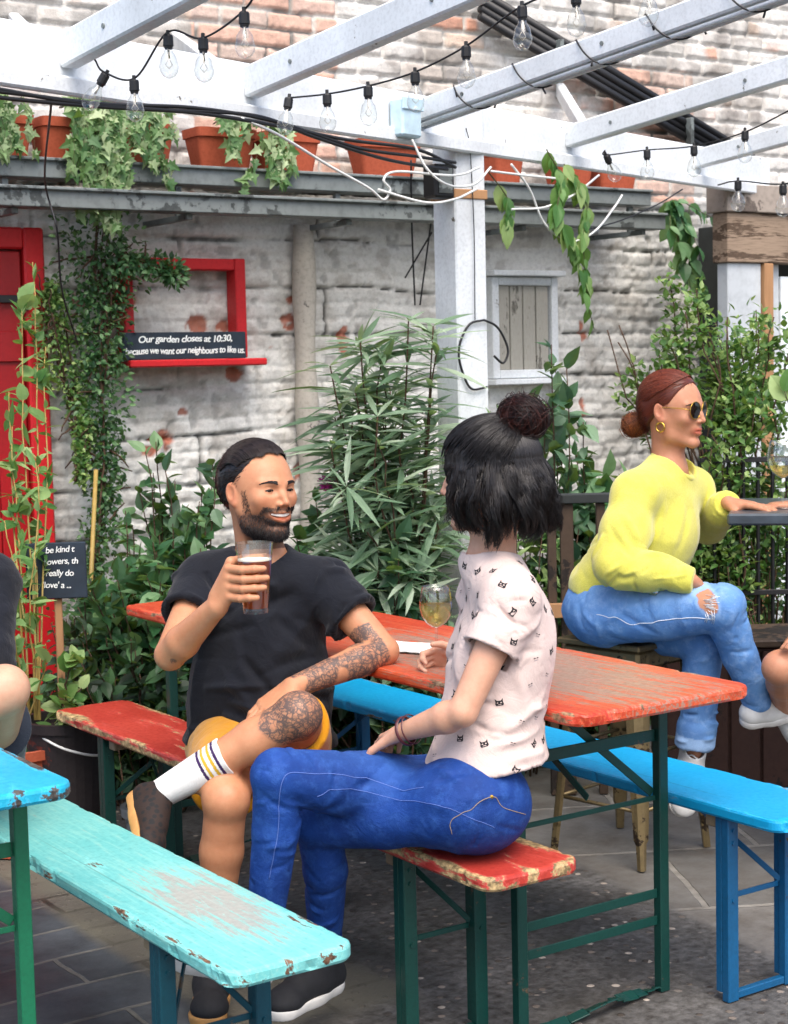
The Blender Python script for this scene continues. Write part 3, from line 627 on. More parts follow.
# ------------------------------------------------------------------ painted beer furniture
def worn(name, c1, c2, patch=None, under='#8a6a4c', wear=.3, patchc='#a79d92', streak=.5, pk=None, dirt=.3, rough=.42):
    """c1 fresh paint, c2 second tone, worn along the board (Y)"""
    m = NT(name); P = m.tc.outputs['Object']
    nl = m.noise(5, 6, .62, stretch=(4, .7, 4)); nb = m.noise(2.2, 4); nf = m.noise(70, 5, .65); ns = m.noise(17, 7, .78, stretch=(3.2, .6, 3.2))
    base = m.mix(m.ramp(nb, [(.35, 0.), (.65, 1.)]), hx(c1)[:3], hx(c2)[:3])
    base = m.mix(m.math('MULTIPLY', m.ramp(nf, [(.5, 0.), (.72, 1.)]), dirt), base, tuple(v*.45 for v in hx(c1)[:3]))
    h = m.math('MULTIPLY', nf, .3)
    if patch:        # scraped field: bounded zone centred on the board
        (px, py), (sx, sy), amt = patch
        sp = m.n('SeparateXYZ'); m.l(P, sp.inputs[0])
        dx = m.math('MULTIPLY', m.math('SUBTRACT', sp.outputs[0], px), 1/sx); dy = m.math('MULTIPLY', m.math('SUBTRACT', sp.outputs[1], py), 1/sy)
        rr = m.math('ADD', m.math('MULTIPLY', dx, dx), m.math('MULTIPLY', dy, dy)); fall = m.math('SUBTRACT', 1.0, rr, True)
        s = m.math('ADD', m.math('MULTIPLY', fall, amt), m.math('MULTIPLY', m.math('SUBTRACT', m.noise(14, 8, .8, stretch=(7, .45, 7)), .5), 1.7)); k = m.ramp(s, [(.20, 0.), (.26, 1.)]); ok_ = m.ramp(s, [(.0, 0.), (.12, 1.)]); base = m.mix(m.math('MULTIPLY', ok_, .6), base, tuple(min(1, a*1.0+b) for a, b in zip(hx(c2)[:3], (.08, .055, .02))))
        base = m.mix(m.math('MULTIPLY', k, .85), base, m.mix(nf, hx(patchc)[:3], tuple(v*.55 for v in hx(patchc)[:3]))); h = m.math('SUBTRACT', h, m.math('MULTIPLY', k, .5))
    s = m.math('ADD', nl, m.math('MULTIPLY', m.math('SUBTRACT', ns, .5), .45)); s = m.math('ADD', s, m.math('MULTIPLY', m.attr('edge', 'Fac'), .14))
    t = 1-wear; k = m.ramp(s, [(t-.01, 0.), (t+.015, 1.)])
    k2 = m.ramp(s, [(t-.06, 0.), (t-.03, 1.)])
    base = m.mix(m.math('MULTIPLY', k2, .4), base, tuple(min(1, v*1.5+.05) for v in hx(c2)[:3]))
    base = m.mix(k, base, m.mix(m.ramp(nf, [(.4, 0.), (.6, 1.)]), hx(under)[:3], tuple(v*.3 for v in hx(under)[:3])))
    gr = m.ramp(m.noise(3, 2, stretch=(30, .15, 1)), [(.70, 0.), (.73, 1.)])
    sc = m.vor(9, 'DISTANCE_TO_EDGE', stretch=(1.3, .4, 1)); scr = m.math('MULTIPLY', m.ramp(sc, [(.004, 1.), (.009, 0.)]), m.ramp(nb, [(.45, 0.), (.6, 1.)]))
    base = m.mix(m.math('MULTIPLY', gr, .45), base, tuple(v*.35 for v in hx(c1)[:3])); base = m.mix(m.math('MULTIPLY', scr, .35), base, tuple(min(1, v*1.5+.08) for v in hx(c1)[:3]))
    h = m.math('SUBTRACT', h, k)
    return m.set(base, m.ramp(nf, [(.2, rough-.1), (.8, rough+.12)]), m.bump(h, .35, .002), spec=.4)
M['green_leg'] = paint('green_enamel', '#0d3b34', '#5a4a3a', wear=.33, scale=12, rough=.35, dirt=.3)
M['blue_leg'] = paint('blue_enamel', '#12547e', '#4a3a30', wear=.33, scale=10, rough=.35, dirt=.3)
M['teal_leg'] = paint('teal_enamel', '#0f4350', '#6a5a48', wear=.33, scale=12, rough=.35, dirt=.3)
M['grass_leg'] = paint('grass_green_enamel', '#1c6b4a', '#3a3a30', wear=.24, scale=12, rough=.35, dirt=.3)
M['bare_wood'] = paint('bare_batten', '#8a7a62', '#4a3f32', wear=.4, scale=6, rough=.7, dirt=.3)
def board(name, x0, x1, y0, y1, z, th, mat, parent, r=.04, seed=0, chip=.003):
    pts = []; st = .012
    for (cx0, cy0, a0) in ((x1-r, y0+r, -90), (x1-r, y1-r, 0), (x0+r, y1-r, 90), (x0+r, y0+r, 180)):
        for k in range(9): a_ = R(a0+k*90/8); pts.append((cx0+r*math.cos(a_), cy0+r*math.sin(a_), math.cos(a_), math.sin(a_)))
    out = []
    for i in range(len(pts)):
        a_, b_ = np.array(pts[i]), np.array(pts[(i+1) % len(pts)]); L = np.hypot(*(b_-a_)[:2]); n = max(1, int(L/st))
        for k in range(n): out.append(a_+(b_-a_)*k/n)
    O = np.array(out); N = O[:, 2:]/np.linalg.norm(O[:, 2:], axis=1)[:, None]; n = len(O)
    Vs, E = [], []
    for (ins, dz, e) in ((.16*min(1, (x1-x0)/.5), 0, 0), (.05, 0, 0), (.022, 0, .25), (.007, -.0005, 1), (.002, -.003, 1), (0, -.008, 1), (0, -th+.006, 1), (.004, -th, .8), (.03, -th, .0)):
        p = np.hstack([O[:, :2]-N*ins, np.full((n, 1), z+dz)])
        if ins > r: p[:, 0] = np.clip(p[:, 0], x0+ins, x1-ins); p[:, 1] = np.clip(p[:, 1], y0+ins, y1-ins)
        if e == 1:
            w = fbm(p*np.array([1, 1, 1]), 22, 3, seed); p[:, :2] -= N*(np.maximum(0, w-.22)*chip*7)[:, None]; p[:, 2] -= np.maximum(0, w-.2)*chip*2*(dz > -.007)
        Vs.append(p); E.append(np.full(n, e, float))
    Q = [(i*n+j, (i+1)*n+j, (i+1)*n+(j+1) % n, i*n+(j+1) % n) for i in range(len(Vs)-1) for j in range(n)]
    V = np.concatenate(Vs); me_f = [np.array(Q), np.array([list(range(n))]), np.array([[(len(Vs)-1)*n+j for j in range(n)][::-1]])]
    return mesh_np(name, V, me_f, M[mat], parent, False, attrs={'edge': np.concatenate(E)}, origin=parent_loc(parent))
def legs_bench(t, x0, x1, y, z, mat, sgn, batten=True):
    a_, b_ = x0+.03, x1-.03
    for x in (a_, b_):
        m = MB(); m.box((x-.017, y-.011, .0), (x+.017, y+.011, z), .002)
        m.box((x-.013 if x == b_ else x-.017, y+.0115, .02), (x-.009 if x == b_ else x-.013, y+.03, z-.002), .001)
        for zz in (z-.03, z-.06, z*.55): m.tube([(x, y-.011, zz), (x, y-.0145, zz)], .005, 8)
        m.build('leg', M[mat], t)
    m = MB(); m.box((a_+.018, y-.009, .004), (b_-.018, y+.009, .022), .002); m.build('foot_bar', M[mat], t)
    m = MB(); m.bar((a_+.018, y+.012, z*.56), (b_-.018, y+.012, z*.56), .013, .006); m.build('cross_bar', M[mat], t)
    m = MB(); m.bar((a_+.015, y+.008, z*.58), ((a_+b_)/2+.05, y+sgn*.17, z-.004), .014, .005); m.bar((b_-.015, y+.008, z*.58), ((a_+b_)/2-.05, y+sgn*.17, z-.004), .014, .005); m.build('brace', M[mat], t)
    if batten: m = MB(); m.box((x0+.02, y+.035 if sgn > 0 else y-.07, z-.032), (x1-.02, y+.07 if sgn > 0 else y-.035, z-.001), .003); m.build('batten', M['bare_wood'], t)
def bench(label, x0, x1, y0, y1, z, mat, legmat, off, seed):
    t = thing('bench', label, 'bench', ((x0+x1)/2, (y0+y1)/2, 0), 'painted beer garden benches')
    board('seat', x0, x1, y0, y1, z, .03, mat, t, seed=seed)
    legs_bench(t, x0, x1, y0+off, z-.031, legmat, 1); legs_bench(t, x0, x1, y1-off, z-.031, legmat, -1); return t
def table(label, x0, x1, y0, y1, z, mat, legmat, off, seed):
    t = thing('table', label, 'table', ((x0+x1)/2, (y0+y1)/2, 0), 'painted beer garden tables')
    board('tabletop', x0, x1, y0, y1, z, .028, mat, t, r=.05, seed=seed); zt = z-.029
    for y, s in ((y0+off, 1), (y1-off, -1)):
        a_, b_ = x0+.04, x1-.05
        for x in (a_, b_): m = MB(); m.box((x-.014, y-.013, 0), (x+.014, y+.013, zt), .002); m.build('leg', M[legmat], t)
        m = MB()
        for zz, ww_, oo in ((.24, .022, 0), (.175, .022, 0), (.62, .028, .003), (.47, .012, .003)): m = MB(); m.bar((a_+.015, y+oo, zz), (b_-.015, y+oo, zz), ww_, .005); m.build('cross_bar', M[legmat], t)
        m = MB(); m.bar((b_-.016, y+.012, .48), ((a_+b_)/2-.1, y+.03*s, zt-.01), .02, .005); m.build('brace', M[legmat], t)
        m = MB(); m.bar(((a_+b_)/2, y+.012*s, .5), ((a_+b_)/2, y+s*.42, zt-.004), .018, .005); m.build('brace', M[legmat], t)
        m = MB(); pts = [(a_+.0, y-.01, .004), (a_+.1, y-.02, .006), (a_+.22, y-.035, .03), (a_+.3, y-.01, .016), (b_-.05, y+.0, .01), (b_, y+.003, .008)]
        sp = spline(pts, 14)
        for k in range(13): m.bar(sp[k], sp[k+1]+(sp[k+1]-sp[k])*.02, .03, .004, (0, .9, .4*math.sin(k)))
        m.build('foot_strap', M[legmat], t)
        m = MB(); m.box((x0+.05, y+.03 if s > 0 else y-.07, zt-.025), (x1-.05, y+.07 if s > 0 else y-.03, zt-.0005), .003); m.build('batten', M['bare_wood'], t)
    return t
M['red_top'] = worn('worn_red_tabletop', '#a82c1c', '#bb4526', ((0.02, -.55), (.32, .8), .40), under='#a88a6a', wear=.27, patchc='#9d8f80')
M['red_bench'] = worn('worn_red_seat', '#9c2a22', '#b03c30', None, under='#c4a878', wear=.36, dirt=.4)
M['cyan_top'] = worn('cyan_blue_tabletop', '#0f8cb4', '#1f9fbe', None, under='#5a5550', wear=.33)
M['aqua_bench'] = worn('pale_aqua_seat', '#5fb0ae', '#72bcb8', ((0.03, -.72), (.12, .34), .36), under='#7a5a44', wear=.285, patchc='#b4aaa2', dirt=.35)
M['blue_bench'] = worn('bright_blue_seat', '#078fc4', '#0c9bce', None, under='#a08458', wear=.245, dirt=.2)
table('long beer table with worn orange red top between the seated couple', 2.222, 2.742, 2.608, 4.81, .77, 'red_top', 'green_leg', .26, 1)
bench('narrow red bench with dark green legs that the couple sit on', 1.98, 2.23, 2.608, 4.81, .47, 'red_bench', 'green_leg', .33, 2)
bench('bright blue bench with blue legs on the far side of the red table', 2.741, 2.991, 2.541, 4.74, .47, 'blue_bench', 'blue_leg', .18, 3)
bench('pale aqua bench with chipped edges and teal legs in the foreground', 1.315, 1.578, 2.465, 4.665, .47, 'aqua_bench', 'teal_leg', .31, 4)
table('cyan blue beer table corner with a green leg at the lower left', .66, 1.18, 2.757, 4.96, .77, 'cyan_top', 'grass_leg', .17, 5)

# ------------------------------------------------------------------ high bar table, stool, railing, boxes
def frame2(v, k): a_ = unit(v); return a_, np.array([-a_[1], a_[0], 0])*k
A_ = unit(RT-.25*FW); B_ = unit(FW+.25*RT); cor = at(727, 514, 4.85); cor[2] = 1.05
t = thing('bar_table', 'high dark topped bar table at the right edge under the resting hand', 'table', cor)
m = MB(); m.obox(cor+A_*.55+B_*.28-np.array([0, 0, .017]), A_*.55, B_*.28, (0, 0, .017), .006)
M['dark_top'] = plain('dark_slate_top', '#39424a', .3, nscale=25, var=.3, bumpk=.1)
m.build('tabletop', M['dark_top'], t)
for (i, j) in ((.25, .1), (.25, .46), (1.0, .1), (1.0, .46)):
    m = MB(); q = cor+A_*i+B_*j; m.bar((q[0], q[1], 0), (q[0], q[1], 1.015), .035, .035, A_); m.build('leg', M['black_rubber'], t)
M['bronze'] = paint('bronzed_steel', '#7a6a4a', '#3c3024', wear=.42, scale=6, rough=.38, dirt=.5); M['bronze'].node_tree.nodes['Principled BSDF'].inputs['Metallic'].default_value = .55
def stool(c, h, label, rot=0.0):
    t = thing('bar_stool', label, 'stool', (c[0], c[1], 0), 'bronzed metal stools')
    ds = []
    for k in range(4): a_ = rot+k*math.pi/2; ds.append(-FW*math.cos(a_)+RT*math.sin(a_))
    C0 = np.array([c[0], c[1], 0.])
    for d in ds:
        sd = np.array([-d[1], d[0], 0]); p0 = C0+d*.235; p1 = C0+d*.165+np.array([0, 0, h-.03])
        m = MB(); Vs = []
        for (f, w) in ((0, .013), (.12, .016), (.14, .022), (.5, .032), (.8, .036), (1, .04)):
            c_ = p0+(p1-p0)*f
            Vs += [c_-sd*w, c_+d*.012-sd*w*.4, c_+d*.012+sd*w*.4, c_+sd*w, c_-d*.01+sd*w*.8, c_-d*.01-sd*w*.8]
        Q = [(i*6+j, i*6+(j+1) % 6, (i+1)*6+(j+1) % 6, (i+1)*6+j) for i in range(5) for j in range(6)]
        m.add(Vs, Q, [(0, 2, 1), (0, 3, 2), (0, 4, 3), (0, 5, 4)]); m.build('leg', M['bronze'], t)
    for z in (.17, .33):
        f = .235-.07*z/h; m = MB()
        for k in range(4): m.tube([C0+ds[k]*f+np.array([0, 0, z]), C0+ds[(k+1) % 4]*f+np.array([0, 0, z])], .006, 6)
        m.build('rung', M['bronze'], t, smooth=True)
    m = MB(); e1 = unit(ds[0]+ds[1]); e2 = unit(ds[1]+ds[2]); m.obox(C0+np.array([0, 0, h-.045]), e1*.142, e2*.142, (0, 0, .03), .01); m.build('apron', M['bronze'], t)
    m = MB(); m.obox(C0+np.array([0, 0, h-.006]), e1*.155, e2*.155, (0, 0, .009), .006); m.build('seat', M['bronze'], t)
    return t
stool((3.43, 3.79), .66, 'bronzed metal bar stool under the woman in the yellow sweater')
SP2 = at(905, 640, 4.85); stool(SP2, .66, 'bronzed metal bar stool under the bare legged person at the right edge', .3)
# dark railing left of the yellow sweater
t = thing('railing', 'dark timber railing behind the woman in the cat print shirt', 'railing', at(563, 560, 5.6)*np.array([1, 1, 0]))
ra, rb_ = at(505, 500, 5.75), at(625, 497, 5.75); zr = .5*(ra[2]+rb_[2]); ra[2] = rb_[2] = zr
m = MB(); m.bar(ra, rb_, .07, .03, FW); m.build('top_rail', M['dark_void'], t)
for px in (512, 551, 566, 600):
    q = at(px, 500, 5.75); m = MB(); m.bar((q[0], q[1], 0), (q[0], q[1], zr-.017), .03 if px != 566 else .045, .03, RT); m.build('post', M['wood_dark'], t)
for py in (612, 668):
    za = at(560, py, 5.72)[2]; m = MB(); m.bar((ra[0]-FW[0]*.03, ra[1]-FW[1]*.03, za), (rb_[0]-FW[0]*.03, rb_[1]-FW[1]*.03, za), .05, .02); m.build('lower_rail', M['wood_raw'] if py == 612 else M['wood_dark'], t)
# metal trellis fence behind the bar table
t = thing('trellis_fence', 'black metal trellis fence with climbing shrub behind the bar table', 'fence', at(740, 700, 6.6)*np.array([1, 1, 0]))
f0, f1 = at(700, 560, 6.3), at(860, 560, 6.3)
for k in range(12):
    q = f0+(f1-f0)*k/11; m = MB(); m.bar((q[0], q[1], 0), (q[0], q[1], 1.12), .012, .012); m.build('bar', M['black_rubber'], t)
for z in (.16, .62, 1.12):
    m = MB(); a_, b_ = f0.copy(), f1.copy(); a_[2] = b_[2] = z; o = -FW*.013; m.bar(a_+o, b_+o, .02, .01); m.build('rail', M['black_rubber'], t)
M['brown_box'] = paint('brown_planter_boards', '#3a2219', '#1b1310', wear=.4, scale=5, rough=.55, dirt=.4)
t = thing('planter_box', 'low dark brown wooden planter box below the bar table', 'planter box', at(735, 780, 5.75)*np.array([1, 1, 0]))
m = MB(); q = at(735, 700, 5.85); q[2] = .26; m.obox(q, RT*.27, FW*.16, (0, 0, .26), .006)
for k in range(-2, 3): m.obox(q+RT*.108*k-FW*.166, RT*.049, FW*.006, (0, 0, .25), .003)
m.build('box', M['brown_box'], t)
m = MB(); q2 = q.copy(); q2[2] = .535; m.obox(q2, RT*.29, FW*.18, (0, 0, .013), .005); m.build('rim', M['wood_dark'], t)
# bucket, pots at the left
def potshape(name, label, cat, c, r0, r1, h, mat, grp=None, handle=False):
    t = thing(name, label, cat, (c[0], c[1], 0), grp); m = MB(); b = (c[0], c[1], 0)
    m.lathe(b, [(0, .002), (r0, .002), (r0, .01), (r1, h-.03), (r1+.01, h-.03), (r1+.012, h), (r1-.004, h), (r1-.01, h-.04), (r0, .05)], 28); m.build('pot', M[mat], t, smooth=False)
    m = MB(); m.lathe(b, [(0, h-.04), (r1-.0105, h-.04)], 28); m.build('soil', M['soil'], t)
    if handle: m = MB(); m.tube(spline([np.array([c[0]-r1, c[1], h-.02]), np.array([c[0]-r1*.5, c[1]-r1*1.1, h-.07]), np.array([c[0]+r1*.5, c[1]-r1*1.1, h-.1]), np.array([c[0]+r1, c[1], h-.02])], 20), .004, 6); m.build('handle', M['white_cable'], t, smooth=True)
    return t
M['dark_tin'] = paint('rusty_dark_tin', '#2b2526', '#5a2a22', wear=.38, scale=6, rough=.5, dirt=.5)
M['grey_tin'] = paint('grey_galvanised_tin', '#8a8d8c', '#4a4a48', wear=.4, scale=7, rough=.45, dirt=.4)
potshape('bucket', 'dark rusty bucket with a pale wire handle at the stake of the slate sign', 'bucket', at(68, 760, 5.3), .11, .13, .42, 'dark_tin', handle=True)
potshape('pot', 'small grey tin pot on the floor under the red bench', 'pot', at(148, 790, 5.2), .06, .075, .16, 'grey_tin')
potshape('pot', 'broad terracotta pot on the floor beside the dark bucket', 'pot', at(18, 770, 5.3), .12, .15, .34, 'terracotta')
potshape('pot', 'dark pot under the long leaved bush behind the red table', 'pot', at(395, 650, 6.3), .16, .2, .4, 'dark_tin')

# ------------------------------------------------------------------ glasses and paper on the table
def liquid(name, col, dif=.45):
    m = bpy.data.materials.new(name); m.use_nodes = True; t = m.node_tree; t.nodes.clear(); N = lambda q: t.nodes.new('ShaderNode'+q)
    o = N('OutputMaterial'); a, b, c = N('MixShader'), N('MixShader'), N('BsdfTransparent'); d = N('BsdfTranslucent'); e = N('BsdfGlossy'); e.inputs['Roughness'].default_value = .05
    c.inputs[0].default_value = hx(col); d.inputs[0].default_value = hx(col); a.inputs[0].default_value = dif; b.inputs[0].default_value = .05
    t.links.new(c.outputs[0], a.inputs[1]); t.links.new(d.outputs[0], a.inputs[2]); t.links.new(a.outputs[0], b.inputs[1]); t.links.new(e.outputs[0], b.inputs[2]); t.links.new(b.outputs[0], o.inputs[0]); return m
M['wine'] = liquid('white_wine', '#f4eab4', .32)
M['beer'] = liquid('amber_beer', '#eda03c', .6)
M['foam'] = plain('beer_foam', '#efe6cf', .9)
def wineglass(base, label, h=.185, rb=.041, fill=.5, name='wine_glass'):
    t = thing(name, label, 'wine glass', base, 'stemmed wine glasses'); s = h/.185; k = rb/.041; m = MB()
    bowl = [(.004, .082), (.012, .086), (.026, .096), (.036, .112), (.041, .132), (.0405, .150), (.037, .170), (.0345, .185)]
    pr = [(0, .0005), (.033, .0005), (.034, .002), (.02, .004), (.006, .007), (.0036, .015), (.0032, .07)]+bowl
    pr = [(r*k, z*s) for r, z in pr]; inn = [((r-.0012)*k, z*s+.0008) for r, z in bowl[::-1]]+[(0, .0845*s)]
    m.lathe(base, pr+inn, 40); m.build('glass', M['glass'], t, smooth=True)
    zt = .086+(.185-.086)*fill; w = [(0, .0855)]+[(r-.0018, z+.0012) for r, z in bowl if z < zt]+[(.0392 if fill > .45 else .036, zt), (0, zt)]
    m = MB(); m.lathe(base, [(max(r, 0)*k, z*s) for r, z in w], 40); m.build('wine', M['wine'], t, smooth=False)
    return t
WG = at(437, 661, 4.14); WG[2] = .7705
wineglass(WG, 'half full glass of white wine held by the stem on the red table', fill=.55)
wg2 = at(783, 506, 4.98); wg2[2] = 1.051
wineglass(wg2, 'tall stemmed glass on the high bar table at the right edge', h=.2, rb=.046, fill=.3)
m = NT('napkin_paper'); m.set(hx('#eceae4'), .9, m.bump(m.noise(60, 4), .3, .002))
xs = np.linspace(-1, 1, 13); GX, GY = np.meshgrid(xs, xs); nap = at(412, 645, 4.3); nap[2] = .774; ca, sa = math.cos(.5), math.sin(.5)
lx, ly = GX.ravel()*.055, GY.ravel()*.075; V = np.stack([nap[0]+lx*ca-ly*sa, nap[1]+lx*sa+ly*ca, nap[2]+.006*np.abs(fbm(np.stack([lx, ly, lx*0], 1), 30, 3, 8))+.010*(GX.ravel() > .3)*(GX.ravel()-.3)], 1)
V2 = V.copy(); V2[:, 2] -= .002; I = (np.arange(12)[:, None]*13+np.arange(12)).ravel(); Q = np.stack([I, I+1, I+14, I+13], 1)
tag(mesh_np('napkin', np.vstack([V, V2]), [np.vstack([Q, Q[:, ::-1]+169])], m.m), 'crumpled white paper napkin lying on the red table beside the elbow', 'napkin')
# ------------------------------------------------------------------ plants
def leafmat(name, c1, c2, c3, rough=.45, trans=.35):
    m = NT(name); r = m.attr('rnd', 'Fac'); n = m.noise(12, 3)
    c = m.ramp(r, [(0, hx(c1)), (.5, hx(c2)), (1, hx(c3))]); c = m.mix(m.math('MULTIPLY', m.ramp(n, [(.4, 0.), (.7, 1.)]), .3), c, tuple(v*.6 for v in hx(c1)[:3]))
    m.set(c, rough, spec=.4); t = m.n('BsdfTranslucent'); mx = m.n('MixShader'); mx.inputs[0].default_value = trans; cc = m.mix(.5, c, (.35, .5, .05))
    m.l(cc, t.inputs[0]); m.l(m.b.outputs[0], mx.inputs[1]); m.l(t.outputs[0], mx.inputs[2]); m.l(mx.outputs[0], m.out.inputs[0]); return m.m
def leaf_shape(kind):
    """outline in (x across, y along 0..1), folded along the midrib; returns V (n,3), quads/tris"""
    if kind == 'lance': w = [(0, .0), (.12, .06), (.35, .105), (.6, .09), (.85, .04), (1, 0)]
    elif kind == 'needle': w = [(0, .0), (.12, .03), (.35, .062), (.6, .054), (.85, .024), (1, 0)]
    elif kind == 'ovate': w = [(0, .0), (.1, .16), (.3, .29), (.55, .27), (.8, .13), (1, 0)]
    elif kind == 'round': w = [(0, .02), (.08, .22), (.3, .38), (.6, .36), (.85, .2), (1, 0)]
    elif kind == 'ivy': w = [(0, .05), (-.08, .30), (.16, .24), (.26, .50), (.42, .22), (.62, .17), (1, 0)]
    V = [(0, y, 0) for y, _ in w]; n = len(w); curve = lambda y: -.16*y*y
    V = [(0, y if kind != 'ivy' or i != 1 else .0, curve(y)) for i, (y, _) in enumerate(w)]
    Rr = [(x, y, curve(y)+.22*x) for y, x in w]; L = [(-x, y, curve(y)+.22*x) for y, x in w]
    V = V+Rr+L; T = []
    for i in range(n-1):
        T += [(i, n+i, n+i+1), (i, n+i+1, i+1), (i, i+1, 2*n+i+1), (i, 2*n+i+1, 2*n+i)]
    return np.array(V, float), np.array(T)
def leaves(P, D, Nn, size, kind, rnd=None, wid=1.0):
    """one mesh array pair from leaf bases P, directions D, normals N, lengths size"""
    LV, LT = leaf_shape(kind); n = len(P); D = D/np.linalg.norm(D, axis=1)[:, None]; X = np.cross(D, Nn); X /= np.linalg.norm(X, axis=1)[:, None]+1e-9; Z = np.cross(X, D)
    V = P[:, None]+(X[:, None]*LV[None, :, :1]*wid+D[:, None]*LV[None, :, 1:2]+Z[:, None]*LV[None, :, 2:])*size[:, None, None]
    T = LT[None]+np.arange(n)[:, None, None]*len(LV); r = rng.random(n) if rnd is None else rnd
    return V.reshape(-1, 3), T.reshape(-1, 3), np.repeat(r, len(LV))
def rv(n, k=1.0): v = rng.normal(0, 1, (n, 3)); return v/np.linalg.norm(v, axis=1)[:, None]*k
def plant(name, label, cat, base, stems, lf, mat, group=None, stemmat='stem', r=.004, extra=None):
    """stems: list of polylines; lf: list of (P, D, N, size, kind)"""
    t = thing(name, label, cat, base, group)
    if stems:
        m = MB()
        for s in stems: k = len(s); m.tube(s, np.linspace(r, r*.45, k), 5)
        m.build('stems', M[stemmat], t, smooth=True)
    V, T, A, o = [], [], [], 0
    for (P, D, Nn, sz, kd) in lf:
        v, tr, a = leaves(P, D, Nn, sz, kd); V.append(v); T.append(tr+o); A.append(a); o += len(v)
    mesh_np('foliage', np.concatenate(V), [np.concatenate(T)], M[mat], t, False, attrs={'rnd': np.concatenate(A)}, origin=parent_loc(t))
    if extra: extra(t)
    return t
M['stem'] = plain('green_stem', '#4a4a28', .7); M['bark'] = plain('brown_bark', '#4a3626', .9, nscale=60, var=.3, bumpk=.6); M['cane'] = plain('bamboo_cane', '#a08848', .6)
M['leaf_ivy'] = leafmat('ivy_leaf', '#41693c', '#72955c', '#bccb9e'); M['leaf_dark'] = leafmat('dark_small_leaf', '#1c3e26', '#36603a', '#6f9560', .42, .3)
M['leaf_ole'] = leafmat('oleander_leaf', '#42604a', '#7b9879', '#b7c8ae', .5); M['leaf_mid'] = leafmat('shrub_leaf', '#22492c', '#44744a', '#85aa78', .42)
M['leaf_lime'] = leafmat('fresh_leaf', '#3a6b30', '#6a9450', '#a9c080', .5, .35); M['leaf_box'] = leafmat('privet_leaf', '#2c5226', '#5a8440', '#a9c178', .4)
M['leaf_blue'] = leafmat('grey_green_leaf', '#22412f', '#41684c', '#87a886', .45); M['leaf_under'] = leafmat('painted_shade_leaf', '#14291a', '#233f29', '#42683f', .5, .25)  # leaf_under: darkened greens put the deep shadow of the undergrowth into the colour
M['pink'] = plain('pink_petal', '#b0308a', .6)
def arch(b, tip, lean=.3, k=10, w=.02):
    b = np.asarray(b, float); tip = np.asarray(tip, float); mid = lerp(b, tip, .5)+np.array([0, 0, lean*np.linalg.norm(tip-b)*.5]); t = np.linspace(0, 1, k)[:, None]
    p = b*(1-t)**2+2*mid*t*(1-t)+tip*t*t; return p+np.cumsum(rng.normal(0, w*.25, (k, 3)), 0)*np.minimum(t*3, 1)
def along(S, dens, t0=.15, out=1.0, droop=.0, size=(.05, .08), kind='ovate', whorl=0):
    """leaves set along stems"""
    P, D = [], []
    for s in S:
        L = np.linalg.norm(np.diff(s, axis=0), axis=1).sum(); n = max(2, int(L*dens)); u = rng.uniform(t0, 1, n)*(len(s)-1.001); i = u.astype(int); f = (u-i)[:, None]
        p = s[i]*(1-f)+s[i+1]*f; d = s[i+1]-s[i]; d /= np.linalg.norm(d, axis=1)[:, None]; P.append(p); D.append(unit_rows(d*.55+rv(n)*out+np.array([0, 0, -droop])))
    P = np.concatenate(P); D = np.concatenate(D); n = len(P); N = unit_rows(np.array([0, -.25, 1.])+rv(n)*.6); return (P, D, N, rng.uniform(size[0], size[1], n), kind)
def unit_rows(v): return v/(np.linalg.norm(v, axis=1)[:, None]+1e-9)

# ---- ivy hanging from the planters
def ivy(x0, x1, ztop, hang, n, label, spill=.1):
    S = []
    for i in range(n):
        x = rng.uniform(x0, x1); h = hang*rng.uniform(.35, 1); b = np.array([x, 6.15, ztop]); p = [b, b+[rng.normal(0, .02), -.13, .03]]
        k = 8
        for j in range(k): p.append(p[-1]+np.array([rng.normal(0, .012), rng.normal(-.002, .004), -h/k]))
        S.append(np.array(p))
    l1 = along(S, 40, .05, .9, .25, (.034, .062), 'ivy'); P, D, N, sz, kd = l1; N = unit_rows(np.array([0, -1., .35])+rv(len(P))*.5); D = unit_rows(D*np.array([1, .3, 1])+[0, 0, -.3])
    plant('ivy', label, 'plant', ((x0+x1)/2, 6.1, ztop), S, [(P, D, N, sz, kd)], 'leaf_ivy', 'variegated ivy spilling from the planters', r=.0015)
X = lambda px, y=6.0: atY(px, 170, y)[0]
ivy(X(-8), X(35), 2.50, .28, 12, 'variegated ivy spilling from the leftmost planter at the picture edge')
ivy(X(75), X(128), 2.52, .50, 36, 'thickest variegated ivy curtain hanging down over the gutter rails')
ivy(X(128), X(168), 2.50, .34, 14, 'variegated ivy over the third planter beside the thick curtain')
ivy(X(232), X(250), 2.50, .20, 5, 'thin ivy trail on the face of the clean terracotta trough')
ivy(X(262), X(290), 2.50, .42, 10, 'ivy trail between the two clean troughs reaching below the gutter')

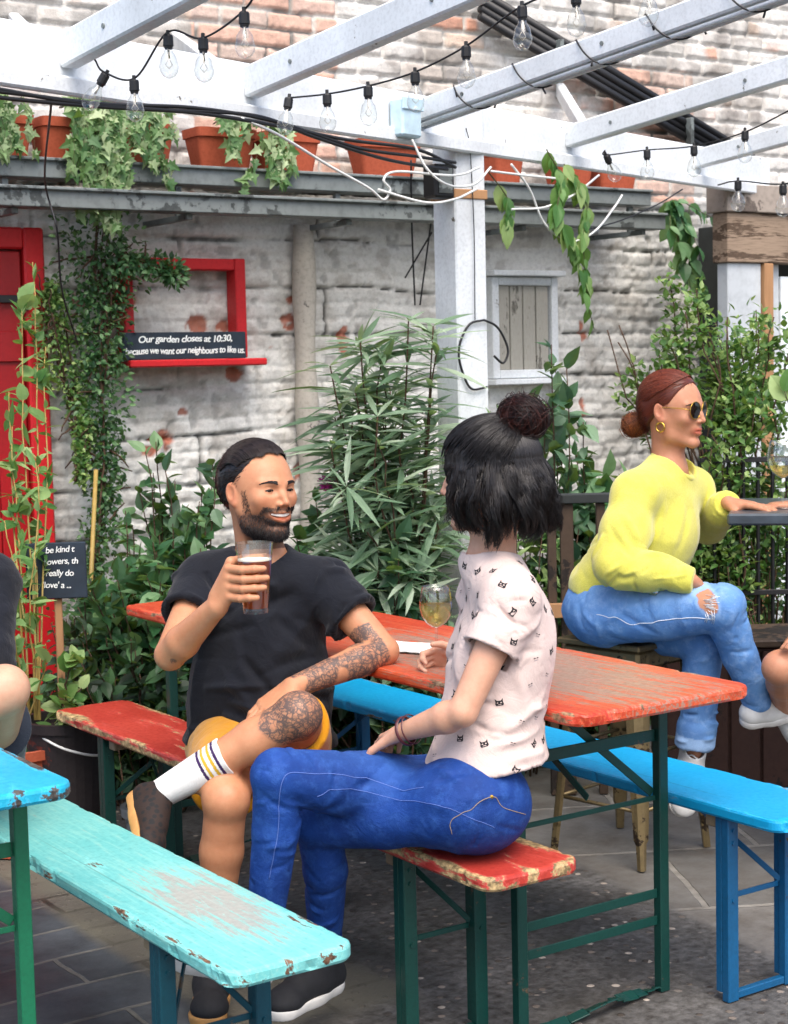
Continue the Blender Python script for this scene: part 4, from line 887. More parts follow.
# ---- dark creeper column with small leaves down the wall left of the red frame
def column(pts, rad, n, sizes, kind, mat, name, label, cat='climber', base=None, flat=.5, stemr=.006, nst=5, dens=1.0, stemmat='bark'):
    C = spline(pts, 60); m_ = len(C); rr = np.interp(np.linspace(0, 1, m_), np.linspace(0, 1, len(rad)), rad)
    u = rng.random(n)*(m_-1.001); i = u.astype(int); c = C[i]; q = rv(n)*(rng.random((n, 1))**.45)*rr[i][:, None]*(1+.75*vnoise(c, 7, 4)[:, None]); q[:, 1] *= flat
    P = c+q; D = unit_rows(q*6/np.maximum(rr[i][:, None], .02)*.15+rv(n)*.7+[0, -.3, -.1]); N = unit_rows(np.array([0, -.7, .7])+rv(n)*.7)
    S = [C+rng.normal(0, .012, 3)+np.cumsum(rng.normal(0, .003, C.shape), 0) for _ in range(nst)]
    for _ in range(nst*5):
        j = rng.integers(4, m_-4); e = C[j]+rv(1)[0]*rr[j]*1.2*np.array([1, flat, 1]); S.append(arch(C[j], e, .2, 6))
    return plant(name, label, cat, C[0]*np.array([1, 1, 0]), S, [(P, D, N, rng.uniform(*sizes, n), kind)], mat, r=stemr, stemmat=stemmat)
w = lambda px, py, y=6.2: atY(px, py, y)
column([w(92, 700, 5.9), w(90, 600, 6.0), w(102, 520, 6.15), w(104, 450, 6.2), w(100, 380, 6.22), w(105, 320, 6.22), w(98, 270, 6.22), w(100, 225, 6.2)], [.10, .13, .10, .11, .12, .12, .13, .16, .12], 4200, (.016, .032), 'ovate', 'leaf_dark', 'climber', 'dense dark green small leaved climber running up the wall beside the red frame')
column([w(80, 480, 6.15), w(82, 430, 6.2), w(68, 370, 6.25), w(56, 320, 6.25), w(52, 285, 6.25)], [.06, .09, .10, .09, .07], 1700, (.016, .03), 'ovate', 'leaf_box', 'climber', 'paler small leaved climber strand leaning left toward the red door')
column([w(108, 262, 6.16), w(135, 262, 6.14), w(165, 268, 6.14), w(178, 278, 6.13)], [.07, .07, .055, .03], 650, (.018, .034), 'ovate', 'leaf_mid', 'climber', 'leafy shoot of climber crossing the top left corner of the red frame', nst=2)
m_ = MB(); m_.tube([w(88, 710, 5.85), w(90, 600, 5.95), w(96, 470, 6.1)], .009, 8); tag(m_.build('cane', M['cane'], None, smooth=True), 'straight bamboo cane standing in the dark climber', 'cane')

# ---- broad leafed plant in front of the red door (left edge)
S = [arch(at(px0, 720, 5.2), at(px1, py, D), .15, 12) for (px0, px1, py, D) in ((40, 14, 300, 5.6), (38, 40, 345, 5.6), (30, 8, 420, 5.4), (36, 30, 470, 5.3), (30, 5, 520, 5.1), (35, 48, 560, 5.2), (22, 18, 590, 5.0), (28, 44, 640, 5.1), (26, 2, 380, 5.5), (40, 26, 260, 5.7))]
plant('climber', 'fresh green broad leafed vine in front of the red door', 'climber', at(34, 720, 5.2)*np.array([1, 1, 0]), S,
      [along(S, 7, .25, .9, .1, (.045, .085), 'round'), along(S, 16, .3, .8, .1, (.03, .06), 'ovate'), along(S, 12, .4, .8, .1, (.05, .09), 'lance')], 'leaf_lime', r=.004, stemmat='cane')
# ---- undergrowth against the wall between door and pipe
def bush(name, label, px, py0, wpx, hpx, D, n, sizes, kind, mat, dp=.25, group=None, nst=26, extra=None, top=1.0, cat='bush', lean=.2, out=.8, dens=None, base=None):
    b = at(px, py0, D); b[2] = 0.0 if base is None else base; k = F_PX/D; Wd, H = wpx/k/2, None; topz = at(px, py0-hpx, D)[2]; S = []
    for i in range(nst):
        x = rng.uniform(-1, 1); h = topz*(1-.45*abs(x)**1.6)*rng.uniform(.55, 1.0)*top; tip = b+RT*x*Wd+FW*rng.normal(0, dp*.5); tip[2] = h; bb = b+RT*x*Wd*.35+FW*rng.normal(0, dp*.25); S.append(arch(bb, tip, lean, 10, .03))
    tot = sum(np.linalg.norm(np.diff(s, axis=0), axis=1).sum() for s in S); d_ = n/tot
    return plant(name, label, cat, b, S, [along(S, d_, .12, out, .1, sizes, kind)], mat, group, r=.0045, stemmat='bark', extra=extra)
bush('bush', 'dark green shrub filling the wall foot behind the bearded man', 175, 720, 190, 240, 6.2, 2300, (.05, .10), 'ovate', 'leaf_mid', .35, nst=70)
bush('bush', 'taller dark shrub between the climber column and the bearded man', 170, 700, 130, 285, 6.25, 700, (.045, .09), 'ovate', 'leaf_mid', .2, nst=26)
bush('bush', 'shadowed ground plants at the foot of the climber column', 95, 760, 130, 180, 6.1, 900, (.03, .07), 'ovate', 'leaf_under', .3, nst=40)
bush('bush', 'low shrub with shade-dark leaf colour under the left end of the red table', 150, 760, 240, 150, 5.9, 1700, (.04, .08), 'ovate', 'leaf_under', .5, nst=60)
bush('bush', 'loose tall shoots with rounded leaves rising left of the man', 190, 640, 110, 205, 6.15, 260, (.05, .09), 'ovate', 'leaf_blue', .15, nst=11, lean=.05)
def flower(px, py, D):
    def f(t):
        m = MB(); c = at(px, py, D)
        for i in range(26): d = rv(1)[0]; m.obox(c+d*.022, d*.012, unit(np.cross(d, (0, 0, 1)))*.009, unit(np.cross(d, (1, 0, 0)))*.0025, .001)
        m.build('flower', M['pink'], t)
    return f
bush('bush', 'shrub with one magenta flower between the man and the long leaved bush', 330, 660, 90, 190, 6.1, 800, (.05, .10), 'ovate', 'leaf_mid', .3, nst=30, extra=flower(327, 483, 5.95))
# ---- oleander: tall long leaved bush left of the post
S = []
b0 = at(400, 700, 6.05)*np.array([1, 1, 0])
for i in range(46):
    px = rng.uniform(328, 436); py = rng.uniform(345, 600); px = np.clip(px, 340, 440); e = at(px, py, rng.uniform(5.6, 6.3)); bb = b0+RT*rng.normal(0, .08)+FW*rng.normal(0, .06); S.append(arch(bb, e, .15+.3*rng.random(), 14, .05))
for (px, py) in ((330, 365), (345, 345), (362, 395), (335, 440), (430, 330), (415, 325), (432, 350)): S.append(arch(b0, at(px, py, 5.8), .1, 12, .02))
def whorls(S, n, size):
    P, D = [], []
    for s in S:
        L = np.linalg.norm(np.diff(s, axis=0), axis=1).sum(); m = max(3, int(L*11))
        for u in np.r_[rng.uniform(.45, 1, m), [1, 1, .98]]:
            i = min(int(u*(len(s)-1)), len(s)-2); f = u*(len(s)-1)-i; p = s[i]*(1-f)+s[i+1]*f; d = unit(s[i+1]-s[i]); a = unit(np.cross(d, rv(1)[0])); b = np.cross(d, a)
            for j in range(3): th = j*2.094+rng.random()*.5; P.append(p); D.append(d*rng.uniform(.3, .9)+a*math.cos(th)+b*math.sin(th)+[0, 0, -.35])
    P = np.array(P); D = unit_rows(np.array(D)); N = unit_rows(np.array([0, -.3, 1.])+rv(len(P))*.5); return (P, D, N, rng.uniform(*size, len(P)), 'needle')
plant('oleander_bush', 'tall bush of long narrow grey green leaves left of the white post', 'bush', b0, S, [whorls(S, 0, (.10, .24))], 'leaf_ole', r=.006, stemmat='bark')
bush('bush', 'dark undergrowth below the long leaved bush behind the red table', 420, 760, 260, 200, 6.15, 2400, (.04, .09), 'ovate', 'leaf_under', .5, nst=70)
bush('bush', 'mid green shrub with pointed leaves low in front of the long leaved bush', 395, 640, 130, 110, 5.8, 500, (.06, .11), 'ovate', 'leaf_blue', .25, nst=20)
# ---- vine hanging from the beam right of the post
S = [spline([bl(527, 150, -.10), bl(535, 180, -.13), bl(528, 215, -.14), bl(545, 245, -.14), bl(552, 275, -.13), bl(566, 330, -.13)], 20), spline([bl(540, 165, -.12), bl(560, 200, -.13), bl(556, 240, -.13), bl(562, 300, -.12)], 16), spline([bl(500, 170, .05), bl(510, 200, 0), bl(506, 225, 0)], 8)]
P, D, N, sz, kd = along(S, 62, .0, .5, .9, (.05, .105), 'ovate'); plant('hanging_vine', 'hanging vine with pale drooping leaves just right of the post', 'climber', S[0][0], S, [(P, D, unit_rows(np.array([0, -1, .3])+rv(len(P))*.5), sz, kd)], 'leaf_lime', r=.003)
# ---- plants between the post and the yellow sweater
bush('bush', 'tall airy shrub with oval leaves behind the bun of the cat shirt woman', 560, 700, 120, 380, 6.3, 800, (.05, .10), 'ovate', 'leaf_blue', .2, nst=16, lean=.02)
bush('bush', 'yellow green weeping leaves beside the white window', 520, 640, 90, 300, 6.1, 600, (.06, .11), 'lance', 'leaf_lime', .2, nst=16, lean=.05)
bush('bush', 'broad dark leaved shrub left of the yellow sweater', 612, 660, 110, 290, 6.3, 700, (.06, .12), 'ovate', 'leaf_mid', .2, nst=16, lean=.05)
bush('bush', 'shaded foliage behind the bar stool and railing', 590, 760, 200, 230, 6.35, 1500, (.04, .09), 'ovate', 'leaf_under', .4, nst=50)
# ---- privet like shrub behind the yellow woman, right
S = []
b0 = at(735, 720, 6.45)*np.array([1, 1, 0])
for (px, py) in [(640, 335), (655, 350), (668, 335), (690, 300), (712, 285), (700, 330), (745, 300), (758, 320), (770, 350), (730, 350), (690, 370), (650, 375), (785, 345), (720, 395), (745, 385), (765, 400), (700, 405), (782, 420), (725, 430), (750, 440), (772, 460), (735, 475), (712, 468), (760, 500), (742, 520), (730, 560), (770, 560), (705, 540), (785, 600), (750, 610)]:
    for r_ in range(2): S.append(arch(b0+RT*rng.normal(0, .1), at(px+rng.normal(0, 14), py+rng.normal(0, 10), rng.uniform(6.2, 6.7)), .3, 14, .07))
P, D, N, sz, kd = along(S, 190, .4, .9, .0, (.020, .045), 'ovate'); q_ = vnoise(P, 5.5, 3) > -.22; P, D, N, sz = P[q_]+rv(q_.sum(), .045), D[q_], N[q_], sz[q_]
plant('bush', 'large airy privet bush with small bright leaves behind the woman in sunglasses', 'bush', b0, S, [(P, D, N, sz, kd)], 'leaf_box', r=.006, stemmat='bark')
bush('climber', 'small dark leaves threaded through the black trellis fence', 760, 800, 150, 300, 6.42, 1500, (.02, .045), 'ovate', 'leaf_dark', .1, nst=46, cat='climber', lean=.02)
# ---- big leaves high in the dark corner
S = [arch(atY(672, 200, 6.2), atY(px, py, 6.1), .3, 8, .02) for px, py in ((690, 225), (680, 260), (700, 245), (705, 285), (668, 235), (715, 220), (690, 290))]
P, D, N, sz, kd = along(S, 46, .0, .8, .6, (.06, .13), 'ovate'); plant('climber', 'large leaved creeper hanging in the dark corner beside the cabin', 'climber', S[0][0], S, [(P, D, unit_rows(np.array([0, -1, .3])+rv(len(P))*.6), sz, kd)], 'leaf_mid', r=.003)
# single big fresh leaf at the right edge
S = [arch(at(800, 440, 4.9), at(786, 392, 4.85), .1, 6, .004)]
plant('plant', 'big bright green leaf at the right edge above the wine glass', 'plant', S[0][0], S, [(S[0][-2:], np.array([-RT*.5-UP*.0+UP*.8, RT*.3+UP]), np.array([-FW, -FW+RT*.3]), np.array([.085, .07]), 'round')], 'leaf_lime', r=.003)
# potted plant low at left, by the bucket
bush('bush', 'small green plant growing out of the dark bucket', 66, 715, 70, 90, 5.3, 160, (.04, .07), 'round', 'leaf_lime', .1, nst=10, lean=.3, base=.36)
# ================================================================== people: implicit-surface modeller
import openvdb as _vdb
from mathutils.bvhtree import BVHTree

class Ops(list):
    def cone(s, a, b, ra, rb, k=.015, neg=False): s.append(('c', np.asarray(a, float), np.asarray(b, float), ra, rb, k, neg)); return s
    def ball(s, c, r, k=.01, neg=False): return s.ell(c, (r, r, r), None, k, neg)
    def ell(s, c, r, fr=None, k=.02, neg=False):
        s.append(('e', np.asarray(c, float), np.asarray(r, float), np.eye(3) if fr is None else np.asarray(fr, float), k, neg)); return s
    def tube(s, a, b, ra, rb, k=.01, neg=False, cut=None):
        """cone with a flat end at b"""
        s.append(('t', np.asarray(a, float), np.asarray(b, float), ra, rb, k, neg)); return s
    def plane(s, p, n, c=None, r=None): s.append(('p', np.asarray(p, float), unit(n), None if c is None else np.asarray(c, float), r)); return s
    def chain(s, pts, rs, k=.015):
        for i in range(len(pts)-1): s.cone(pts[i], pts[i+1], rs[i], rs[i+1], k)
        return s
def _bb(o):
    if o[0] in 'ct': e = max(o[3], o[4]); return np.minimum(o[1], o[2])-e, np.maximum(o[1], o[2])+e
    if o[0] == 'e': e = np.abs(o[3]*o[2][:, None]).sum(0); return o[1]-e, o[1]+e
    return None
def field(ops, h, lo=None, hi=None):
    L = [_bb(o) for o in ops if o[0] != 'p' and not (o[-1] is True)]
    l0 = np.min([b[0] for b in L], 0)-.012; h0 = np.max([b[1] for b in L], 0)+.012
    if lo is not None: l0 = np.maximum(l0, lo); h0 = np.minimum(h0, hi)
    n = np.ceil((h0-l0)/h).astype(int)+1; d = np.full(n, .1, np.float32)
    ax = [(l0[i]+np.arange(n[i])*h).astype(np.float32) for i in range(3)]
    for o in ops:
        if o[0] == 'p':
            if o[3] is None: sl = [slice(0, n[i]) for i in range(3)]
            else: sl = [slice(max(0, int((o[3][i]-o[4]-l0[i])/h)), min(n[i], int((o[3][i]+o[4]-l0[i])/h)+1)) for i in range(3)]
            if any(q.start >= q.stop for q in sl): continue
            X, Y, Z = np.ix_(ax[0][sl[0]], ax[1][sl[1]], ax[2][sl[2]]); v = (X-o[1][0])*o[2][0]+(Y-o[1][1])*o[2][1]+(Z-o[1][2])*o[2][2]
            b = d[tuple(sl)]; v = v.astype(np.float32)
            if o[3] is not None: v = np.where((X-o[3][0])**2+(Y-o[3][1])**2+(Z-o[3][2])**2 < o[4]**2, v, -1)
            d[tuple(sl)] = np.maximum(b, v); continue
        k = o[-2]; neg = o[-1]; a, b = _bb(o); pad = k+2.5*h
        sl = [slice(max(0, int((a[i]-pad-l0[i])/h)), min(n[i], int((b[i]+pad-l0[i])/h)+2)) for i in range(3)]
        if any(q.start >= q.stop for q in sl): continue
        X, Y, Z = np.ix_(ax[0][sl[0]], ax[1][sl[1]], ax[2][sl[2]])
        if o[0] in 'ct':
            A, Bq, ra, rb = o[1], o[2], o[3], o[4]; ba = Bq-A; L2 = ba@ba+1e-12
            px, py, pz = X-np.float32(A[0]), Y-np.float32(A[1]), Z-np.float32(A[2]); t0 = (px*ba[0]+py*ba[1]+pz*ba[2])/L2
            t = np.clip(t0, 0, 1 if o[0] == 'c' else 2)
            v = np.sqrt((px-t*ba[0])**2+(py-t*ba[1])**2+(pz-t*ba[2])**2)-(ra+(rb-ra)*np.minimum(t, 1))
            if o[0] == 't': v = np.maximum(v, (t0-1)*math.sqrt(L2))
        else:
            c, r, f = o[1], o[2], o[3]; px, py, pz = X-np.float32(c[0]), Y-np.float32(c[1]), Z-np.float32(c[2])
            q = [px*f[i][0]+py*f[i][1]+pz*f[i][2] for i in range(3)]
            k0 = np.sqrt((q[0]/r[0])**2+(q[1]/r[1])**2+(q[2]/r[2])**2); k1 = np.sqrt((q[0]/r[0]**2)**2+(q[1]/r[1]**2)**2+(q[2]/r[2]**2)**2)+1e-9
            v = k0*(k0-1)/k1
        v = v.astype(np.float32); D = d[tuple(sl)]
        if neg: v = -v; hh = np.maximum(k-np.abs(D-v), 0)/k; D[...] = np.maximum(D, v)+hh*hh*k*.25
        else: hh = np.maximum(k-np.abs(D-v), 0)/k; D[...] = np.minimum(D, v)-hh*hh*k*.25
    return d, l0
def extract(ops, h, lo=None, hi=None):
    d, l0 = field(ops, h, lo, hi); d = np.clip(d, -4*h, 4*h)
    G = _vdb.FloatGrid(float(4*h)); G.copyFromArray(np.ascontiguousarray(d)); P, Q = G.convertToQuads(isovalue=0.0)
    V = P.astype(np.float64)*h+l0; Q = Q.astype(np.int64); return V, Q
def vnormals(V, Q):
    n = np.cross(V[Q[:, 2]]-V[Q[:, 0]], V[Q[:, 3]]-V[Q[:, 1]]); N = np.zeros_like(V)
    for j in range(4): np.add.at(N, Q[:, j], n)
    return N/(np.linalg.norm(N, axis=1)[:, None]+1e-12)
def compact(V, Q):
    u, inv = np.unique(Q, return_inverse=True); return V[u], inv.reshape(Q.shape)
def relax(V, Q, it=1, lam=.5):
    for _ in range(it):
        S = np.zeros_like(V); c = np.zeros(len(V))
        for j in range(4):
            np.add.at(S, Q[:, j], V[Q[:, (j+1) % 4]]+V[Q[:, j-1]]); np.add.at(c, Q[:, j], 2)
        V = V+(S/np.maximum(c, 1)[:, None]-V)*lam
    return V
def multires(ops, h, fine):
    """one surface, finer in the listed balls (centre, radius, voxel)"""
    V, Q = extract(ops, h); c = V[Q].mean(1); keep = np.ones(len(Q), bool)
    for (p, r, hf) in fine: keep &= np.linalg.norm(c-p, axis=1) > r-h*.4
    VS, QS = [], []; v, q = compact(V, Q[keep]); VS.append(v); QS.append(q); o = len(v)
    for (p, r, hf) in fine:
        p = np.asarray(p); v, q = extract(ops, hf, p-r-.01, p+r+.01); c = v[q].mean(1)
        inside = np.linalg.norm(c-p, axis=1) < r+h*.4
        bx = (np.abs(v[q].mean(1)-p) < r+.006).all(1); v, q = compact(v, q[inside & bx]); VS.append(v); QS.append(q+o); o += len(v)
    return np.concatenate(VS), np.concatenate(QS)
def solid(name, ops, h, mat, parent, disp=None, attrs=None, fine=None, it=1):
    V, Q = multires(ops, h, fine) if fine else extract(ops, h)
    if it: V = relax(V, Q, it)
    if disp: N = vnormals(V, Q); V = V+N*disp(V, N)[:, None]
    A = attrs(V) if attrs else None
    o = mesh_np(name, V, [Q], mat, parent, True, attrs=A, origin=parent_loc(parent)); o['_n'] = 0; del o['_n']
    return o, V, Q
def frame(fwd, up):
    f = unit(fwd); u = unit(np.asarray(up, float)-f*(np.asarray(up, float)@f)); r = np.cross(f, u); return np.array([r, f, u])  # rows x(right) y(front) z(up)
# ---------------- parts of the body
def hand(o, W, d, n, thumb, curls, s=1., spread=.0, tdir=None, k=.003, tc=.5):
    W = np.asarray(W, float); d = unit(d); n = unit(np.asarray(n, float)-d*(np.asarray(n, float)@d)); t = np.cross(n, d); t = t if t@np.asarray(thumb, float) > 0 else -t
    K = []
    for i, (off, ln) in enumerate(((.028, .088), (.0095, .092), (-.0095, .087), (-.0275, .078))):
        K.append(W+(d*ln+t*off)*s); w0 = W+(t*off*.55+d*.006)*s
        o.cone(w0, K[-1], .0145*s, .0112*s, .012*s)
    o.cone(W+(t*.02+d*.02+n*.005)*s, W+(t*.03+d*.055+n*.009)*s, .015*s, .012*s, .014*s)
    o.cone(W+(-t*.018+d*.02+n*.004)*s, W+(-t*.024+d*.05+n*.005)*s, .014*s, .011*s, .014*s)
    tips = []
    for i in range(4):
        c = curls[i] if isinstance(curls[i], (tuple, list)) else (curls[i]*.55, curls[i], curls[i]*.7)
        L = np.array([.043, .027, .022])*(1, 1.1, 1.03, .82)[i]*s; R_ = np.array([.0098, .0088, .0082, .0068])*(1, 1, .97, .88)[i]*s; p = K[i]; a_ = 0
        dd = unit(d+t*spread*(1.5-i)/1.5)
        for j in range(3):
            a_ += c[j]; q = p+(dd*math.cos(a_)+n*math.sin(a_))*L[j]; o.cone(p, q, R_[j], R_[j+1], k*s); p = q
        tips.append(p)
    td = unit(d*.62+t*.62+n*.35) if tdir is None else unit(tdir)
    b = W+(d*.018+t*.022+n*.006)*s; p1 = b+unit(d*.7+t*.6+n*.3)*.038*s; p2 = p1+td*.034*s; td2 = unit(td+(n*.5-t*.4)*tc); p3 = p2+td2*.026*s
    o.cone(b, p1, .0155*s, .012*s, .01*s); o.cone(p1, p2, .0115*s, .0098*s, .004*s); o.cone(p2, p3, .0098*s, .0078*s, .003*s)
    return tips
def hand_wrap(o, W, C, axis, e_thumbside, phi0, dphi, Rg, order, s=1., thumb_phi=None, zoff=0.):
    """hand closed round a cylinder: C centre at index height, axis up; knuckles at angle phi0, tips phi0+dphi"""
    ax = unit(axis); e1 = unit(RT-ax*(RT@ax)); e2 = np.cross(ax, e1); e2 = e2 if e2@(-FW) > 0 else -e2
    pt = lambda ph, r, z: C+(e1*math.cos(ph)+e2*math.sin(ph))*r+ax*z
    for i in range(4):
        z = -i*.0215*s+zoff; L = (1, 1.08, 1., .8)[i]; r = Rg+.0095*s; w = W+ax*(-i+1.5)*.011*s
        K = pt(phi0, r+.012, z); o.cone(w, K, .0145*s, .0115*s, .012)
        phs = [0, .42, .72, .96]; p = K
        rr = [.0105, .0096, .0088, .0072]
        for j in range(3):
            q = pt(phi0+dphi*L*phs[j+1], r, z+(.002 if j else 0)); o.cone(p, q, rr[j]*s, rr[j+1]*s, .003); p = q
    if thumb_phi is not None:
        b = W+ax*.022*s; p1 = pt(phi0+.5, Rg+.02, .012); p2 = pt(phi0+1.15, Rg+.011, .016); p3 = pt(thumb_phi, Rg+.0095, .02)
        o.cone(b, p1, .0155*s, .012*s, .01); o.cone(p1, p2, .0118*s, .01*s, .004); o.cone(p2, p3, .01*s, .008*s, .003)
def head_ops(o, c, F, s=1., smile=0, fem=False, noseup=0, neckbase=None, ears=True):
    """c head centre, F rows right/front/up"""
    T = lambda x, y, z: np.asarray(c)+(F[0]*x+F[1]*y+F[2]*z)*s
    k = .014*s
    o.ell(T(0, -.014, .036), np.array([.0765, .096, .083])*s, F, .03*s); o.ell(T(0, .012, -.002), np.array([.068, .080, .075])*s, F, .03*s)
    o.ell(T(0, .022, -.045), np.array([.054 if fem else .058, .062, .066])*s, F, .03*s)
    jw = .044 if fem else .051; ch = .0
    for g_ in (-1, 1):
        o.chain([T(g_*.060, -.004, -.03), T(g_*jw, .012, -.078), T(g_*.013, .068, -.103)], [.017*s, .015*s, .0145*s], .022*s)
        o.ell(T(g_*(.041+.003*smile), .060, -.026+.006*smile), np.array([.019, .017, .015+.003*smile])*s, F, .02*s)     # cheek
        o.cone(T(g_*.012, .082, .018), T(g_*.046, .066, .020), .0085*s, .007*s, .013*s)        # brow
    o.ell(T(0, .074, -.102), np.array([.017, .013, .013])*s, F, .014*s)
    for g_ in (-1, 1):                                                                # sockets
        o.ell(T(g_*.0315, .092, .001), np.array([.0175, .013, .011])*s, F, .011*s, True)
        o.ell(T(g_*.0315, .0685, .000), np.array([.0145, .0145, .0125])*s, F, .003*s)      # lids
        o.ell(T(g_*.0325, .0860, -.0010+.001*smile), np.array([.0125, .0095, .0032 if smile else .0042])*s, F, .0012*s, True)   # opening
    o.chain([T(0, .080, .012), T(0, .0935, -.012), T(0, .1035, -.030)], [.0075*s, .0075*s, .0085*s], .010*s)      # nose
    for g_ in (-1, 1): o.ell(T(g_*.0115, .0915, -.034), np.array([.0080, .0100, .0068])*s, F, .006*s); o.ball(T(g_*.0065, .0985, -.0405), .0028*s, .003*s, True)
    o.ell(T(0, .076, -.062), np.array([.027+.006*smile, .016, .020])*s, F, .014*s)
    mw = .021+.019*smile; zz = -.064
    if smile:
        o.chain([T(-mw*.8, .082, zz+.010), T(-mw*.4, .094, zz+.002), T(0, .098, zz+.0005), T(mw*.4, .094, zz+.001), T(mw*.8, .082, zz+.010)], [.004*s, .0095*s, .0108*s, .0095*s, .004*s], .002*s)
        for q_ in range(1, 5): o[-q_] = (*o[-q_][:-1], True)
        o.cone(T(-.024, .082, zz+.004), T(.024, .082, zz+.004), .0065*s, .0065*s, .001); o[-1] = (*o[-1][:-1], True)
        o.chain([T(-mw, .066, zz+.015), T(-mw*.55, .085, zz+.0110), T(0, .0915, zz+.0105), T(mw*.55, .085, zz+.0110), T(mw, .066, zz+.015)], [.002*s, .003*s, .0032*s, .003*s, .002*s], .004*s)
        o.chain([T(-mw, .066, zz+.014), T(-mw*.55, .083, zz-.0060), T(0, .0905, zz-.012), T(mw*.55, .083, zz-.0060), T(mw, .066, zz+.014)], [.002*s, .004*s, .0045*s, .004*s, .002*s], .004*s)
    else:
        o.chain([T(-mw, .079, zz), T(-mw*.35, .0905, zz+.005), T(0, .0915, zz+.0038), T(mw*.35, .0905, zz+.005), T(mw, .079, zz)], [.002*s, .0045*s, .0042*s, .0045*s, .002*s], .004*s)
        o.chain([T(-mw, .079, zz-.001), T(-mw*.4, .0885, zz-.0075), T(0, .0905, zz-.0085), T(mw*.4, .0885, zz-.0075), T(mw, .079, zz-.001)], [.002*s, .0050*s, .0056*s, .0050*s, .002*s], .004*s)
        o.chain([T(-mw*.95, .0855, zz-.0012), T(0, .0985, zz-.0012), T(mw*.95, .0855, zz-.0012)], [.0012*s, .0016*s, .0012*s], .002*s)[-1]
        o[-1] = (*o[-1][:-1], True); o[-2] = (*o[-2][:-1], True)
    if ears:
        for g_ in (-1, 1):
            e = frame(F[1]*.35+F[0]*g_, F[2]-F[1]*.18)
            o.ell(T(g_*.0790, -.012, -.006), np.array([.017, .0075, .030])*s, e, .006*s); o.ell(T(g_*.0865, -.010, .000), np.array([.0105, .006, .018])*s, e, .004*s, True)
            o.ball(T(g_*.074, -.004, -.030), .0085*s, .007*s)
    if neckbase is not None:
        r = .046 if fem else .056
        o.cone(T(0, -.030, -.035), neckbase, r*s*1.02, r*1.1, .03)
        if not fem: o.ball(T(0, .018, -.135), .014*s, .02)
    return T
def torso_frame(J):
    up = unit(J['neck']-J['pelvis']); r = unit(J['shR']-J['shL']); r = unit(r-up*(r@up)); f = np.cross(up, r); return np.array([r, f, up])
def limb_sides(J): return (('L', J['shL'], J['elL'], J['wrL']), ('R', J['shR'], J['elR'], J['wrR']))
def body_ops(o, J, g=1., fem=False, off=0., arms=True, legs=True, torso=True, bust=1., lg=1.):
    T = torso_frame(J); w = .90 if fem else 1.; off0 = off; off = off-(.009 if off == 0 else 0)
    if torso:
        o.ell(J['chest'], (.148*w+off, .104*w+off, .165+off), T, .04); o.ell(lerp(J['chest'], J['pelvis'], .52), (.122*w+off, .092*w+off, .14+off), T, .05)
        o.ell(J['pelvis'], (.158+off, .108+off, .105+off), T, .05)
        o.cone(lerp(J['shL'], J['neck'], .12), lerp(J['shR'], J['neck'], .12), .052*w+off, .052*w+off, .04)
        for q in ('shL', 'shR'): o.cone(J['neck'], lerp(J[q], J['neck'], .15), .052*w+off, .046*w+off, .035)
        if fem and bust:
            for g_ in (-1, 1): o.ell(J['chest']+T[0]*g_*.064+T[1]*.070*bust-T[2]*.018, (.054+off, .046+off, .054+off), T, .04)
    off = off0
    if arms:
        for (q, a, b, c) in limb_sides(J):
            o.ball(a, .053*w*g+off, .03); o.cone(a, b, .049*w*g+off, .037*w*g+off, .02)
            m = lerp(b, c, .28); o.cone(b, m, .037*w*g+off, .040*w*g+off, .007); o.cone(m, c, .040*w*g+off, .0255*w*g+off, .01)
    g = g*lg
    if legs:
        for q in 'LR':
            a, b, c = J['hip'+q], J['kn'+q], J['an'+q]; back = unit(unit(a-b)+unit(c-b))
            o.cone(a, b, (.082 if not fem else .084)*g+off, (.054 if not fem else .050)*g+off, .03); o.ball(b-back*.004, (.051 if not fem else .048)*g+off, .012)
            m = lerp(b, c, .30)+back*.012; o.cone(b, m, .048*g+off, .049*g+off, .012); o.cone(m, c, .049*g+off, .032*g+off, .015)
            if 'toe'+q in J:
                t = J['toe'+q]; n = J.get('up'+q, UP); dd = unit(t-c)
                o.cone(c, lerp(c, t, .5)-n*.03, .034*g, .034*g, .02); o.cone(c-n*.045-dd*.02, lerp(c, t, .5)-n*.035, .03*g, .036*g, .02); o.cone(lerp(c, t, .5)-n*.035, t-n*.01, .036*g, .022*g, .02)
    return T
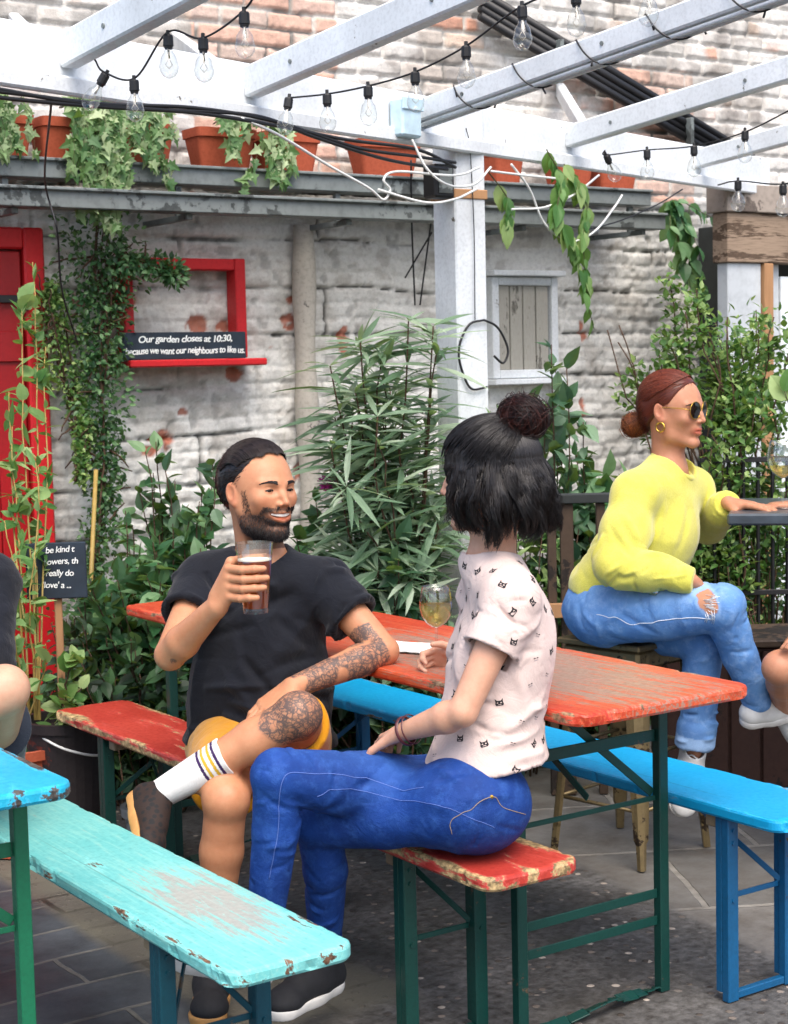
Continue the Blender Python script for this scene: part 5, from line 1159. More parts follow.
def shoe(parent, an, toe, up, matu, mats, s=1., high=.0, laces=None, name='shoe', sole_h=.022):
    """an = ankle joint, toe = tip of the shoe; up = away from the sole"""
    an = np.asarray(an, float); dv = np.asarray(toe, float)-an; n = unit(np.asarray(up, float)-unit(dv)*.0); f = unit(dv-n*(dv@n)); n = unit(n); r = np.cross(f, n)
    F = np.array([r, f, n]); L = .27*s; heel = an-f*.055*s-n*.062*s; P = lambda x, y, z: heel+(r*x+f*y+n*z)*s
    o = Ops(); o.cone(P(0, .035, .022), P(0, .10, .024), .036*s, .038*s, .02); o.cone(P(0, .10, .024), P(0, .20, .014), .038*s, .036*s, .03); o.ell(P(0, .215, .014), np.array([.042, .045, .026])*s, F, .02)
    o.cone(P(0, .045, .03), P(0, .05, .075+high), .037*s, .036*s, .02); o.cone(P(0, .07, .06), P(0, .15, .035), .03*s, .03*s, .025)
    o.tube(P(0, .052, .13+high), P(0, .05, .045), .031*s, .029*s, .006, neg=True); o.plane(P(0, 0, 0), -n)
    e, _, _ = solid(name, o, .003, matu, parent)
    o = Ops()
    for x0, y0, x1, y1, ra, rb in ((0, .04, 0, .12, .037, .036), (0, .12, .004, .215, .036, .044)): o.cone(P(x0, y0, .0), P(x1, y1, .0), ra*s, rb*s, .03)
    o.plane(P(0, 0, .006*s), n); o.plane(P(0, 0, -sole_h), -n)
    so_, _, _ = solid('sole', o, .003, mats, e)
    so_.location = (0, 0, 0)
    if laces:
        for i in range(5):
            y = .075+i*.02; z = .088-i*.0105; m = MB(); m.tube(spline([P(-.026, y, z-.016), P(-.01, y+.006, z+.003), P(.01, y-.004, z+.003), P(.026, y+.004, z-.016)], 10), .0028, 6); m.build('lace', laces, e, smooth=True)
    return e
def strands(name, S, r0, mat, parent, taper=.35, attr=None, extra=None, rr=None):
    """S (n,k,3) polylines -> one mesh of three-sided tubes"""
    n, k, _ = S.shape; T = np.gradient(S, axis=1); T /= np.linalg.norm(T, axis=2, keepdims=True)+1e-9
    ref = np.array([.31, .22, .93]); A = np.cross(T, ref); A /= np.linalg.norm(A, axis=2, keepdims=True)+1e-9; Bq = np.cross(T, A)
    w = r0*(1-(1-taper)*np.linspace(0, 1, k)**2)[None, :, None]
    if rr is not None: w = w*rr[:, None, None]
    V = np.stack([S+w*(A*math.cos(a_)+Bq*math.sin(a_)) for a_ in (0, 2.094, 4.189)], 2)      # n,k,3,3
    idx = np.arange(n*k*3).reshape(n, k, 3); Q = np.concatenate([np.stack([idx[:, :-1, j], idx[:, :-1, (j+1) % 3], idx[:, 1:, (j+1) % 3], idx[:, 1:, j]], -1).reshape(-1, 4) for j in range(3)])
    V = V.reshape(-1, 3); a_ = np.repeat(rng.random(n), k*3)
    tt = np.tile(np.repeat(np.linspace(0, 1, k), 3), n)
    if extra is not None:
        V2, Q2 = extra; Q = np.vstack([Q, Q2+len(V)]); V = np.vstack([V, V2]); a_ = np.r_[a_, np.full(len(V2), .3)]; tt = np.r_[tt, np.full(len(V2), .2)]
    return mesh_np(name, V, [Q], mat, parent, True, attrs={'rnd': a_, 'tpos': tt}, origin=parent_loc(parent))
def hairmat(name, dark, mid, tip=None, tipmin=.6, rough=.38):
    m = NT(name); r = m.attr('rnd', 'Fac'); c = m.mix(m.ramp(r, [(0, 0.), (1, 1.)]), hx(dark)[:3], hx(mid)[:3])
    if tip: c = m.mix(m.math('MULTIPLY', m.ramp(m.attr('tpos', 'Fac'), [(tipmin, 0.), (1, 1.)]), .8), c, hx(tip)[:3])
    n = m.noise(300, 2); return m.set(c, rough, m.bump(n, .2, .001), spec=.45)
def skinmat(name, base, sss=.12):
    m = NT(name); n = m.noise(30, 8, .75); n2 = m.noise(320, 3)
    c = m.mix(m.ramp(n, [(.3, 0.), (.7, 1.)]), tuple(v*k for v, k in zip(hx(base)[:3], (.90, .80, .76))), tuple(min(1, v*k) for v, k in zip(hx(base)[:3], (1.05, 1.05, 1.05))))
    c = m.mix(1.0, c, m.attr('tint'), 'MULTIPLY')
    # tattoos: fine line work inside the masked zones
    t = m.attr('tattoo', 'Fac'); wc = m.noise(24, 3, col=True); va = m.n('VectorMath'); va.operation = 'ADD'; vs = m.n('VectorMath'); vs.operation = 'SCALE'; vs.inputs['Scale'].default_value = .045; m.l(wc, vs.inputs[0]); m.l(m.tc.outputs['Object'], va.inputs[0]); m.l(vs.outputs[0], va.inputs[1]); v1 = m.vor(40, 'DISTANCE_TO_EDGE', vec=va.outputs[0]); w1 = m.noise(42, 4, .7, dist=1.0); v2 = m.vor(95, 'DISTANCE_TO_EDGE', vec=va.outputs[0])
    ln = m.math('MAXIMUM', m.math('MULTIPLY', m.ramp(v1, [(.02, 1.), (.08, 0.)]), .75), m.math('MULTIPLY', m.ramp(v2, [(.03, 1.), (.14, 0.)]), .5)); sh = m.ramp(w1, [(.40, 0.), (.66, .55)])
    k = m.math('MULTIPLY', t, m.math('MINIMUM', m.math('ADD', m.math('ADD', ln, sh), .12), .86), True)
    c = m.mix(k, c, hx('#3a3d40')[:3])
    m.set(c, m.ramp(n2, [(.3, .42), (.7, .56)]), m.bump(n2, .25, .0014, m.bump(m.noise(70, 4), .15, .002)), spec=.4)
    m.b.inputs['Subsurface Weight'].default_value = sss; m.b.inputs['Subsurface Radius'].default_value = (.012, .004, .002); m.b.inputs['Subsurface Scale'].default_value = 1.0
    return m.m
def cloth(name, c1, c2=None, weave=420, rough=.85, sheen=.2, bumpk=.25, mott=8, col=None, wear=0):
    m = NT(name); c2 = c2 or c1; n = m.noise(mott, 5, .6); f = m.noise(weave, 2)
    c = m.mix(m.ramp(n, [(.35, 0.), (.65, 1.)]), hx(c1)[:3], hx(c2)[:3]); c = m.mix(m.math('MULTIPLY', m.ramp(f, [(.35, 0.), (.65, 1.)]), .18), c, tuple(v*.6 for v in hx(c1)[:3]))
    if col: c = m.mix(m.attr(col, 'Alpha'), c, m.attr(col))
    m.set(c, rough, m.bump(f, bumpk, .002, m.bump(m.noise(16, 5, .55, dist=1.5), .5, .010)), spec=.25); m.b.inputs['Sheen Weight'].default_value = sheen; return m.m
def denim(name, c1, c2, light):
    m = NT(name); n = m.noise(7, 5, .65); f = m.noise(500, 2, stretch=(1, 1, 1)); s = m.noise(34, 6, .75)
    c = m.mix(m.ramp(n, [(.35, 0.), (.65, 1.)]), hx(c1)[:3], hx(c2)[:3]); c = m.mix(m.math('MULTIPLY', m.ramp(s, [(.48, 0.), (.7, 1.)]), .35), c, hx(light)[:3])
    c = m.mix(m.attr('fade', 'Fac'), c, hx(light)[:3]); c = m.mix(m.attr('patch', 'Alpha'), c, m.attr('patch'))
    m.set(c, .72, m.bump(f, .45, .002, m.bump(m.noise(26, 6, .6, dist=1.2), .55, .006)), spec=.25); return m.m
def tintattr(c, F, s, lips, extra=None, lipz=-.064, lipw=.03):
    """vertex tint of a head: lips, cheeks, ears are redder"""
    def fn(V):
        q = (V-c)@F.T/s; t = np.ones((len(V), 3)); x, y, z = q.T
        near = (np.abs(q) < .16).all(1)
        lp = np.exp(-(((x)/lipw)**4+((z-lipz)/.011)**4))*(y > .074)*near; t = t*(1-lp[:, None])+np.array(lips)*lp[:, None]
        ck = np.exp(-(((np.abs(x)-.042)/.018)**2+((z+.028)/.016)**2))*(y > .04)*near*.25; t = t*(1-ck[:, None]*np.array([.0, .35, .35]))
        nz = np.exp(-((x/.014)**2+((z+.032)/.012)**2))*(y > .085)*near*.2; t = t*(1-nz[:, None]*np.array([.0, .35, .35]))
        er = sstep(.074, .082, np.abs(x))*near*.3; t = t*(1-er[:, None]*np.array([.0, .4, .4]))
        A = {'tint': t, 'tattoo': np.zeros(len(V))}
        if extra: extra(V, q, near, A)
        return A
    return fn
def face_parts(t_, c, F, s, T, brow=True, gaze=None, smile=0, lash=True, eyes=True, browthick=.0026):
    g_ = gaze if gaze is not None else F[1]
    if eyes:
        for sx in (-1, 1):
            p = T(sx*.0315, .0675, .0); o = MB(); f = frame(unit(g_), F[2]); r = .0128*s
            th = np.linspace(0, math.pi, 15); o.lathe(p, [(r*math.sin(a_), r*math.cos(a_)) for a_ in th], 20, f[1]); e = o.build('eyeball', M['eye_white'], t_, smooth=True)
            o = MB(); o.lathe(p, [(0, r*1.02), (.0052*s, r*.945)], 16, f[1]); o.build('iris', M['iris'], e, smooth=True)
    for sx in (-1, 1):
        if not brow: continue
        m = MB(); z0 = .0175
        for j in range(120):
            u = rng.random(); x = sx*(.011+.037*u); y = .0912-.019*u**2.0+.0015; z = z0+.007*math.sin(u*2.4)+(rng.random()-.5)*.0065*(1.15-u)-.004*u
            p = T(x, y, z); m.tube([p, p+(F[0]*sx*.008+F[2]*.0015*(1-2*u)+F[1]*(-.004*u))*s], .0011*s, 4)
        m.build('eyebrow', M['brow_dark'], t_, smooth=True)
        if lash:
            m = MB(); m.tube(spline([T(sx*.0205, .0785, -.0005), T(sx*.0275, .0845, .0036-.001*smile), T(sx*.0355, .0835, .0036-.001*smile), T(sx*.0445, .0755, .000)], 12), .0011*s+.0004+.0004*smile, 5); m.build('eyelashes', M['brow_dark'], t_, smooth=True)
M['eye_white'] = plain('eye_white', '#d9d4cf', .15); M['iris'] = plain('dark_brown_iris', '#1d120c', .1); M['brow_dark'] = plain('dark_brow_hair', '#1a1310', .6)
M['teeth'] = plain('teeth', '#e9e4da', .25)
def bvh_of(V, Q): return BVHTree.FromPolygons([tuple(v) for v in V], [tuple(int(i) for i in q) for q in Q])
def stitch(name, bv, pts, r, mat, parent, n=60, off=.0006):
    P = spline(pts, n); out = []
    for p in P:
        loc, nor, _, dist = bv.find_nearest(Vector(p))
        out.append(np.array(loc)+np.array(nor)*off)
    out = np.array(out)
    for _ in range(4): out[1:-1] = out[1:-1]*.5+(out[:-2]+out[2:])*.25
    nn_ = [np.array(bv.find_nearest(Vector(p))[1]) for p in out]; ll_ = [np.array(bv.find_nearest(Vector(p))[0]) for p in out]; out = np.array(ll_)+np.array(nn_)*off
    m = MB(); m.tube(out, r, 5); return m.build(name, mat, parent, smooth=True)
def ridged(V, sc, seed):
    w = V+.035*np.stack([vnoise(V, 6, seed+1), vnoise(V, 6, seed+2), vnoise(V, 6, seed+3)], 1); a = 1-np.abs(fbm(w, sc, 2, seed))*3.2; return np.maximum(a, -.6)*(.5+.5*vnoise(V, 4, seed+7))
def folds(lst):
    """lst of (A, B, width, amplitude): ridges (positive) or creases (negative) along segments"""
    def fn(V, N):
        d = np.zeros(len(V))
        for (a, b, w, am) in lst:
            a = np.asarray(a); b = np.asarray(b); L = np.linalg.norm(b-a); near = np.where(np.linalg.norm(V-(a+b)/2, axis=1) < L*.5+.07)[0]
            if not len(near): continue
            v, n = V[near], N[near]; ba = b-a; t0 = ((v-a)@ba)/(ba@ba); t = np.clip(t0, 0, 1); q = v-a-t[:, None]*ba; qn = (q*n).sum(1); dist = np.linalg.norm(q-n*qn[:, None], axis=1)
            d[near] += am*np.exp(-(dist/w)**2)*(1-np.abs(2*t-1)**3)*(np.abs(t0-.5) < .75)*sstep(.07, .03, np.abs(qn))
        return d
    return fn

def fur(V, Q, n, flow, length, lift=.0015, k=6, jit=.12):
    N = vnormals(V, Q); i = rng.choice(len(V), n); p = V[i]; nn = N[i]; d = flow(p); d = d-nn*(d*nn).sum(1, keepdims=True); d = unit_rows(unit_rows(d)+rng.normal(0, jit, d.shape))
    L = (np.broadcast_to(length, (n,))*(.6+.8*rng.random(n)))[:, None, None]; t = np.linspace(0, 1, k)[None, :, None]
    return p[:, None]+d[:, None]*L*t+nn[:, None]*(lift*np.sin(t*2.6)-.0006)-nn[:, None]*(L*t)**2*4.5

def autofold(p, axis, n, span, rad, length, w=.006, amp=-.006, seed=0):
    g_ = np.random.default_rng(seed); axis = unit(axis); a = unit(np.cross(axis, (.3, .5, .81))); b = np.cross(axis, a); L = []
    for i in range(n):
        th = g_.random()*6.283; r = a*math.cos(th)+b*math.sin(th); tn = -a*math.sin(th)+b*math.cos(th); c = np.asarray(p)+axis*g_.uniform(-span, span)+r*rad; d = unit(tn+axis*g_.normal(0, .45))*length*g_.uniform(.5, 1.2)/2
        L.append((c-d-r*rad*.15, c+d-r*rad*.15, w*g_.uniform(.8, 1.6), amp*g_.uniform(.5, 1.3)*(1 if g_.random() < .75 else -1)))
    return L
# ================================================================== the people
def resample(S, k):
    n = S.shape[1]; u = np.linspace(0, n-1, k); i = np.minimum(u.astype(int), n-2); f = (u-i)[None, :, None]; return S[:, i]*(1-f)+S[:, i+1]*f
def J_(**k): return {a: at(*v) for a, v in k.items()}
def ellpath(c, F, rad, d0, d1, k, lift=0.0, wave=0.0, jit=0.0):
    """curves over an ellipsoid from direction d0 to d1 (arrays n,3 in the local frame)"""
    n = len(d0); d0 = d0/np.linalg.norm(d0, axis=1)[:, None]; d1 = d1/np.linalg.norm(d1, axis=1)[:, None]
    om = np.arccos(np.clip((d0*d1).sum(1), -.999, .999))[:, None, None]; t = np.linspace(0, 1, k)[None, :, None]
    d = (np.sin((1-t)*om)*d0[:, None]+np.sin(t*om)*d1[:, None])/np.sin(om)
    rr = np.asarray(rad); s = 1/np.sqrt(((d/rr)**2).sum(2, keepdims=True)); l = np.broadcast_to(np.asarray(lift).reshape(-1, 1, 1) if np.ndim(lift) else lift, s.shape)
    q = d*(s+l)
    if wave: ph = rng.random((n, 1, 1))*6.28; q = q+np.cross(d, np.gradient(d, axis=1))*0+wave*np.sin(t*14+ph)*np.array([.5, .5, .3])
    return np.asarray(c)+q@F
def skin_person(t, o, J, head, tint, fine_hands, mat):
    fine = [(head, .165, .0018)]+[(p, r, .0018) for p, r in fine_hands]
    return solid('body', o, .0045, mat, t, attrs=tint, fine=fine, it=1)

# ------------------------------------------------------------------ man with the beer
def man():
    J = J_(pelvis=(258, 745, 4.27), chest=(262, 626, 4.26), neck=(263, 566, 4.25), shL=(325, 586, 4.22), shR=(203, 583, 4.22), elL=(384, 651, 4.12), wrL=(293, 687, 3.97),
           elR=(170, 655, 4.03), wrR=(217, 606, 3.88), hipL=(288, 742, 4.22), hipR=(230, 746, 4.25), knL=(298, 715, 3.84), anL=(161, 794, 3.86), knR=(226, 800, 3.84), anR=(212, 962, 3.92))
    c = at(260, 491, 4.2); F = frame(unit(-FW*.74+RT*.67+UP*.05), unit(UP+RT*.05)); s = 1.0
    t = thing('person', 'smiling bearded man in navy T-shirt and mustard shorts raising a beer on the red bench', 'person', (*J['pelvis'][:2], 0), 'people drinking in the yard')
    o = Ops(); body_ops(o, J); T = head_ops(o, c, F, s, smile=1, neckbase=J['neck'])
    GC = at(255, 577, 3.86); ax = UP
    C = GC+UP*.022
    hand_wrap(o, J['wrR']+RT*.0+UP*.004, C, ax, None, math.radians(168), -math.radians(112), .0385, 'd', 1.02, thumb_phi=math.radians(295))
    dL = unit(at(268, 700, 3.86)-J['wrL']); hand(o, J['wrL'], unit(-RT*.75-FW*.45-UP*.45), unit(-UP*.7+FW*.2+RT*.2), unit(-FW+UP*.2), [(.25, .5, .35)]*4, 1.0, .08)
    def ex(V, q, near, A):
        x, y, z = q.T; tat = np.zeros(len(V)); n = vnoise(V, 26, 3)
        def seg(a, b, r, t0=0, t1=1, am=1):
            ba = b-a; tt = ((V-a)@ba)/(ba@ba); dd = np.linalg.norm(V-a-np.clip(tt, 0, 1)[:, None]*ba, axis=1); return am*((dd < r) & (tt > t0) & (tt < t1))
        def ball(p, r, am=1, wob=.25): dd = np.linalg.norm(V-p, axis=1)/r+wob*n; return am*sstep(1.05, .95, dd)
        tat = np.maximum(tat, seg(J['elL'], J['wrL'], .08, .04, 1.0)*sstep(-.35, -.2, n+.25*vnoise(V, 11, 8)))
        tat = np.maximum(tat, ball(at(378, 622, 4.06), .045)); tat = np.maximum(tat, ball(at(352, 632, 4.08), .035, .9))
        tat = np.maximum(tat, ball(J['knL']-FW*.03+UP*.01, .088, 1, .18)); tat = np.maximum(tat, ball(at(229, 739, 3.73), .046, .95, .2)); tat = np.maximum(tat, ball(at(203, 765, 3.7), .018, .9, .2))
        tat = np.maximum(tat, ball(at(172, 664, 3.98), .016, .8, .5))
        tat[near.astype(bool) & (z > -.2)] = 0; A['tattoo'] = tat
        # stubble shadow under the beard (coloured skin)
        jaw = near*sstep(-.035, -.06, z+.25*(np.abs(x)-.05)*(np.abs(x) > .03))*sstep(-.02, .0, y)*(z > -.145)
        up = near*(np.abs(x) < .034)*sstep(-.053, -.048, -np.abs(z+.05)*1.0)*0
        mous = near*(np.abs(x) < .036)*(y > .07)*np.exp(-((z+.0485+.10*np.abs(x))/.008)**2)
        side = near*sstep(.052, .060, np.abs(x))*(y > -.012)*(y < .045)*sstep(.012, -.01, z)*(z > -.09)
        lipz = np.exp(-((z+.064)/.0135)**2-((x)/.026)**4)*(y > .07)
        b = np.clip(np.maximum(jaw, mous)-lipz, 0, 1)*.8; A['tint'] = A['tint']*(1-b[:, None])+np.array([.16, .13, .12])*b[:, None]
    tint = tintattr(c, F, s, (.82, .50, .47), ex, lipz=-.066, lipw=.027)
    M['skin_tan'] = skinmat('tanned_skin', '#be8865')
    body, V, Q = skin_person(t, o, J, c, tint, [(C-UP*.02-RT*.015, .118), (J['wrL']+unit(-RT*.7-FW*.5-UP*.4)*.09, .095)], M['skin_tan'])
    face_parts(t, c, F, s, T, smile=1, eyes=True, browthick=.003)
    m = MB()
    P_ = [T(x, .0880-x*x*13, -.0590+abs(x)**2*7) for x in np.linspace(-.033, .033, 13)]
    for a_, b_ in zip(P_[:-1], P_[1:]): m.bar(a_, b_, .0112, .003, UP, .0010)
    m.build('teeth', M['teeth'], t)
    # beard: short strands on the lower face
    Nn = vnormals(V, Q); q = (V-c)@F.T; x, y, z = q.T; near = (np.abs(q) < .15).all(1)
    lip = ((x/.043)**2+((z+.0635-.30*np.maximum(0, np.abs(x)-.014))/.0145)**2 < 1)
    band = near & (z > -.122) & (y > .008) & ~lip & (((z < -.056-.20*np.maximum(0, .052-np.abs(x))) & (np.abs(x) > .0)) | ((np.abs(x) > .056) & (z < .004) & (y > .020) & (y < .040-.15*np.maximum(0, z+.03)) & (rng.random(len(x)) < .6)) | ((np.abs(z+.0455+.02*np.abs(x)) < .0068+.12*np.maximum(0, np.abs(x)-.03)) & (np.abs(x) < .050) & (y > .045)))
    band &= ~((np.abs(x) < .012) & (z > -.0440))
    idx = np.where(band)[0]; idx = rng.choice(idx, min(len(idx), 5200), False)
    r0 = V[idx]; nn = Nn[idx]; mous = (z[idx] > -.055) & (np.abs(x[idx]) < .04)
    dirn = nn*.55-F[2]*.85+F[0]*np.where(mous, np.sign(x[idx])*.7, 0)[:, None]+rng.normal(0, .22, r0.shape); dirn /= np.linalg.norm(dirn, axis=1)[:, None]
    L = np.where(mous, .006, np.where(z[idx] < -.09, .0075, .005))*(.7+.5*rng.random(len(idx))); k = 4; tt = np.linspace(0, 1, k)[None, :, None]
    S = r0[:, None]-nn[:, None]*.001+dirn[:, None]*L[:, None, None]*tt-F[2]*(tt**2)*.3*L[:, None, None]
    strands('beard', S, .00062, M['hair_black'], t)
    # slicked back hair: cap and combed strands
    ho = Ops(); ho.ell(T(0, -.022, .040), np.array([.0800, .1000, .089]), F, .02); ho.ell(T(0, -.055, .02), np.array([.075, .066, .082]), F, .03)
    ho.ell(T(0, .094, -.004), np.array([.118, .094, .112]), F, .010, True); ho.ell(T(0, .0, -.085), np.array([.12, .1, .078]), F, .012, True)
    V2, Q2 = extract(ho, .003); V2 = relax(V2, Q2, 2)
    n = 3600; xx = rng.uniform(-.95, .95, n); th0 = np.radians(rng.uniform(39, 52, n))+.25*np.abs(xx)**3+.1*vnoise(np.stack([xx*5, xx*0, xx*0], 1), 1, 4); th1 = np.radians(rng.uniform(176, 206, n))
    st = rng.random(n)*.55; th0 = th0+(th1-th0)*st*(rng.random(n) < .5); rx, ry, rz = .083, .105, .094; k = 16; tt = np.linspace(0, 1, k)[None, :]
    th = th0[:, None]+(th1-th0)[:, None]*tt; xr = np.sign(xx)*np.abs(xx)**.8; w = np.sqrt(1-(xr*.97)**2)[:, None]
    lift = 1.0+.012*rng.random((n, 1))+.012*vnoise(np.stack([xr*9, th0*0, th0*0], 1), 1, 5)[:, None]+.035*np.sin(np.pi*np.clip(tt*1.3, 0, 1))-.03*(1-np.clip(tt*7, 0, 1))
    S = np.stack([(xr*rx)[:, None]*lift*(1-.10*tt**2), -.016+ry*w*np.cos(th)*lift, .036+rz*w*np.sin(th)*lift], 2)
    keep = ~((S[:, 0, 2] < .045) & (S[:, 0, 1] > -.01)); S = S[keep]
    S[:, -4:, :] += rng.normal(0, .0035, (len(S), 1, 3))*np.linspace(0, 1, 4)[None, :, None]
    S = np.asarray(c)+S@F; cen = T(0, -.02, .03)
    f1 = fur(V2, Q2, 5200, lambda p: -F[1]*1.0-F[2]*np.clip(.5-((p-cen)@F[2])*14, -.3, 1.6)[:, None], .016, .001, jit=.2); S = resample(S, 10); f1 = resample(f1, 10)
    strands('hair', np.concatenate([S, f1]), .00075, M['hair_black'], t, extra=(V2, Q2))
    # t-shirt
    o = Ops(); Tt = body_ops(o, J, off=.013, arms=False, legs=False)
    o.ell(lerp(J['pelvis'], J['chest'], .28)+Tt[1]*.01, (.178, .13, .16), Tt, .05); o.ell(lerp(J['pelvis'], J['chest'], .55), (.172, .125, .16), Tt, .05); o.ell(J['pelvis']-Tt[0]*.005, (.192, .14, .075), Tt, .03)
    for (q, a, b, w_, e) in (('L', J['shL'], J['elL'], .056, .50), ('R', J['shR'], J['elR'], .056, .46)):
        o.cone(lerp(J['chest'], a, .7), a, .055, .056, .04); o.tube(a, lerp(a, b, e), .060, .068, .02); o.tube(lerp(a, b, e*.7), lerp(a, b, e+.1), .050, .061, .004, True)
    o.cone(J['neck']+Tt[2]*.0+Tt[1]*.015, T(0, -.02, -.05), .066, .07, .01, True)
    o.plane(lerp(J['pelvis'], J['chest'], -.0)+UP*.01, -unit(Tt[2]))
    fl = folds([(at(215, 620, 4.1), at(250, 690, 4.1), .016, .007), (at(330, 610, 4.1), at(270, 660, 4.1), .014, .006), (at(325, 640, 4.1), at(265, 700, 4.1), .013, .008), (at(200, 660, 4.1), at(260, 715, 4.1), .015, .008),
                (at(300, 680, 4.1), at(240, 725, 4.1), .013, .009), (at(215, 700, 4.1), at(300, 722, 4.1), .01, .008), (at(345, 600, 4.1), at(330, 625, 4.1), .008, -.005), (at(185, 600, 4.05), at(215, 595, 4.05), .008, -.004),
                (at(290, 600, 4.08), at(285, 680, 4.08), .016, .005), (at(235, 600, 4.1), at(240, 690, 4.1), .014, -.004)]+autofold(J['chest'], Tt[2], 26, .16, .125, .16, .010, -.009, 3)+autofold(lerp(J['pelvis'], J['chest'], .3), Tt[2], 26, .1, .15, .18, .008, -.009, 4)+autofold(lerp(J['shL'], J['elL'], .25), J['elL']-J['shL'], 9, .06, .062, .08, .006, -.006, 5)+autofold(lerp(J['shR'], J['elR'], .25), J['elR']-J['shR'], 9, .06, .062, .08, .006, -.006, 6))
    M['navy'] = cloth('navy_jersey', '#0b0e16', '#10141e', weave=600, sheen=.1)
    solid('t_shirt', o, .0038, M['navy'], t, disp=lambda V, N: 1.5*fl(V, N)+.013*ridged(V*np.array([1, 1, .45]), 7, 2)*sstep(1.22, 1.05, V[:, 2])+.010*ridged(V*np.array([.7, .7, 1.8]), 8, 5)*sstep(.85, .65, V[:, 2])+.004*ridged(V, 12, 8))
    # shorts
    o = Ops(); o.ell(J['pelvis'], (.172, .125, .115), Tt, .05)
    for q in 'LR':
        o.tube(J['hip'+q], lerp(J['hip'+q], J['kn'+q], .68), .108, .090 if q == 'R' else .080, .03); o.tube(lerp(J['hip'+q], J['kn'+q], .56), lerp(J['hip'+q], J['kn'+q], .76), .064, .078 if q == 'R' else .070, .004, True)
    M['mustard'] = cloth('mustard_cotton', '#c8870f', '#d6981a', weave=500)
    solid('shorts', o, .004, M['mustard'], t, disp=lambda V, N: .006*fbm(V, 10, 3, 12)+.002)
    # sock with stripes on the raised leg, plain one below
    for q, a0 in (('L', .52), ('R', .80)):
        o = Ops(); a, b = J['kn'+q], J['an'+q]; back = unit(unit(a-b)+UP*0); o.tube(lerp(a, b, 1.0), lerp(a, b, a0), .034, .0465, .01); dv = unit(b-a)
        def at_(V, a=a, b=b, q=q):
            u = ((V-a)@(b-a))/((b-a)@(b-a)); C_ = np.zeros((len(V), 4)); L_ = np.linalg.norm(b-a); w = (u-a0)*L_
            for (s0, s1, cc) in ((.012, .019, '#3a2350'), (.024, .031, '#c8a030'), (.040, .047, '#c8a030'), (.052, .059, '#3a2350')):
                mk = (w > s0) & (w < s1); C_[mk] = [*hx(cc)[:3], 1]
            return {'band': C_}
        m = NT('ribbed_white_sock'); ww = m.noise(400, 2, stretch=(1, 1, .2)); cc = m.mix(m.attr('band', 'Alpha'), hx('#dcdad8')[:3], m.attr('band')); m.set(cc, .9, m.bump(ww, .5, .002), spec=.2)
        solid('sock', o, .0022, m.m, t, attrs=at_, disp=lambda V, N: .0012*np.sin(np.arctan2((V-a)@RT, (V-a)@unit(np.cross(dv, RT)))*34))
    M['shoe_black'] = plain('black_suede', '#15161a', .8, nscale=60, var=.3, bumpk=.3); m = NT('brown_spotted_suede'); v = m.vor(70); m.set(m.mix(m.ramp(v, [(.35, 0.), (.5, 1.)]), hx('#0b0a0c')[:3], hx('#24150e')[:3]), .8, m.bump(m.noise(200, 3), .3, .002)); M['shoe_spot'] = m.m; M['tan_sole'] = plain('tan_gum_sole', '#b98950', .6, nscale=30, var=.15)
    M['white_sole'] = plain('white_sole', '#d4d2cc', .5); M['lace'] = plain('cream_lace', '#c9b9a0', .8)
    shoe(t, J['anL']+unit(J['anL']-J['knL'])*.005, J['anL']-UP*.11-FW*.15-RT*.01, unit(J['knL']-J['anL']), M['shoe_spot'], M['tan_sole'], .86, laces=M['lace'])
    shoe(t, J['anR'], at(208, 1018, 3.70), UP, M['shoe_black'], M['tan_sole'], 1.0, laces=M['lace'])
    # the beer
    g_ = thing('beer_glass', 'tall pint glass of amber beer held up by the bearded man', 'glass', GC-UP*.08)
    b = GC-UP*.083; pr = [(0, .0), (.0285, .0), (.0292, .004), (.044, .163)]; inn = [(.0425, .163), (.0285, .012), (0, .010)]
    m = MB(); m.lathe(b, pr+inn, 40); m.build('glass', M['glass'], g_, smooth=False)
    m = MB(); m.lathe(b, [(0, .0105), (.0283, .0125), (.0388, .121), (0, .121)], 40); m.build('beer', M['beer'], g_, smooth=False)
    m = MB(); m.lathe(b, [(.0, .1215), (.0389, .1215), (.0392, .1245), (.036, .1255), (0, .1235)], 40); m.build('foam', M['foam'], g_, smooth=True)
    return J

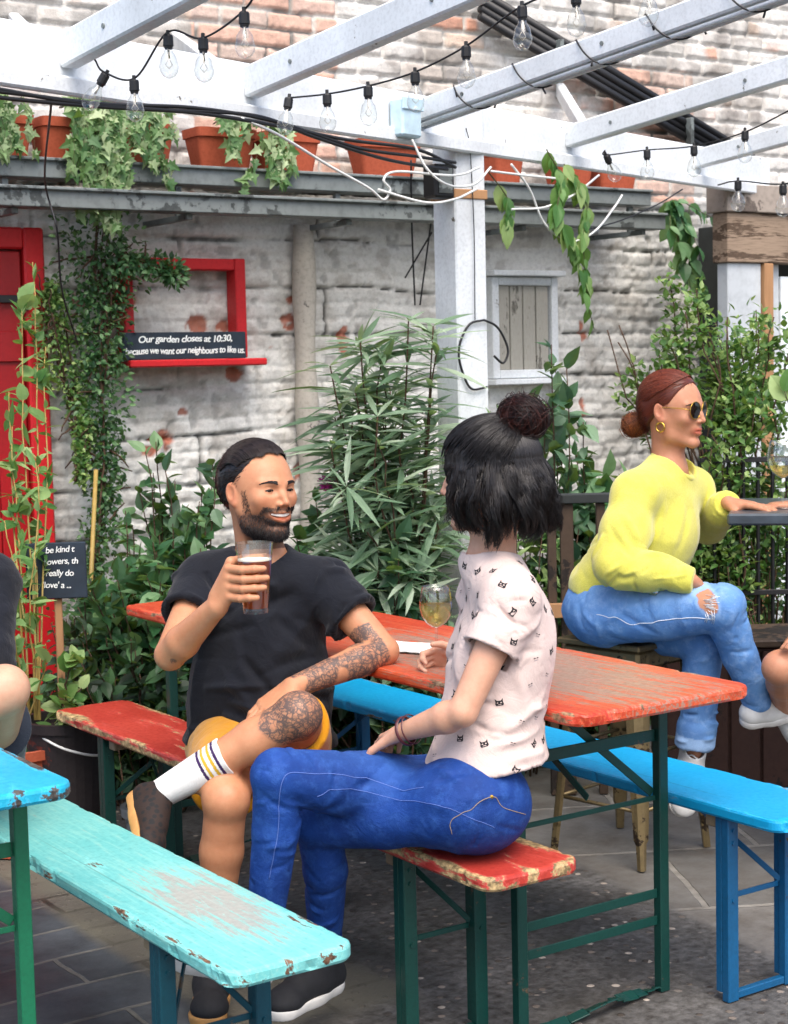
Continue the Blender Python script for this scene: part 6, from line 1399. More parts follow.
# ------------------------------------------------------------------ woman in the cat print shirt
def cat_woman():
    J = J_(pelvis=(468, 800, 3.57), chest=(505, 652, 3.58), neck=(490, 566, 3.58), shL=(512, 602, 3.45), shR=(488, 597, 3.72), elL=(463, 712, 3.40), wrL=(406, 731, 3.50),
           elR=(462, 700, 3.84), wrR=(464, 657, 4.08), hipL=(462, 803, 3.48), hipR=(458, 799, 3.66), knR=(277, 775, 3.44), anR=(262, 945, 3.52), knL=(318, 822, 3.60), anL=(325, 960, 3.82))
    c = at(487, 477, 3.56); F = frame(unit(-RT*.93+FW*.36-UP*.03), UP); s = .95
    t = thing('person', 'woman with dark bob and top bun in pale cat print shirt and bright blue jeans', 'person', (*J['pelvis'][:2], 0), 'people drinking in the yard')
    o = Ops(); body_ops(o, J, .90, True, bust=0, lg=.84); T = head_ops(o, c, F, s, fem=True, neckbase=J['neck'])
    hand(o, J['wrL'], unit(-RT*.35+FW*.9-UP*.35), unit(-UP), unit(-RT), [(.2, .4, .3)]*4, .88)
    hand(o, J['wrR'], unit(-RT*.9-FW*.25+UP*.0), unit(-UP*.35-FW*.9), UP, [(.45, .8, .5), (.5, .85, .5), (.55, .9, .5), (.6, .95, .5)], .88, .05, tdir=unit(-RT*.8+UP*.3-FW*.3))
    M['skin_fair'] = skinmat('fair_skin', '#c79a80')
    skin_person(t, o, J, c, tintattr(c, F, s, (.80, .45, .45)), [(J['wrR']-RT*.075, .09)], M['skin_fair'])
    face_parts(t, c, F, s, T, brow=False)
    # ---- hair
    ho = Ops(); ho.ell(T(0, -.018, .040), np.array([.090, .108, .092])*s, F, .02)
    for x, y, r in ((-.062, -.06, .045), (.062, -.06, .045), (0, -.085, .048), (-.078, -.03, .042), (.078, -.03, .042)):
        ho.cone(T(x*.72, y*.9, .03), T(x*.80, y*1.05, -.075), r*.70*s, r*.6*s, .03)
    ho.ell(T(0, .098, -.035), np.array([.056, .052, .075])*s, F, .02, True); ho.ell(T(0, -.01, -.15), np.array([.062, .075, .072])*s, F, .03, True)
    V2, Q2 = extract(ho, .0035); V2 = relax(V2, Q2, 2); N2 = vnormals(V2, Q2)
    V2 = V2+N2*(.004*np.sin(((V2-c)@F.T)[:, 2]*60+3*vnoise(V2, 16, 2))+.003*vnoise(V2, 40, 4))[:, None]-N2*.004
    n = 6500; ph = rng.uniform(-math.pi, math.pi, n); k = 20; t_ = np.linspace(0, 1, k)
    front = np.abs(ph) < .62                                   # phi=0 is the face
    lenz = np.where(front, rng.uniform(.004, .022, n), -.112-.022*vnoise(np.stack([ph*3, ph*0, ph*0], 1), 1, 2)+rng.uniform(-.022, .014, n)); lenz = np.where((np.abs(ph) >= .62) & (np.abs(ph) < .95), rng.uniform(-.02, .02, n), lenz)
    a1 = np.where(front, .85, 1.15); R0 = np.array([.0945, .112, .094])*s
    S = np.zeros((n, k, 3)); lay = rng.random(n)**.5; wv = rng.normal(0, 1, n)*.25; ph2 = np.round(ph*7)/7*.5+ph*.5
    start = rng.uniform(.05, .75, n)
    lf = np.clip((.040-lenz)/.13, 0, 1)**1.5; nl = 46; lk = np.floor((ph+math.pi)/(2*math.pi)*nl+.35*rng.normal(0, 1, n)).astype(int) % nl; lc = (lk+.5)/nl*2*math.pi-math.pi; lkr = rng.normal(0, 1, nl)[lk]; lkp = rng.uniform(0, 6.28, nl)[lk]; lenz = np.where(lf > .5, lenz+.016*rng.normal(0, 1, nl)[lk], lenz); ph_ = ph.copy()
    for j, u in enumerate(t_):
        dr_ = np.clip((start+(1-start)*u*1.9)-1, 0, None)/np.maximum((start+(1-start)*1.9)-1, .01); dph = (lc-ph_+math.pi) % (2*math.pi)-math.pi; ph = ph_+dph*.62*np.clip(dr_*1.3, 0, 1)*lf+.07*lf*np.sin(dr_*7+lkp)*dr_
        al = np.minimum(1, (start+(1-start)*u*1.9))*math.pi/2
        x = np.sin(ph)*np.sin(al); y = np.cos(ph)*np.sin(al); z = np.cos(al); zt = .040+z*R0[2]/s
        drop = np.clip((start+(1-start)*u*1.9)-1, 0, None)/np.maximum((start+(1-start)*1.9)-1, .01); zz = np.where(drop > 0, .040+(lenz-.040)*drop, zt)
        flare = 1+lf*(.12+.13*sstep(.9, 1.4, np.abs(ph)))*np.sin(np.clip(drop, 0, 1)*2.5)-.55*np.clip(drop-.78, 0, 1)*1.2*(.4+.6*vnoise(np.stack([ph*4, ph*0, ph*0], 1), 1, 9))+.10*lf*np.sin(drop*8+6*vnoise(np.stack([ph*2.2, lay*1.5, ph*0], 1), 1, 4))*drop-.06*(1-lay)+lf*drop*(.045*lkr+.07*np.sin(drop*6.5+lkp))
        yy = -.018+y*R0[1]/s*flare; xx_ = x*R0[0]/s*flare
        cl = 7*vnoise(np.stack([ph*3.0, lay*2, ph*0], 1), 1, 14); S[:, j] = np.stack([xx_+.011*lf*np.cos(drop*8+cl)*drop, yy+.012*lf*np.sin(drop*7+cl)*drop, zz+.004*lf*np.sin(cl)*drop], 1)
    M['hair_brunette'] = hairmat('near_black_hair', '#0b0909', '#1d1614', None, rough=.30)
    strands('hair', np.asarray(c)+(S*s)@F, .0009, M['hair_brunette'], t, extra=(V2, Q2))
    # pulled-up upper half, running to the bun
    n = 1500; az = rng.uniform(-2.2, 2.2, n); d0 = np.stack([np.sin(az)*.9, np.cos(az)*.95+.05, .42+.35*vnoise(np.stack([az*2.5, az*0, az*0], 1), 1, 21)+rng.normal(0, .17, n)], 1); bd = np.array([0, -.62, .80]); d1 = bd+rng.normal(0, .07, (n, 3))
    S2 = ellpath(T(0, -.018, .040), F, R0+.003, d0, d1, 14, lift=rng.uniform(0, .006, n))
    # bun
    bc = T(0, -.090, .128); n3 = 2600; ax = rng.normal(0, .42, (n3, 3))+F[0]+F[2]*.3; ax /= np.linalg.norm(ax, axis=1)[:, None]; e = np.cross(ax, rng.normal(0, 1, (n3, 3))); e /= np.linalg.norm(e, axis=1)[:, None]; f = np.cross(ax, e)
    th = (rng.random((n3, 1))*6.28+np.linspace(0, 1, 18)[None, :]*rng.uniform(2, 3.6, (n3, 1)))[..., None]; off = rng.normal(0, .012, (n3, 1, 1))*ax[:, None]
    rr = (.037+.012*rng.random((n3, 1, 1)))*(1+.32*vnoise(ax*3, 1, 3)[:, None, None]); S3 = bc+(e[:, None]*np.cos(th)+f[:, None]*np.sin(th))*rr+off; S3[..., 2] = bc[2]+(S3[..., 2]-bc[2])*.92
    nf = 60; k_ = 18; fl_ = rng.normal(0, 1, (nf, 3)); fl_[:, 2] = np.abs(fl_[:, 2]); fl_ /= np.linalg.norm(fl_, axis=1)[:, None]; u = np.linspace(0, 1, k_)[None, :, None]
    S4 = bc+fl_[:, None]*.03+fl_[:, None]*.034*np.sin(u*2.6)+np.cross(fl_, rng.normal(0, 1, (nf, 3)))[:, None]*.022*u+np.array([0, 0, -.02])*u**2
    bo = Ops(); bo.ball(bc, .040); Vb, Qb = extract(bo, .003)
    M['hair_bun'] = hairmat('dark_reddish_bun_hair', '#0e0908', '#26120f', '#55261b', .35, rough=.35)
    strands('pinned_hair', S2, .0009, M['hair_brunette'], t)
    strands('bun', np.concatenate([S3, S4]), .0009, M['hair_bun'], t, extra=(Vb, Qb))
    # ---- shirt
    o = Ops(); Tt = body_ops(o, J, .92, True, off=.010, arms=False, legs=False, bust=.8)
    o.ell(lerp(J['pelvis'], J['chest'], .5)-Tt[1]*.012, (.130, .100, .15), Tt, .05); o.ell(lerp(J['pelvis'], J['chest'], .2)-Tt[1]*.035, (.155, .125, .11), Tt, .04)
    for (a, b, e) in ((J['shL'], J['elL'], .44), (J['shR'], J['elR'], .44)):
        o.cone(lerp(J['chest'], a, .7), a, .048, .05, .04); o.tube(a, lerp(a, b, e), .053, .060, .02); o.tube(lerp(a, b, e*.7), lerp(a, b, e+.1), .042, .053, .004, True)
    o.cone(J['neck']+Tt[2]*.015, T(0, -.02, -.05), .056, .06, .01, True)
    hem = at(505, 762, 3.57); o.plane(hem, unit(-Tt[2]-Tt[1]*.28))
    fl = folds([(at(545, 690, 3.5), at(490, 740, 3.45), .010, .006), (at(540, 725, 3.5), at(480, 755, 3.45), .010, .007), (at(548, 750, 3.5), at(500, 765, 3.45), .009, .006), (at(470, 690, 3.5), at(520, 720, 3.45), .009, -.006),
                (at(505, 640, 3.4), at(545, 615, 3.45), .010, .005), (at(500, 655, 3.4), at(548, 650, 3.45), .009, -.005), (at(515, 665, 3.45), at(530, 720, 3.45), .012, .005), (at(495, 600, 3.4), at(520, 640, 3.38), .008, -.004),
                (at(470, 640, 3.5), at(480, 700, 3.5), .010, .005)]+autofold(lerp(J['pelvis'], J['chest'], .6), Tt[2], 26, .15, .11, .13, .007, -.007, 7)+autofold(lerp(J['shL'], J['elL'], .2), J['elL']-J['shL'], 10, .06, .055, .07, .005, -.005, 8))
    M['pink_shirt'] = cloth('pale_pink_cotton', '#cdb7ae', '#d5c1b9', weave=700, sheen=.1); M['print_black'] = plain('print_ink', '#17171b', .8); M['print_faint'] = plain('faint_print_ink', '#8d8286', .8)
    disp = lambda V, N: 1.2*fl(V, N)+.007*ridged(V*np.array([1, 1, 1.0]), 7, 6)
    V, Q = extract(o, .0035); V = relax(V, Q, 1); V = V+vnormals(V, Q)*disp(V, vnormals(V, Q))[:, None]; bv = bvh_of(V, Q); N = vnormals(V, Q)
    # little cat faces: flat inked shapes lying on the cloth
    pts = []; order = rng.permutation(len(V))
    for i in order[:26000]:
        p = V[i]
        if N[i] @ Tt[2] > .85: continue
        if all(np.sum((p-q_[0])**2) > .047**2 for q_ in pts): pts.append((p, N[i]))
        if len(pts) > 170: break
    face = [(-1, -.35), (-.8, -.7), (.8, -.7), (1, -.35), (.86, .2), (.92, .95), (.42, .45), (-.42, .45), (-.92, .95), (-.86, .2)]
    tri = [(0, 1, 9), (1, 2, 9), (2, 4, 9), (2, 3, 4), (9, 4, 6), (9, 6, 7), (4, 5, 6), (9, 7, 8)]; mc = {'k': [[], [], 0], 'f': [[], [], 0], 'w': [[], [], 0]}
    def put(key, poly, tr, p, a_, b_, n_, sc, off):
        Vs = []
        for (x, y) in poly:
            w = p+(a_*x+b_*y)*sc; loc, nor, _, _ = bv.find_nearest(Vector(w)); Vs.append(np.array(loc)+np.array(nor)*off)
        M_ = mc[key]; M_[0].append(np.array(Vs)); M_[1].append(np.array(tr)+M_[2]); M_[2] += len(Vs)
    for i, (p, n_) in enumerate(pts):
        b_ = unit(Tt[2]-n_*(Tt[2]@n_)); a_ = np.cross(b_, n_); rot = rng.normal(0, .45); a2 = a_*math.cos(rot)+b_*math.sin(rot); b2 = b_*math.cos(rot)-a_*math.sin(rot)
        if i % 3 != 2:
            put('k', face, tri, p, a2, b2, n_, .0092, .0008)
            for sx in (-1, 1): put('w', [(sx*.2, -.12), (sx*.62, -.12), (sx*.5, .14), (sx*.26, .1)], [(0, 1, 2), (0, 2, 3)], p, a2, b2, n_, .0092, .0013)
            put('w', [(-.5, -.5), (.5, -.5), (.3, -.36), (-.3, -.36)], [(0, 1, 2), (0, 2, 3)], p, a2, b2, n_, .0092, .0013)
        else:
            for sx in (-1, 1): put('k', [(sx*.12, -.05), (sx*.8, .0), (sx*.62, .22), (sx*.2, .15)], [(0, 1, 2), (0, 2, 3)], p, a2, b2, n_, .0085, .0008)
            put('f', [(-.7, -.55), (.7, -.55), (.6, -.42), (-.6, -.42)], [(0, 1, 2), (0, 2, 3)], p, a2, b2, n_, .0085, .0008)
    VV = [V]; TT = []; mi = [np.zeros(len(Q), int)]; off = len(V)
    for j, key in enumerate(('k', 'f', 'w')):
        a_, b_, _ = mc[key]
        if a_: VV.append(np.concatenate(a_)); TT.append(np.concatenate(b_)+off); mi.append(np.full(sum(len(x) for x in b_), j+1)); off += sum(len(x) for x in a_)
    mesh_np('shirt', np.concatenate(VV), [Q, np.concatenate(TT)], [M['pink_shirt'], M['print_black'], M['print_faint'], M['pink_shirt']], t, True, mat_idx=np.concatenate(mi), origin=parent_loc(t))
    # ---- jeans
    o = Ops(); o.ell(J['pelvis']-Tt[1]*.01, (.155, .122, .112), Tt, .05)
    o.ell(J['hipL']-Tt[1]*.015-UP*.0, (.095, .118, .094), Tt, .04); o.ell(J['hipR']-Tt[1]*.015, (.095, .115, .094), Tt, .04)
    for q in 'LR':
        a, b, e = J['hip'+q], J['kn'+q], J['an'+q]; o.cone(a, lerp(a, b, .5), .088, .074, .03); o.cone(lerp(a, b, .5), b, .074, .055, .01); bk = unit(unit(a-b)+unit(e-b))
        m_ = lerp(b, e, .3)+bk*.014; o.cone(b, m_, .049, .048, .01); o.tube(m_, lerp(b, e, .97), .048, .035, .01)
    o.plane(at(500, 728, 3.57), unit(Tt[2]+Tt[1]*.1), at(500, 728, 3.57), .3)
    kn, hl = J['knR'], J['hipR']
    fl = folds([(at(300, 800, 3.5), at(400, 775, 3.45), .010, -.008), (at(290, 830, 3.45), at(330, 800, 3.5), .008, .006), (at(250, 800, 3.38), at(300, 815, 3.4), .007, -.005), (at(420, 755, 3.45), at(470, 790, 3.4), .010, .006),
                (at(430, 780, 3.4), at(480, 760, 3.4), .010, -.006), (at(400, 800, 3.4), at(460, 810, 3.38), .012, .005), (at(245, 860, 3.4), at(290, 850, 3.4), .007, .005), (at(300, 930, 3.7), at(345, 920, 3.7), .007, .005),
                (at(305, 950, 3.75), at(345, 945, 3.75), .006, .006), (at(305, 900, 3.65), at(345, 890, 3.65), .007, -.005), (at(470, 800, 3.35), at(520, 790, 3.4), .012, .005), (at(350, 790, 3.4), at(440, 785, 3.38), .014, .004)]+autofold(J['knR'], lerp(J['anR'], J['hipR'], .5)-J['knR']+(J['anR']-J['knR']), 16, .07, .052, .07, .0045, -.0034, 9)+autofold(lerp(J['knR'], J['anR'], .6), J['anR']-J['knR'], 16, .13, .044, .06, .0045, -.003, 10)+autofold(J['hipL'], J['knL']-J['hipL'], 18, .12, .09, .13, .0055, -.0034, 11)+autofold(lerp(J['hipR'], J['knR'], .6), J['knR']-J['hipR'], 12, .15, .07, .10, .006, -.003, 12)+autofold(lerp(J['knL'], J['anL'], .6), J['anL']-J['knL'], 18, .15, .044, .06, .0045, -.0034, 13))
    M['denim_blue'] = denim('bright_blue_denim', '#0f2f6c', '#163d84', '#3f6cb4')
    def fade(V):
        f = np.zeros(len(V))
        for q in 'LR':
            a, b = J['hip'+q], J['kn'+q]; ba = b-a; tt = np.clip(((V-a)@ba)/(ba@ba), 0, 1); p = V-a-tt[:, None]*ba; f += .28*np.exp(-((tt-.65)/.35)**2)*sstep(.02, .075, p@UP)*(np.linalg.norm(p, axis=1) < .11)
        return {'fade': f+.05*fbm(V, 14, 3, 3), 'patch': np.zeros((len(V), 4))}
    e, V, Q = solid('jeans', o, .004, M['denim_blue'], t, disp=lambda V, N: 1.0*fl(V, N)+.0022*ridged(V, 11, 9), attrs=fade); bv = bvh_of(V, Q)
    M['thread'] = plain('pale_seam_thread', '#5a72b4', .8); M['thread_tan'] = plain('tan_thread', '#a08a6a', .8)
    a = lambda *p: at(*p)
    stitch('seam', bv, [a(392, 766, 3.36), a(350, 760, 3.33), a(300, 772, 3.33), a(284, 795, 3.35), a(278, 840, 3.4), a(268, 885, 3.42)], .0007, M['thread'], e)
    stitch('seam', bv, [a(510, 840, 3.35), a(440, 812, 3.32), a(380, 798, 3.32), a(320, 806, 3.4)], .0006, M['thread'], e)
    stitch('pocket_stitching', bv, [a(528, 815, 3.45), a(505, 808, 3.4), a(495, 797, 3.38), a(470, 812, 3.36), a(446, 830, 3.35), a(450, 850, 3.36)], .0007, M['thread_tan'], e, 70)
    m = MB()
    for px in (494,): q_ = bv.find_nearest(Vector(at(px, 797, 3.38)))[0]; m.lathe(np.array(q_), [(0, .002), (.004, .001), (.004, 0)], 10, -FW)
    m.build('rivet', M['brass'], e)
    shoe(t, J['anL'], at(276, 1012, 3.68), UP, M['shoe_black'], M['white_sole'], .96, laces=M['shoe_black'])
    shoe(t, J['anR'], at(208, 1000, 3.5), unit(UP+RT*.4), M['shoe_black'], M['white_sole'], .96)
    m = MB(); fa = unit(J['wrL']-J['elL']); pw = J['wrL']-fa*.004; m.lathe(pw, [(.029, 0), (.032, .002), (.032, .006), (.029, .008)], 24, fa); m.lathe(pw-fa*.014, [(.030, 0), (.0325, .002), (.030, .004)], 24, fa); m.build('bracelet', plain('dark_red_beads', '#4a1a1c', .4), t, smooth=True)
    return J

# ------------------------------------------------------------------ woman in the yellow sweater
def yellow_woman():
    J = J_(pelvis=(614, 614, 5.08), chest=(652, 526, 5.04), neck=(669, 470, 5.03), shR=(634, 496, 4.89), shL=(692, 492, 5.15), elR=(617, 566, 4.82), wrR=(690, 580, 4.76), elL=(708, 525, 5.24), wrL=(728, 503, 5.02),
           hipR=(607, 614, 4.97), hipL=(622, 611, 5.14), knR=(722, 607, 4.76), anR=(758, 702, 4.86), knL=(704, 640, 4.92), anL=(694, 752, 5.0))
    c = at(674, 410, 5.0); F = frame(unit(RT*.80-FW*.60-UP*.03), UP); s = .93
    t = thing('person', 'woman in yellow sweater, round sunglasses and light ripped jeans sitting on a bar stool', 'person', (*J['pelvis'][:2], 0), 'people drinking in the yard')
    o = Ops(); body_ops(o, J, .95, True, bust=0, lg=.82); T = head_ops(o, c, F, s, fem=True, neckbase=J['neck'])
    hand(o, J['wrL'], unit(RT*.78-FW*.6-UP*.06), -UP, unit(-FW-RT*.3), [(.08, .15, .1)]*4, .9, .12)
    hand(o, J['wrR'], unit(RT*.2+FW*.9-UP*.45), -UP, unit(RT), [(.3, .4, .3)]*4, .88)
    M['skin_warm'] = skinmat('warm_skin', '#b98466')
    skin_person(t, o, J, c, tintattr(c, F, s, (.78, .40, .38)), [(J['wrL']+unit(RT*.78-FW*.6)*.085, .09)], M['skin_warm'])
    face_parts(t, c, F, s, T, brow=True)
    # hair: smooth cap drawn back to a low knot
    ho = Ops(); ho.ell(T(0, -.020, .040), np.array([.0835, .102, .0885])*s, F, .02); ho.ell(T(0, -.062, .0), np.array([.07, .055, .07])*s, F, .03)
    ho.ell(T(0, .092, -.014), np.array([.112, .088, .104])*s, F, .012, True); ho.ell(T(0, .012, -.085), np.array([.12, .096, .084])*s, F, .012, True)
    V2, Q2 = extract(ho, .003); V2 = relax(V2, Q2, 2); n = 3000; sx = np.where(rng.random(n) < .5, -1, 1)
    u = rng.random(n); d0 = np.stack([sx*(.03+.97*u**1.1), .95-.72*u**1.3, 1.0-.68*u], 1); d1 = np.array([0, -1, -.42])+rng.normal(0, .08, (n, 3))
    st = rng.random((n, 1))*.5*(rng.random((n, 1)) < .5); d0 = d0*(1-st)+d1*st
    S = ellpath(T(0, -.020, .038), F, np.array([.085, .104, .091])*s, d0, d1, 14, lift=rng.uniform(-.001, .003, n))
    M['hair_auburn'] = hairmat('auburn_hair', '#42190f', '#74351f', '#8a4a2c', .7, rough=.33)
    bdir = T(0, -.142, -.045); S = np.concatenate([resample(S, 10), resample(fur(V2, Q2, 5000, lambda p: bdir-p, .03, .0004, jit=.03), 10)]); strands('hair', S, .0008, M['hair_auburn'], t, extra=(V2, Q2))
    bc = T(0, -.142, -.052); n3 = 600; ax = rng.normal(0, .5, (n3, 3))+RT*.8; ax /= np.linalg.norm(ax, axis=1)[:, None]; e = np.cross(ax, rng.normal(0, 1, (n3, 3))); e /= np.linalg.norm(e, axis=1)[:, None]; f = np.cross(ax, e)
    th = (rng.random((n3, 1))*6.28+np.linspace(0, 1, 16)[None, :]*rng.uniform(2, 4.5, (n3, 1)))[..., None]; S3 = bc+(e[:, None]*np.cos(th)+f[:, None]*np.sin(th))*(.030+.008*rng.random((n3, 1, 1)))+rng.normal(0, .010, (n3, 1, 1))*ax[:, None]
    bo = Ops(); bo.ball(bc, .03); Vb, Qb = extract(bo, .003); M['hair_auburn2'] = hairmat('auburn_bun_hair', '#4a2012', '#8a4a26', '#b8743c', .5)
    strands('bun', S3, .0009, M['hair_auburn2'], t, extra=(Vb, Qb))
    # sunglasses, earring
    gl = None; m = MB()
    for sx in (-1, 1):
        p = T(sx*.0315, .094-.002, .002); f = frame(F[1]+F[0]*sx*.18, F[2]); th = np.linspace(0, 2*math.pi, 30); ring = [p+(f[0]*math.cos(a_)+f[2]*math.sin(a_))*.0275*s for a_ in th]; m.tube(ring, .0013, 6, cap=False)
        m.tube(spline([p+f[0]*sx*.0275*s, T(sx*.070, .070, .008), T(sx*.079, .0, .010), T(sx*.080, -.02, -.002)], 12), .0012, 6)
    m.tube(spline([T(-.005, .0945, .008), T(0, .097, .010), T(.005, .0945, .008)], 8), .0013, 6)
    gl = m.build('sunglasses', M['brass'], t, smooth=True)
    M['lens'] = plain('black_lens', '#0a0c0d', .08, spec=.8)
    for sx in (-1, 1):
        p = T(sx*.0315, .092, .002); f = frame(F[1]+F[0]*sx*.18, F[2]); m = MB(); m.lathe(p-f[1]*.001, [(0, .0), (.0268*s, .0), (.027*s, .0012), (.015*s, .0026), (0, .0032)], 28, f[1]); m.build('lens', M['lens'], gl, smooth=False)
    for sx in (-1, 1):
        p = T(sx*.080, -.006, -.052); th = np.linspace(0, 2*math.pi, 24); m = MB(); m.tube([p+(F[1]*math.cos(a_)+F[2]*math.sin(a_))*.0135 for a_ in th], .0028, 7, cap=False); m.build('earring', M['brass'], t, smooth=True)
    # sweater
    o = Ops(); Tt = body_ops(o, J, .95, False, off=.012, arms=False, legs=False); o.ell(J['chest']+Tt[1]*.05-Tt[2]*.02, (.125, .085, .085), Tt, .06)
    o.ell(lerp(J['pelvis'], J['chest'], .5), (.170, .140, .14), Tt, .06); o.ell(lerp(J['pelvis'], J['chest'], .22)-Tt[1]*.02, (.166, .138, .085), Tt, .05)
    o.chain([lerp(J['chest'], J['shR'], .7), J['shR'], lerp(J['shR'], J['elR'], .5), J['elR']+UP*.004], [.058, .060, .068, .066], .03); o.chain([J['elR'], lerp(J['elR'], J['wrR'], .45), lerp(J['elR'], J['wrR'], .86)], [.066, .056, .042], .015); o.tube(lerp(J['elR'], J['wrR'], .84), lerp(J['elR'], J['wrR'], 1.04), .040, .036, .01)
    o.chain([lerp(J['chest'], J['shL'], .7), J['shL'], J['elL']], [.056, .058, .058], .03); o.chain([J['elL'], lerp(J['elL'], J['wrL'], .75)], [.058, .050], .015); o.tube(lerp(J['elL'], J['wrL'], .7), lerp(J['elL'], J['wrL'], .97), .050, .040, .01)
    o.cone(J['neck']+Tt[2]*.022+Tt[1]*.012, T(0, -.02, -.05), .064, .068, .008, True)
    nb = J['neck']+Tt[2]*.018+Tt[1]*.008
    hem = lerp(J['pelvis'], J['chest'], .10); o.plane(hem, unit(-Tt[2]))
    fl = folds([(at(575, 545, 4.9), at(640, 578, 4.8), .014, .008), (at(600, 520, 4.78), at(635, 560, 4.75), .012, -.008), (at(620, 505, 4.78), at(640, 545, 4.78), .012, .007), (at(640, 555, 4.75), at(690, 560, 4.8), .012, .009), (at(650, 585, 4.7), at(690, 572, 4.7), .007, .006),
                (at(630, 590, 4.7), at(650, 560, 4.7), .008, -.007), (at(665, 500, 4.9), at(655, 560, 4.85), .015, .008), (at(690, 505, 4.95), at(680, 560, 4.9), .014, -.006), (at(580, 560, 4.9), at(640, 590, 4.85), .01, -.008), (at(600, 580, 4.75), at(625, 560, 4.72), .008, .008), (at(705, 490, 5.05), at(725, 515, 5.05), .008, .006)]+autofold(J['elR'], J['wrR']-J['shR'], 14, .08, .06, .09, .007, -.009, 14)+autofold(lerp(J['pelvis'], J['chest'], .4), Tt[2], 22, .12, .15, .15, .009, -.009, 15)+autofold(lerp(J['elR'], J['wrR'], .6), J['wrR']-J['elR'], 12, .07, .05, .07, .006, -.007, 16))
    m = NT('yellow_knit'); v = m.vor(420, stretch=(1, 1, .5)); n_ = m.noise(12, 4); cc = m.mix(m.ramp(n_, [(.35, 0.), (.65, 1.)]), hx('#c9c452')[:3], hx('#d6d164')[:3]); cc = m.mix(m.math('MULTIPLY', m.ramp(v, [(.3, 0.), (.7, 1.)]), .22), cc, hx('#9a9432')[:3])
    m.set(cc, .95, m.bump(v, .35, .002, m.bump(m.noise(15, 4, dist=1), .4, .008)), spec=.15); m.b.inputs['Sheen Weight'].default_value = .35
    def ribs(V, N): return fl(V, N)*.85+.006*ridged(V*np.array([1, 1, .8]), 6, 16)
    solid('sweater', o, .004, m.m, t, disp=ribs)
    m2 = MB(); th = np.linspace(0, 2*math.pi, 40); m2.tube([nb+(Tt[0]*math.cos(a_)*.067+Tt[1]*math.sin(a_)*.064)-Tt[2]*(.006+.014*math.sin(a_)) for a_ in th], .011, 8, cap=False); m2.build('collar', m.m, t, smooth=True)
    # jeans
    o = Ops(); o.ell(J['pelvis']-Tt[1]*.02, (.168, .132, .115), Tt, .05); o.ell(lerp(J['pelvis'], J['chest'], .3), (.15, .115, .10), Tt, .05)
    for q in 'LR':
        a, b, e_ = J['hip'+q], J['kn'+q], J['an'+q]; o.cone(a, lerp(a, b, .55), .094, .084, .04); o.cone(lerp(a, b, .55), b, .084, .068, .012)
        if q == 'R': o.chain([b, lerp(b, e_, .5), lerp(b, e_, .97)], [.061, .050, .042], .012)
        else: o.cone(b, lerp(b, e_, .5), .062, .053, .012); o.tube(lerp(b, e_, .5), lerp(b, e_, .90), .053, .050, .02); o.tube(lerp(b, e_, .78), lerp(b, e_, .93), .060, .060, .004); o.tube(lerp(b, e_, .86), lerp(b, e_, 1.0), .044, .050, .004, True)
    o.plane(lerp(J['pelvis'], J['chest'], .42), Tt[2], J['pelvis'], .3)
    fl2 = folds([(at(640, 600, 4.8), at(600, 625, 4.85), .014, .008), (at(600, 600, 4.85), at(660, 640, 4.8), .010, -.006), (at(735, 625, 4.6), at(765, 640, 4.65), .009, .007), (at(728, 640, 4.62), at(760, 660, 4.65), .009, -.006), (at(740, 660, 4.62), at(770, 672, 4.65), .008, .006),
                 (at(680, 670, 4.85), at(715, 660, 4.85), .009, .008), (at(680, 690, 4.85), at(712, 702, 4.85), .009, -.007), (at(682, 715, 4.85), at(715, 708, 4.85), .008, .007), (at(685, 650, 4.8), at(720, 640, 4.8), .008, -.006), (at(575, 610, 4.9), at(600, 640, 4.85), .010, .006)]+autofold(J['knR'], J['anR']-J['hipR'], 16, .08, .065, .09, .006, -.007, 17)+autofold(lerp(J['knR'], J['anR'], .5), J['anR']-J['knR'], 14, .15, .055, .08, .006, -.007, 18)+autofold(lerp(J['knL'], J['anL'], .5), J['anL']-J['knL'], 18, .15, .055, .09, .006, -.008, 19)+autofold(lerp(J['hipR'], J['knR'], .25), J['knR']-J['hipR'], 16, .14, .095, .13, .007, -.007, 20))
    kc = at(708, 600, 4.68)
    def fade(V):
        p = (V-kc); dd = np.sqrt(((p@RT+.25*(p@UP))/.022)**2+((p@UP)/.050)**2)+.25*vnoise(V, 60, 2); k = sstep(1.05, .95, dd)*((p@FW) < .06); C_ = np.zeros((len(V), 4)); C_[:, :3] = hx('#b98466')[:3]; C_[:, 3] = k
        cf = ((V-J['anL'])@unit(J['knL']-J['anL'])); ring = (np.linalg.norm(V-J['anL'], axis=1) < .12)*(cf > .01)*(cf < .062)
        a, b = J['hipR'], J['knR']; ba = b-a; tt = np.clip(((V-a)@ba)/(ba@ba), 0, 1); top = sstep(.0, .08, (V-a-tt[:, None]*ba)@UP)
        return {'fade': np.clip(.12+.35*np.exp(-((tt-.6)/.4)**2)*top+.12*fbm(V, 9, 4, 5)+.5*ring+.35*sstep(1.6, 1.1, dd)*(k < .1), 0, 1), 'patch': C_}
    M['denim_light'] = denim('light_blue_denim', '#4172b0', '#5588c0', '#a4c2e2')
    e, V, Q = solid('jeans', o, .004, M['denim_light'], t, disp=lambda V, N: .8*fl2(V, N)+.004*ridged(V, 9, 19), attrs=fade); bv = bvh_of(V, Q)
    a = lambda *p: at(*p); M['thread_white'] = plain('frayed_white_thread', '#d9dde0', .9)
    stitch('seam', bv, [a(585, 612, 4.8), a(630, 628, 4.8), a(680, 624, 4.7), a(705, 632, 4.65)], .0011, M['thread_white'], e)
    m = MB()
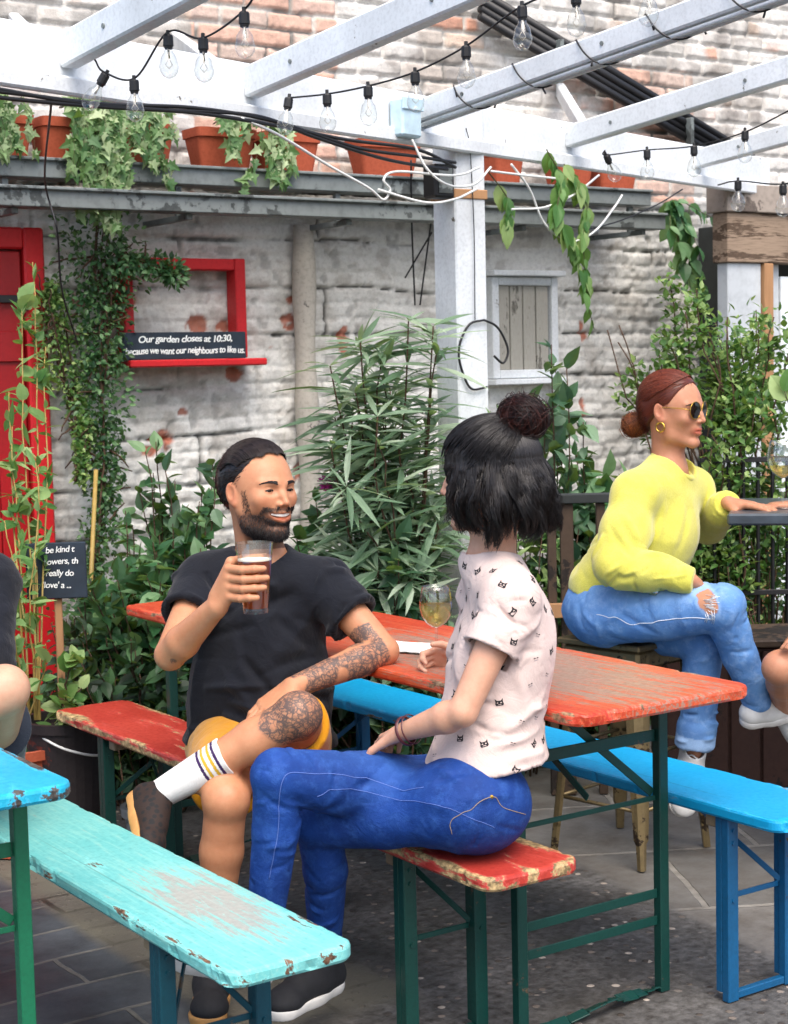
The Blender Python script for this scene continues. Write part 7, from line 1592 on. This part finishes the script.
    for i in range(26):
        p = kc+UP*rng.uniform(-.045, .045)+RT*rng.uniform(-.026, -.008); q_ = p+RT*rng.uniform(.012, .04)-UP*rng.uniform(0, .012)
        P3 = [np.array(bv.find_nearest(Vector(x))[0]) - FW*.0015 for x in (p, lerp(p, q_, .5)-UP*.002, q_)]; m.tube(P3, .0007, 4)
    for i in range(12):
        p = kc+UP*rng.uniform(-.05, -.03)+RT*rng.uniform(-.02, .012); P3 = [np.array(bv.find_nearest(Vector(x))[0])-FW*.003 for x in (p, p-UP*.018+RT*.002, p-UP*rng.uniform(.025, .05)-RT*.004)]; m.tube(P3, .0007, 4)
    m.build('frayed_threads', M['thread_white'], e, smooth=True)
    M['white_leather'] = plain('white_leather', '#d6d6d2', .45)
    shoe(t, J['anL'], at(687, 822, 4.88), unit(-FW*.9+UP*.35), M['white_leather'], M['white_sole'], .93, laces=M['white_leather'])
    shoe(t, J['anR'], at(800, 738, 5.02), unit(UP*.8+RT*.1-FW*.3), M['white_leather'], M['white_sole'], .9)
    return J

# ------------------------------------------------------------------ people cut by the frame
def left_man():
    J = J_(pelvis=(-50, 762, 4.02), chest=(-55, 640, 4.0), neck=(-58, 566, 4.0), shL=(-8, 585, 3.96), shR=(-118, 590, 3.98), elL=(-12, 660, 3.84), wrL=(-40, 700, 3.66), elR=(-140, 660, 3.9), wrR=(-110, 700, 3.7),
           hipL=(-25, 762, 3.98), hipR=(-78, 764, 4.02), knL=(4, 690, 3.66), anL=(-95, 748, 3.5), knR=(-62, 790, 3.62), anR=(-66, 965, 3.66))
    c = at(-62, 498, 3.98); F = frame(unit(-FW*.75+RT*.6), UP); s = 1.0
    t = thing('person', 'person in dark navy long sleeves and shorts whose bare knee shows at the left edge', 'person', (*J['pelvis'][:2], 0), 'people drinking in the yard')
    o = Ops(); body_ops(o, J); T = head_ops(o, c, F, s, neckbase=J['neck'])
    hand(o, J['wrL'], unit(-RT*.6-FW*.4-UP*.3), unit(-UP), unit(-FW), [(.2, .4, .3)]*4, 1); hand(o, J['wrR'], unit(RT*.6-FW*.4-UP*.3), unit(-UP), unit(RT), [(.2, .4, .3)]*4, 1)
    M['skin_pale'] = skinmat('pale_skin', '#c39a80'); skin_person(t, o, J, c, tintattr(c, F, s, (.8, .5, .48)), [], M['skin_pale']); face_parts(t, c, F, s, T)
    ho = Ops(); ho.ell(T(0, -.018, .042), np.array([.083, .103, .090]), F, .02); ho.ell(T(0, .085, -.02), np.array([.115, .075, .092]), F, .014, True); ho.ell(T(0, .0, -.085), np.array([.12, .1, .078]), F, .012, True)
    solid('hair', ho, .004, M['hair_brown'], t, disp=lambda V, N: .004*fbm(V, 60, 3, 2), attrs=lambda V: {'rnd': .5+.5*vnoise(V, 120, 2), 'tpos': np.zeros(len(V))})
    o = Ops(); Tt = body_ops(o, J, off=.014, arms=False, legs=False); o.ell(lerp(J['pelvis'], J['chest'], .2), (.18, .135, .12), Tt, .04)
    for q, a, b, e in limb_sides(J): o.chain([a, b, lerp(b, e, .85)], [.066, .056, .042], .03)
    o.cone(J['neck']+Tt[2]*.0+Tt[1]*.015, T(0, -.02, -.05), .066, .07, .01, True)
    solid('shirt', o, .005, M['navy'], t, disp=lambda V, N: .008*fbm(V*np.array([1, 1, 2.2]), 11, 3, 12))
    o = Ops(); o.ell(J['pelvis'], (.172, .125, .115), Tt, .05)
    for q in 'LR': o.tube(J['hip'+q], lerp(J['hip'+q], J['kn'+q], .55), .104, .096, .04)
    solid('shorts', o, .005, cloth('dark_shorts', '#1c2430'), t, disp=lambda V, N: .006*fbm(V, 10, 3, 12))
    shoe(t, J['anL'], at(-150, 790, 3.36), unit(RT*.7+UP*.3), M['shoe_black'], M['white_sole'], 1.0); shoe(t, J['anR'], at(-60, 1020, 3.45), UP, M['shoe_black'], M['white_sole'], 1.0)
def right_woman():
    J = J_(pelvis=(905, 618, 4.88), chest=(890, 520, 4.88), neck=(880, 468, 4.88), shL=(888, 496, 4.75), shR=(876, 494, 5.0), elL=(900, 575, 4.68), wrL=(838, 628, 4.62), elR=(850, 560, 4.98), wrR=(800, 505, 5.0),
           hipL=(900, 620, 4.80), hipR=(905, 618, 4.95), knL=(780, 668, 4.66), anL=(784, 714, 4.98), knR=(800, 650, 4.95), anR=(850, 770, 5.0))
    c = at(872, 408, 4.88); F = frame(unit(-RT*.95-FW*.2), UP); s = .94
    t = thing('person', 'person at the right edge with bare crossed knee and white canvas shoe', 'person', (*J['pelvis'][:2], 0), 'people drinking in the yard')
    o = Ops(); body_ops(o, J, .95, True); T = head_ops(o, c, F, s, fem=True, neckbase=J['neck'])
    hand(o, J['wrL'], unit(-RT-UP*.15), unit(-UP), unit(-FW), [(.15, .25, .2)]*4, .88); hand(o, J['wrR'], unit(-RT), unit(-UP), unit(FW), [(.3, .4, .2)]*4, .88)
    skin_person(t, o, J, c, tintattr(c, F, s, (.8, .45, .45)), [(J['wrL']-RT*.08, .09)], M['skin_warm']); face_parts(t, c, F, s, T)
    ho = Ops(); ho.ell(T(0, -.020, .042), np.array([.084, .104, .090])*s, F, .02); ho.cone(T(0, -.07, .0), T(0, -.09, -.14), .07, .05, .03); ho.ell(T(0, .085, -.03), np.array([.115, .078, .094])*s, F, .014, True); ho.ell(T(0, .02, -.1), np.array([.12, .09, .078])*s, F, .012, True)
    solid('hair', ho, .004, M['hair_brown'], t, disp=lambda V, N: .004*fbm(V, 60, 3, 2), attrs=lambda V: {'rnd': .5+.5*vnoise(V, 120, 2), 'tpos': np.zeros(len(V))})
    o = Ops(); Tt = body_ops(o, J, .95, True, off=.012, arms=False, legs=False)
    for q, a, b, e in limb_sides(J): o.tube(a, lerp(a, b, .5), .062, .062, .03)
    o.cone(J['neck']+Tt[2]*.01, T(0, -.02, -.05), .056, .06, .01, True); solid('shirt', o, .005, cloth('grey_jersey', '#6b7078'), t, disp=lambda V, N: .006*fbm(V, 10, 3, 12))
    o = Ops(); o.ell(J['pelvis'], (.165, .12, .11), Tt, .05)
    for q in 'LR': o.tube(J['hip'+q], lerp(J['hip'+q], J['kn'+q], .45), .10, .09, .04)
    solid('shorts', o, .005, M['denim_light'], t, attrs=lambda V: {'fade': np.full(len(V), .2), 'patch': np.zeros((len(V), 4))})
    shoe(t, J['anL'], at(800, 760, 4.85), unit(-RT*.6-FW*.5+UP*.3), M['white_leather'], M['white_sole'], .93); shoe(t, J['anR'], at(820, 830, 4.9), unit(-RT*.5+UP*.6), M['white_leather'], M['white_sole'], .93)
M['hair_black'] = hairmat('black_brown_hair', '#0f0b09', '#2a1d17', None, rough=.33); M['hair_brown'] = hairmat('brown_hair', '#2a1a12', '#4a3020')
man(); cat_woman(); yellow_woman(); left_man(); right_woman()
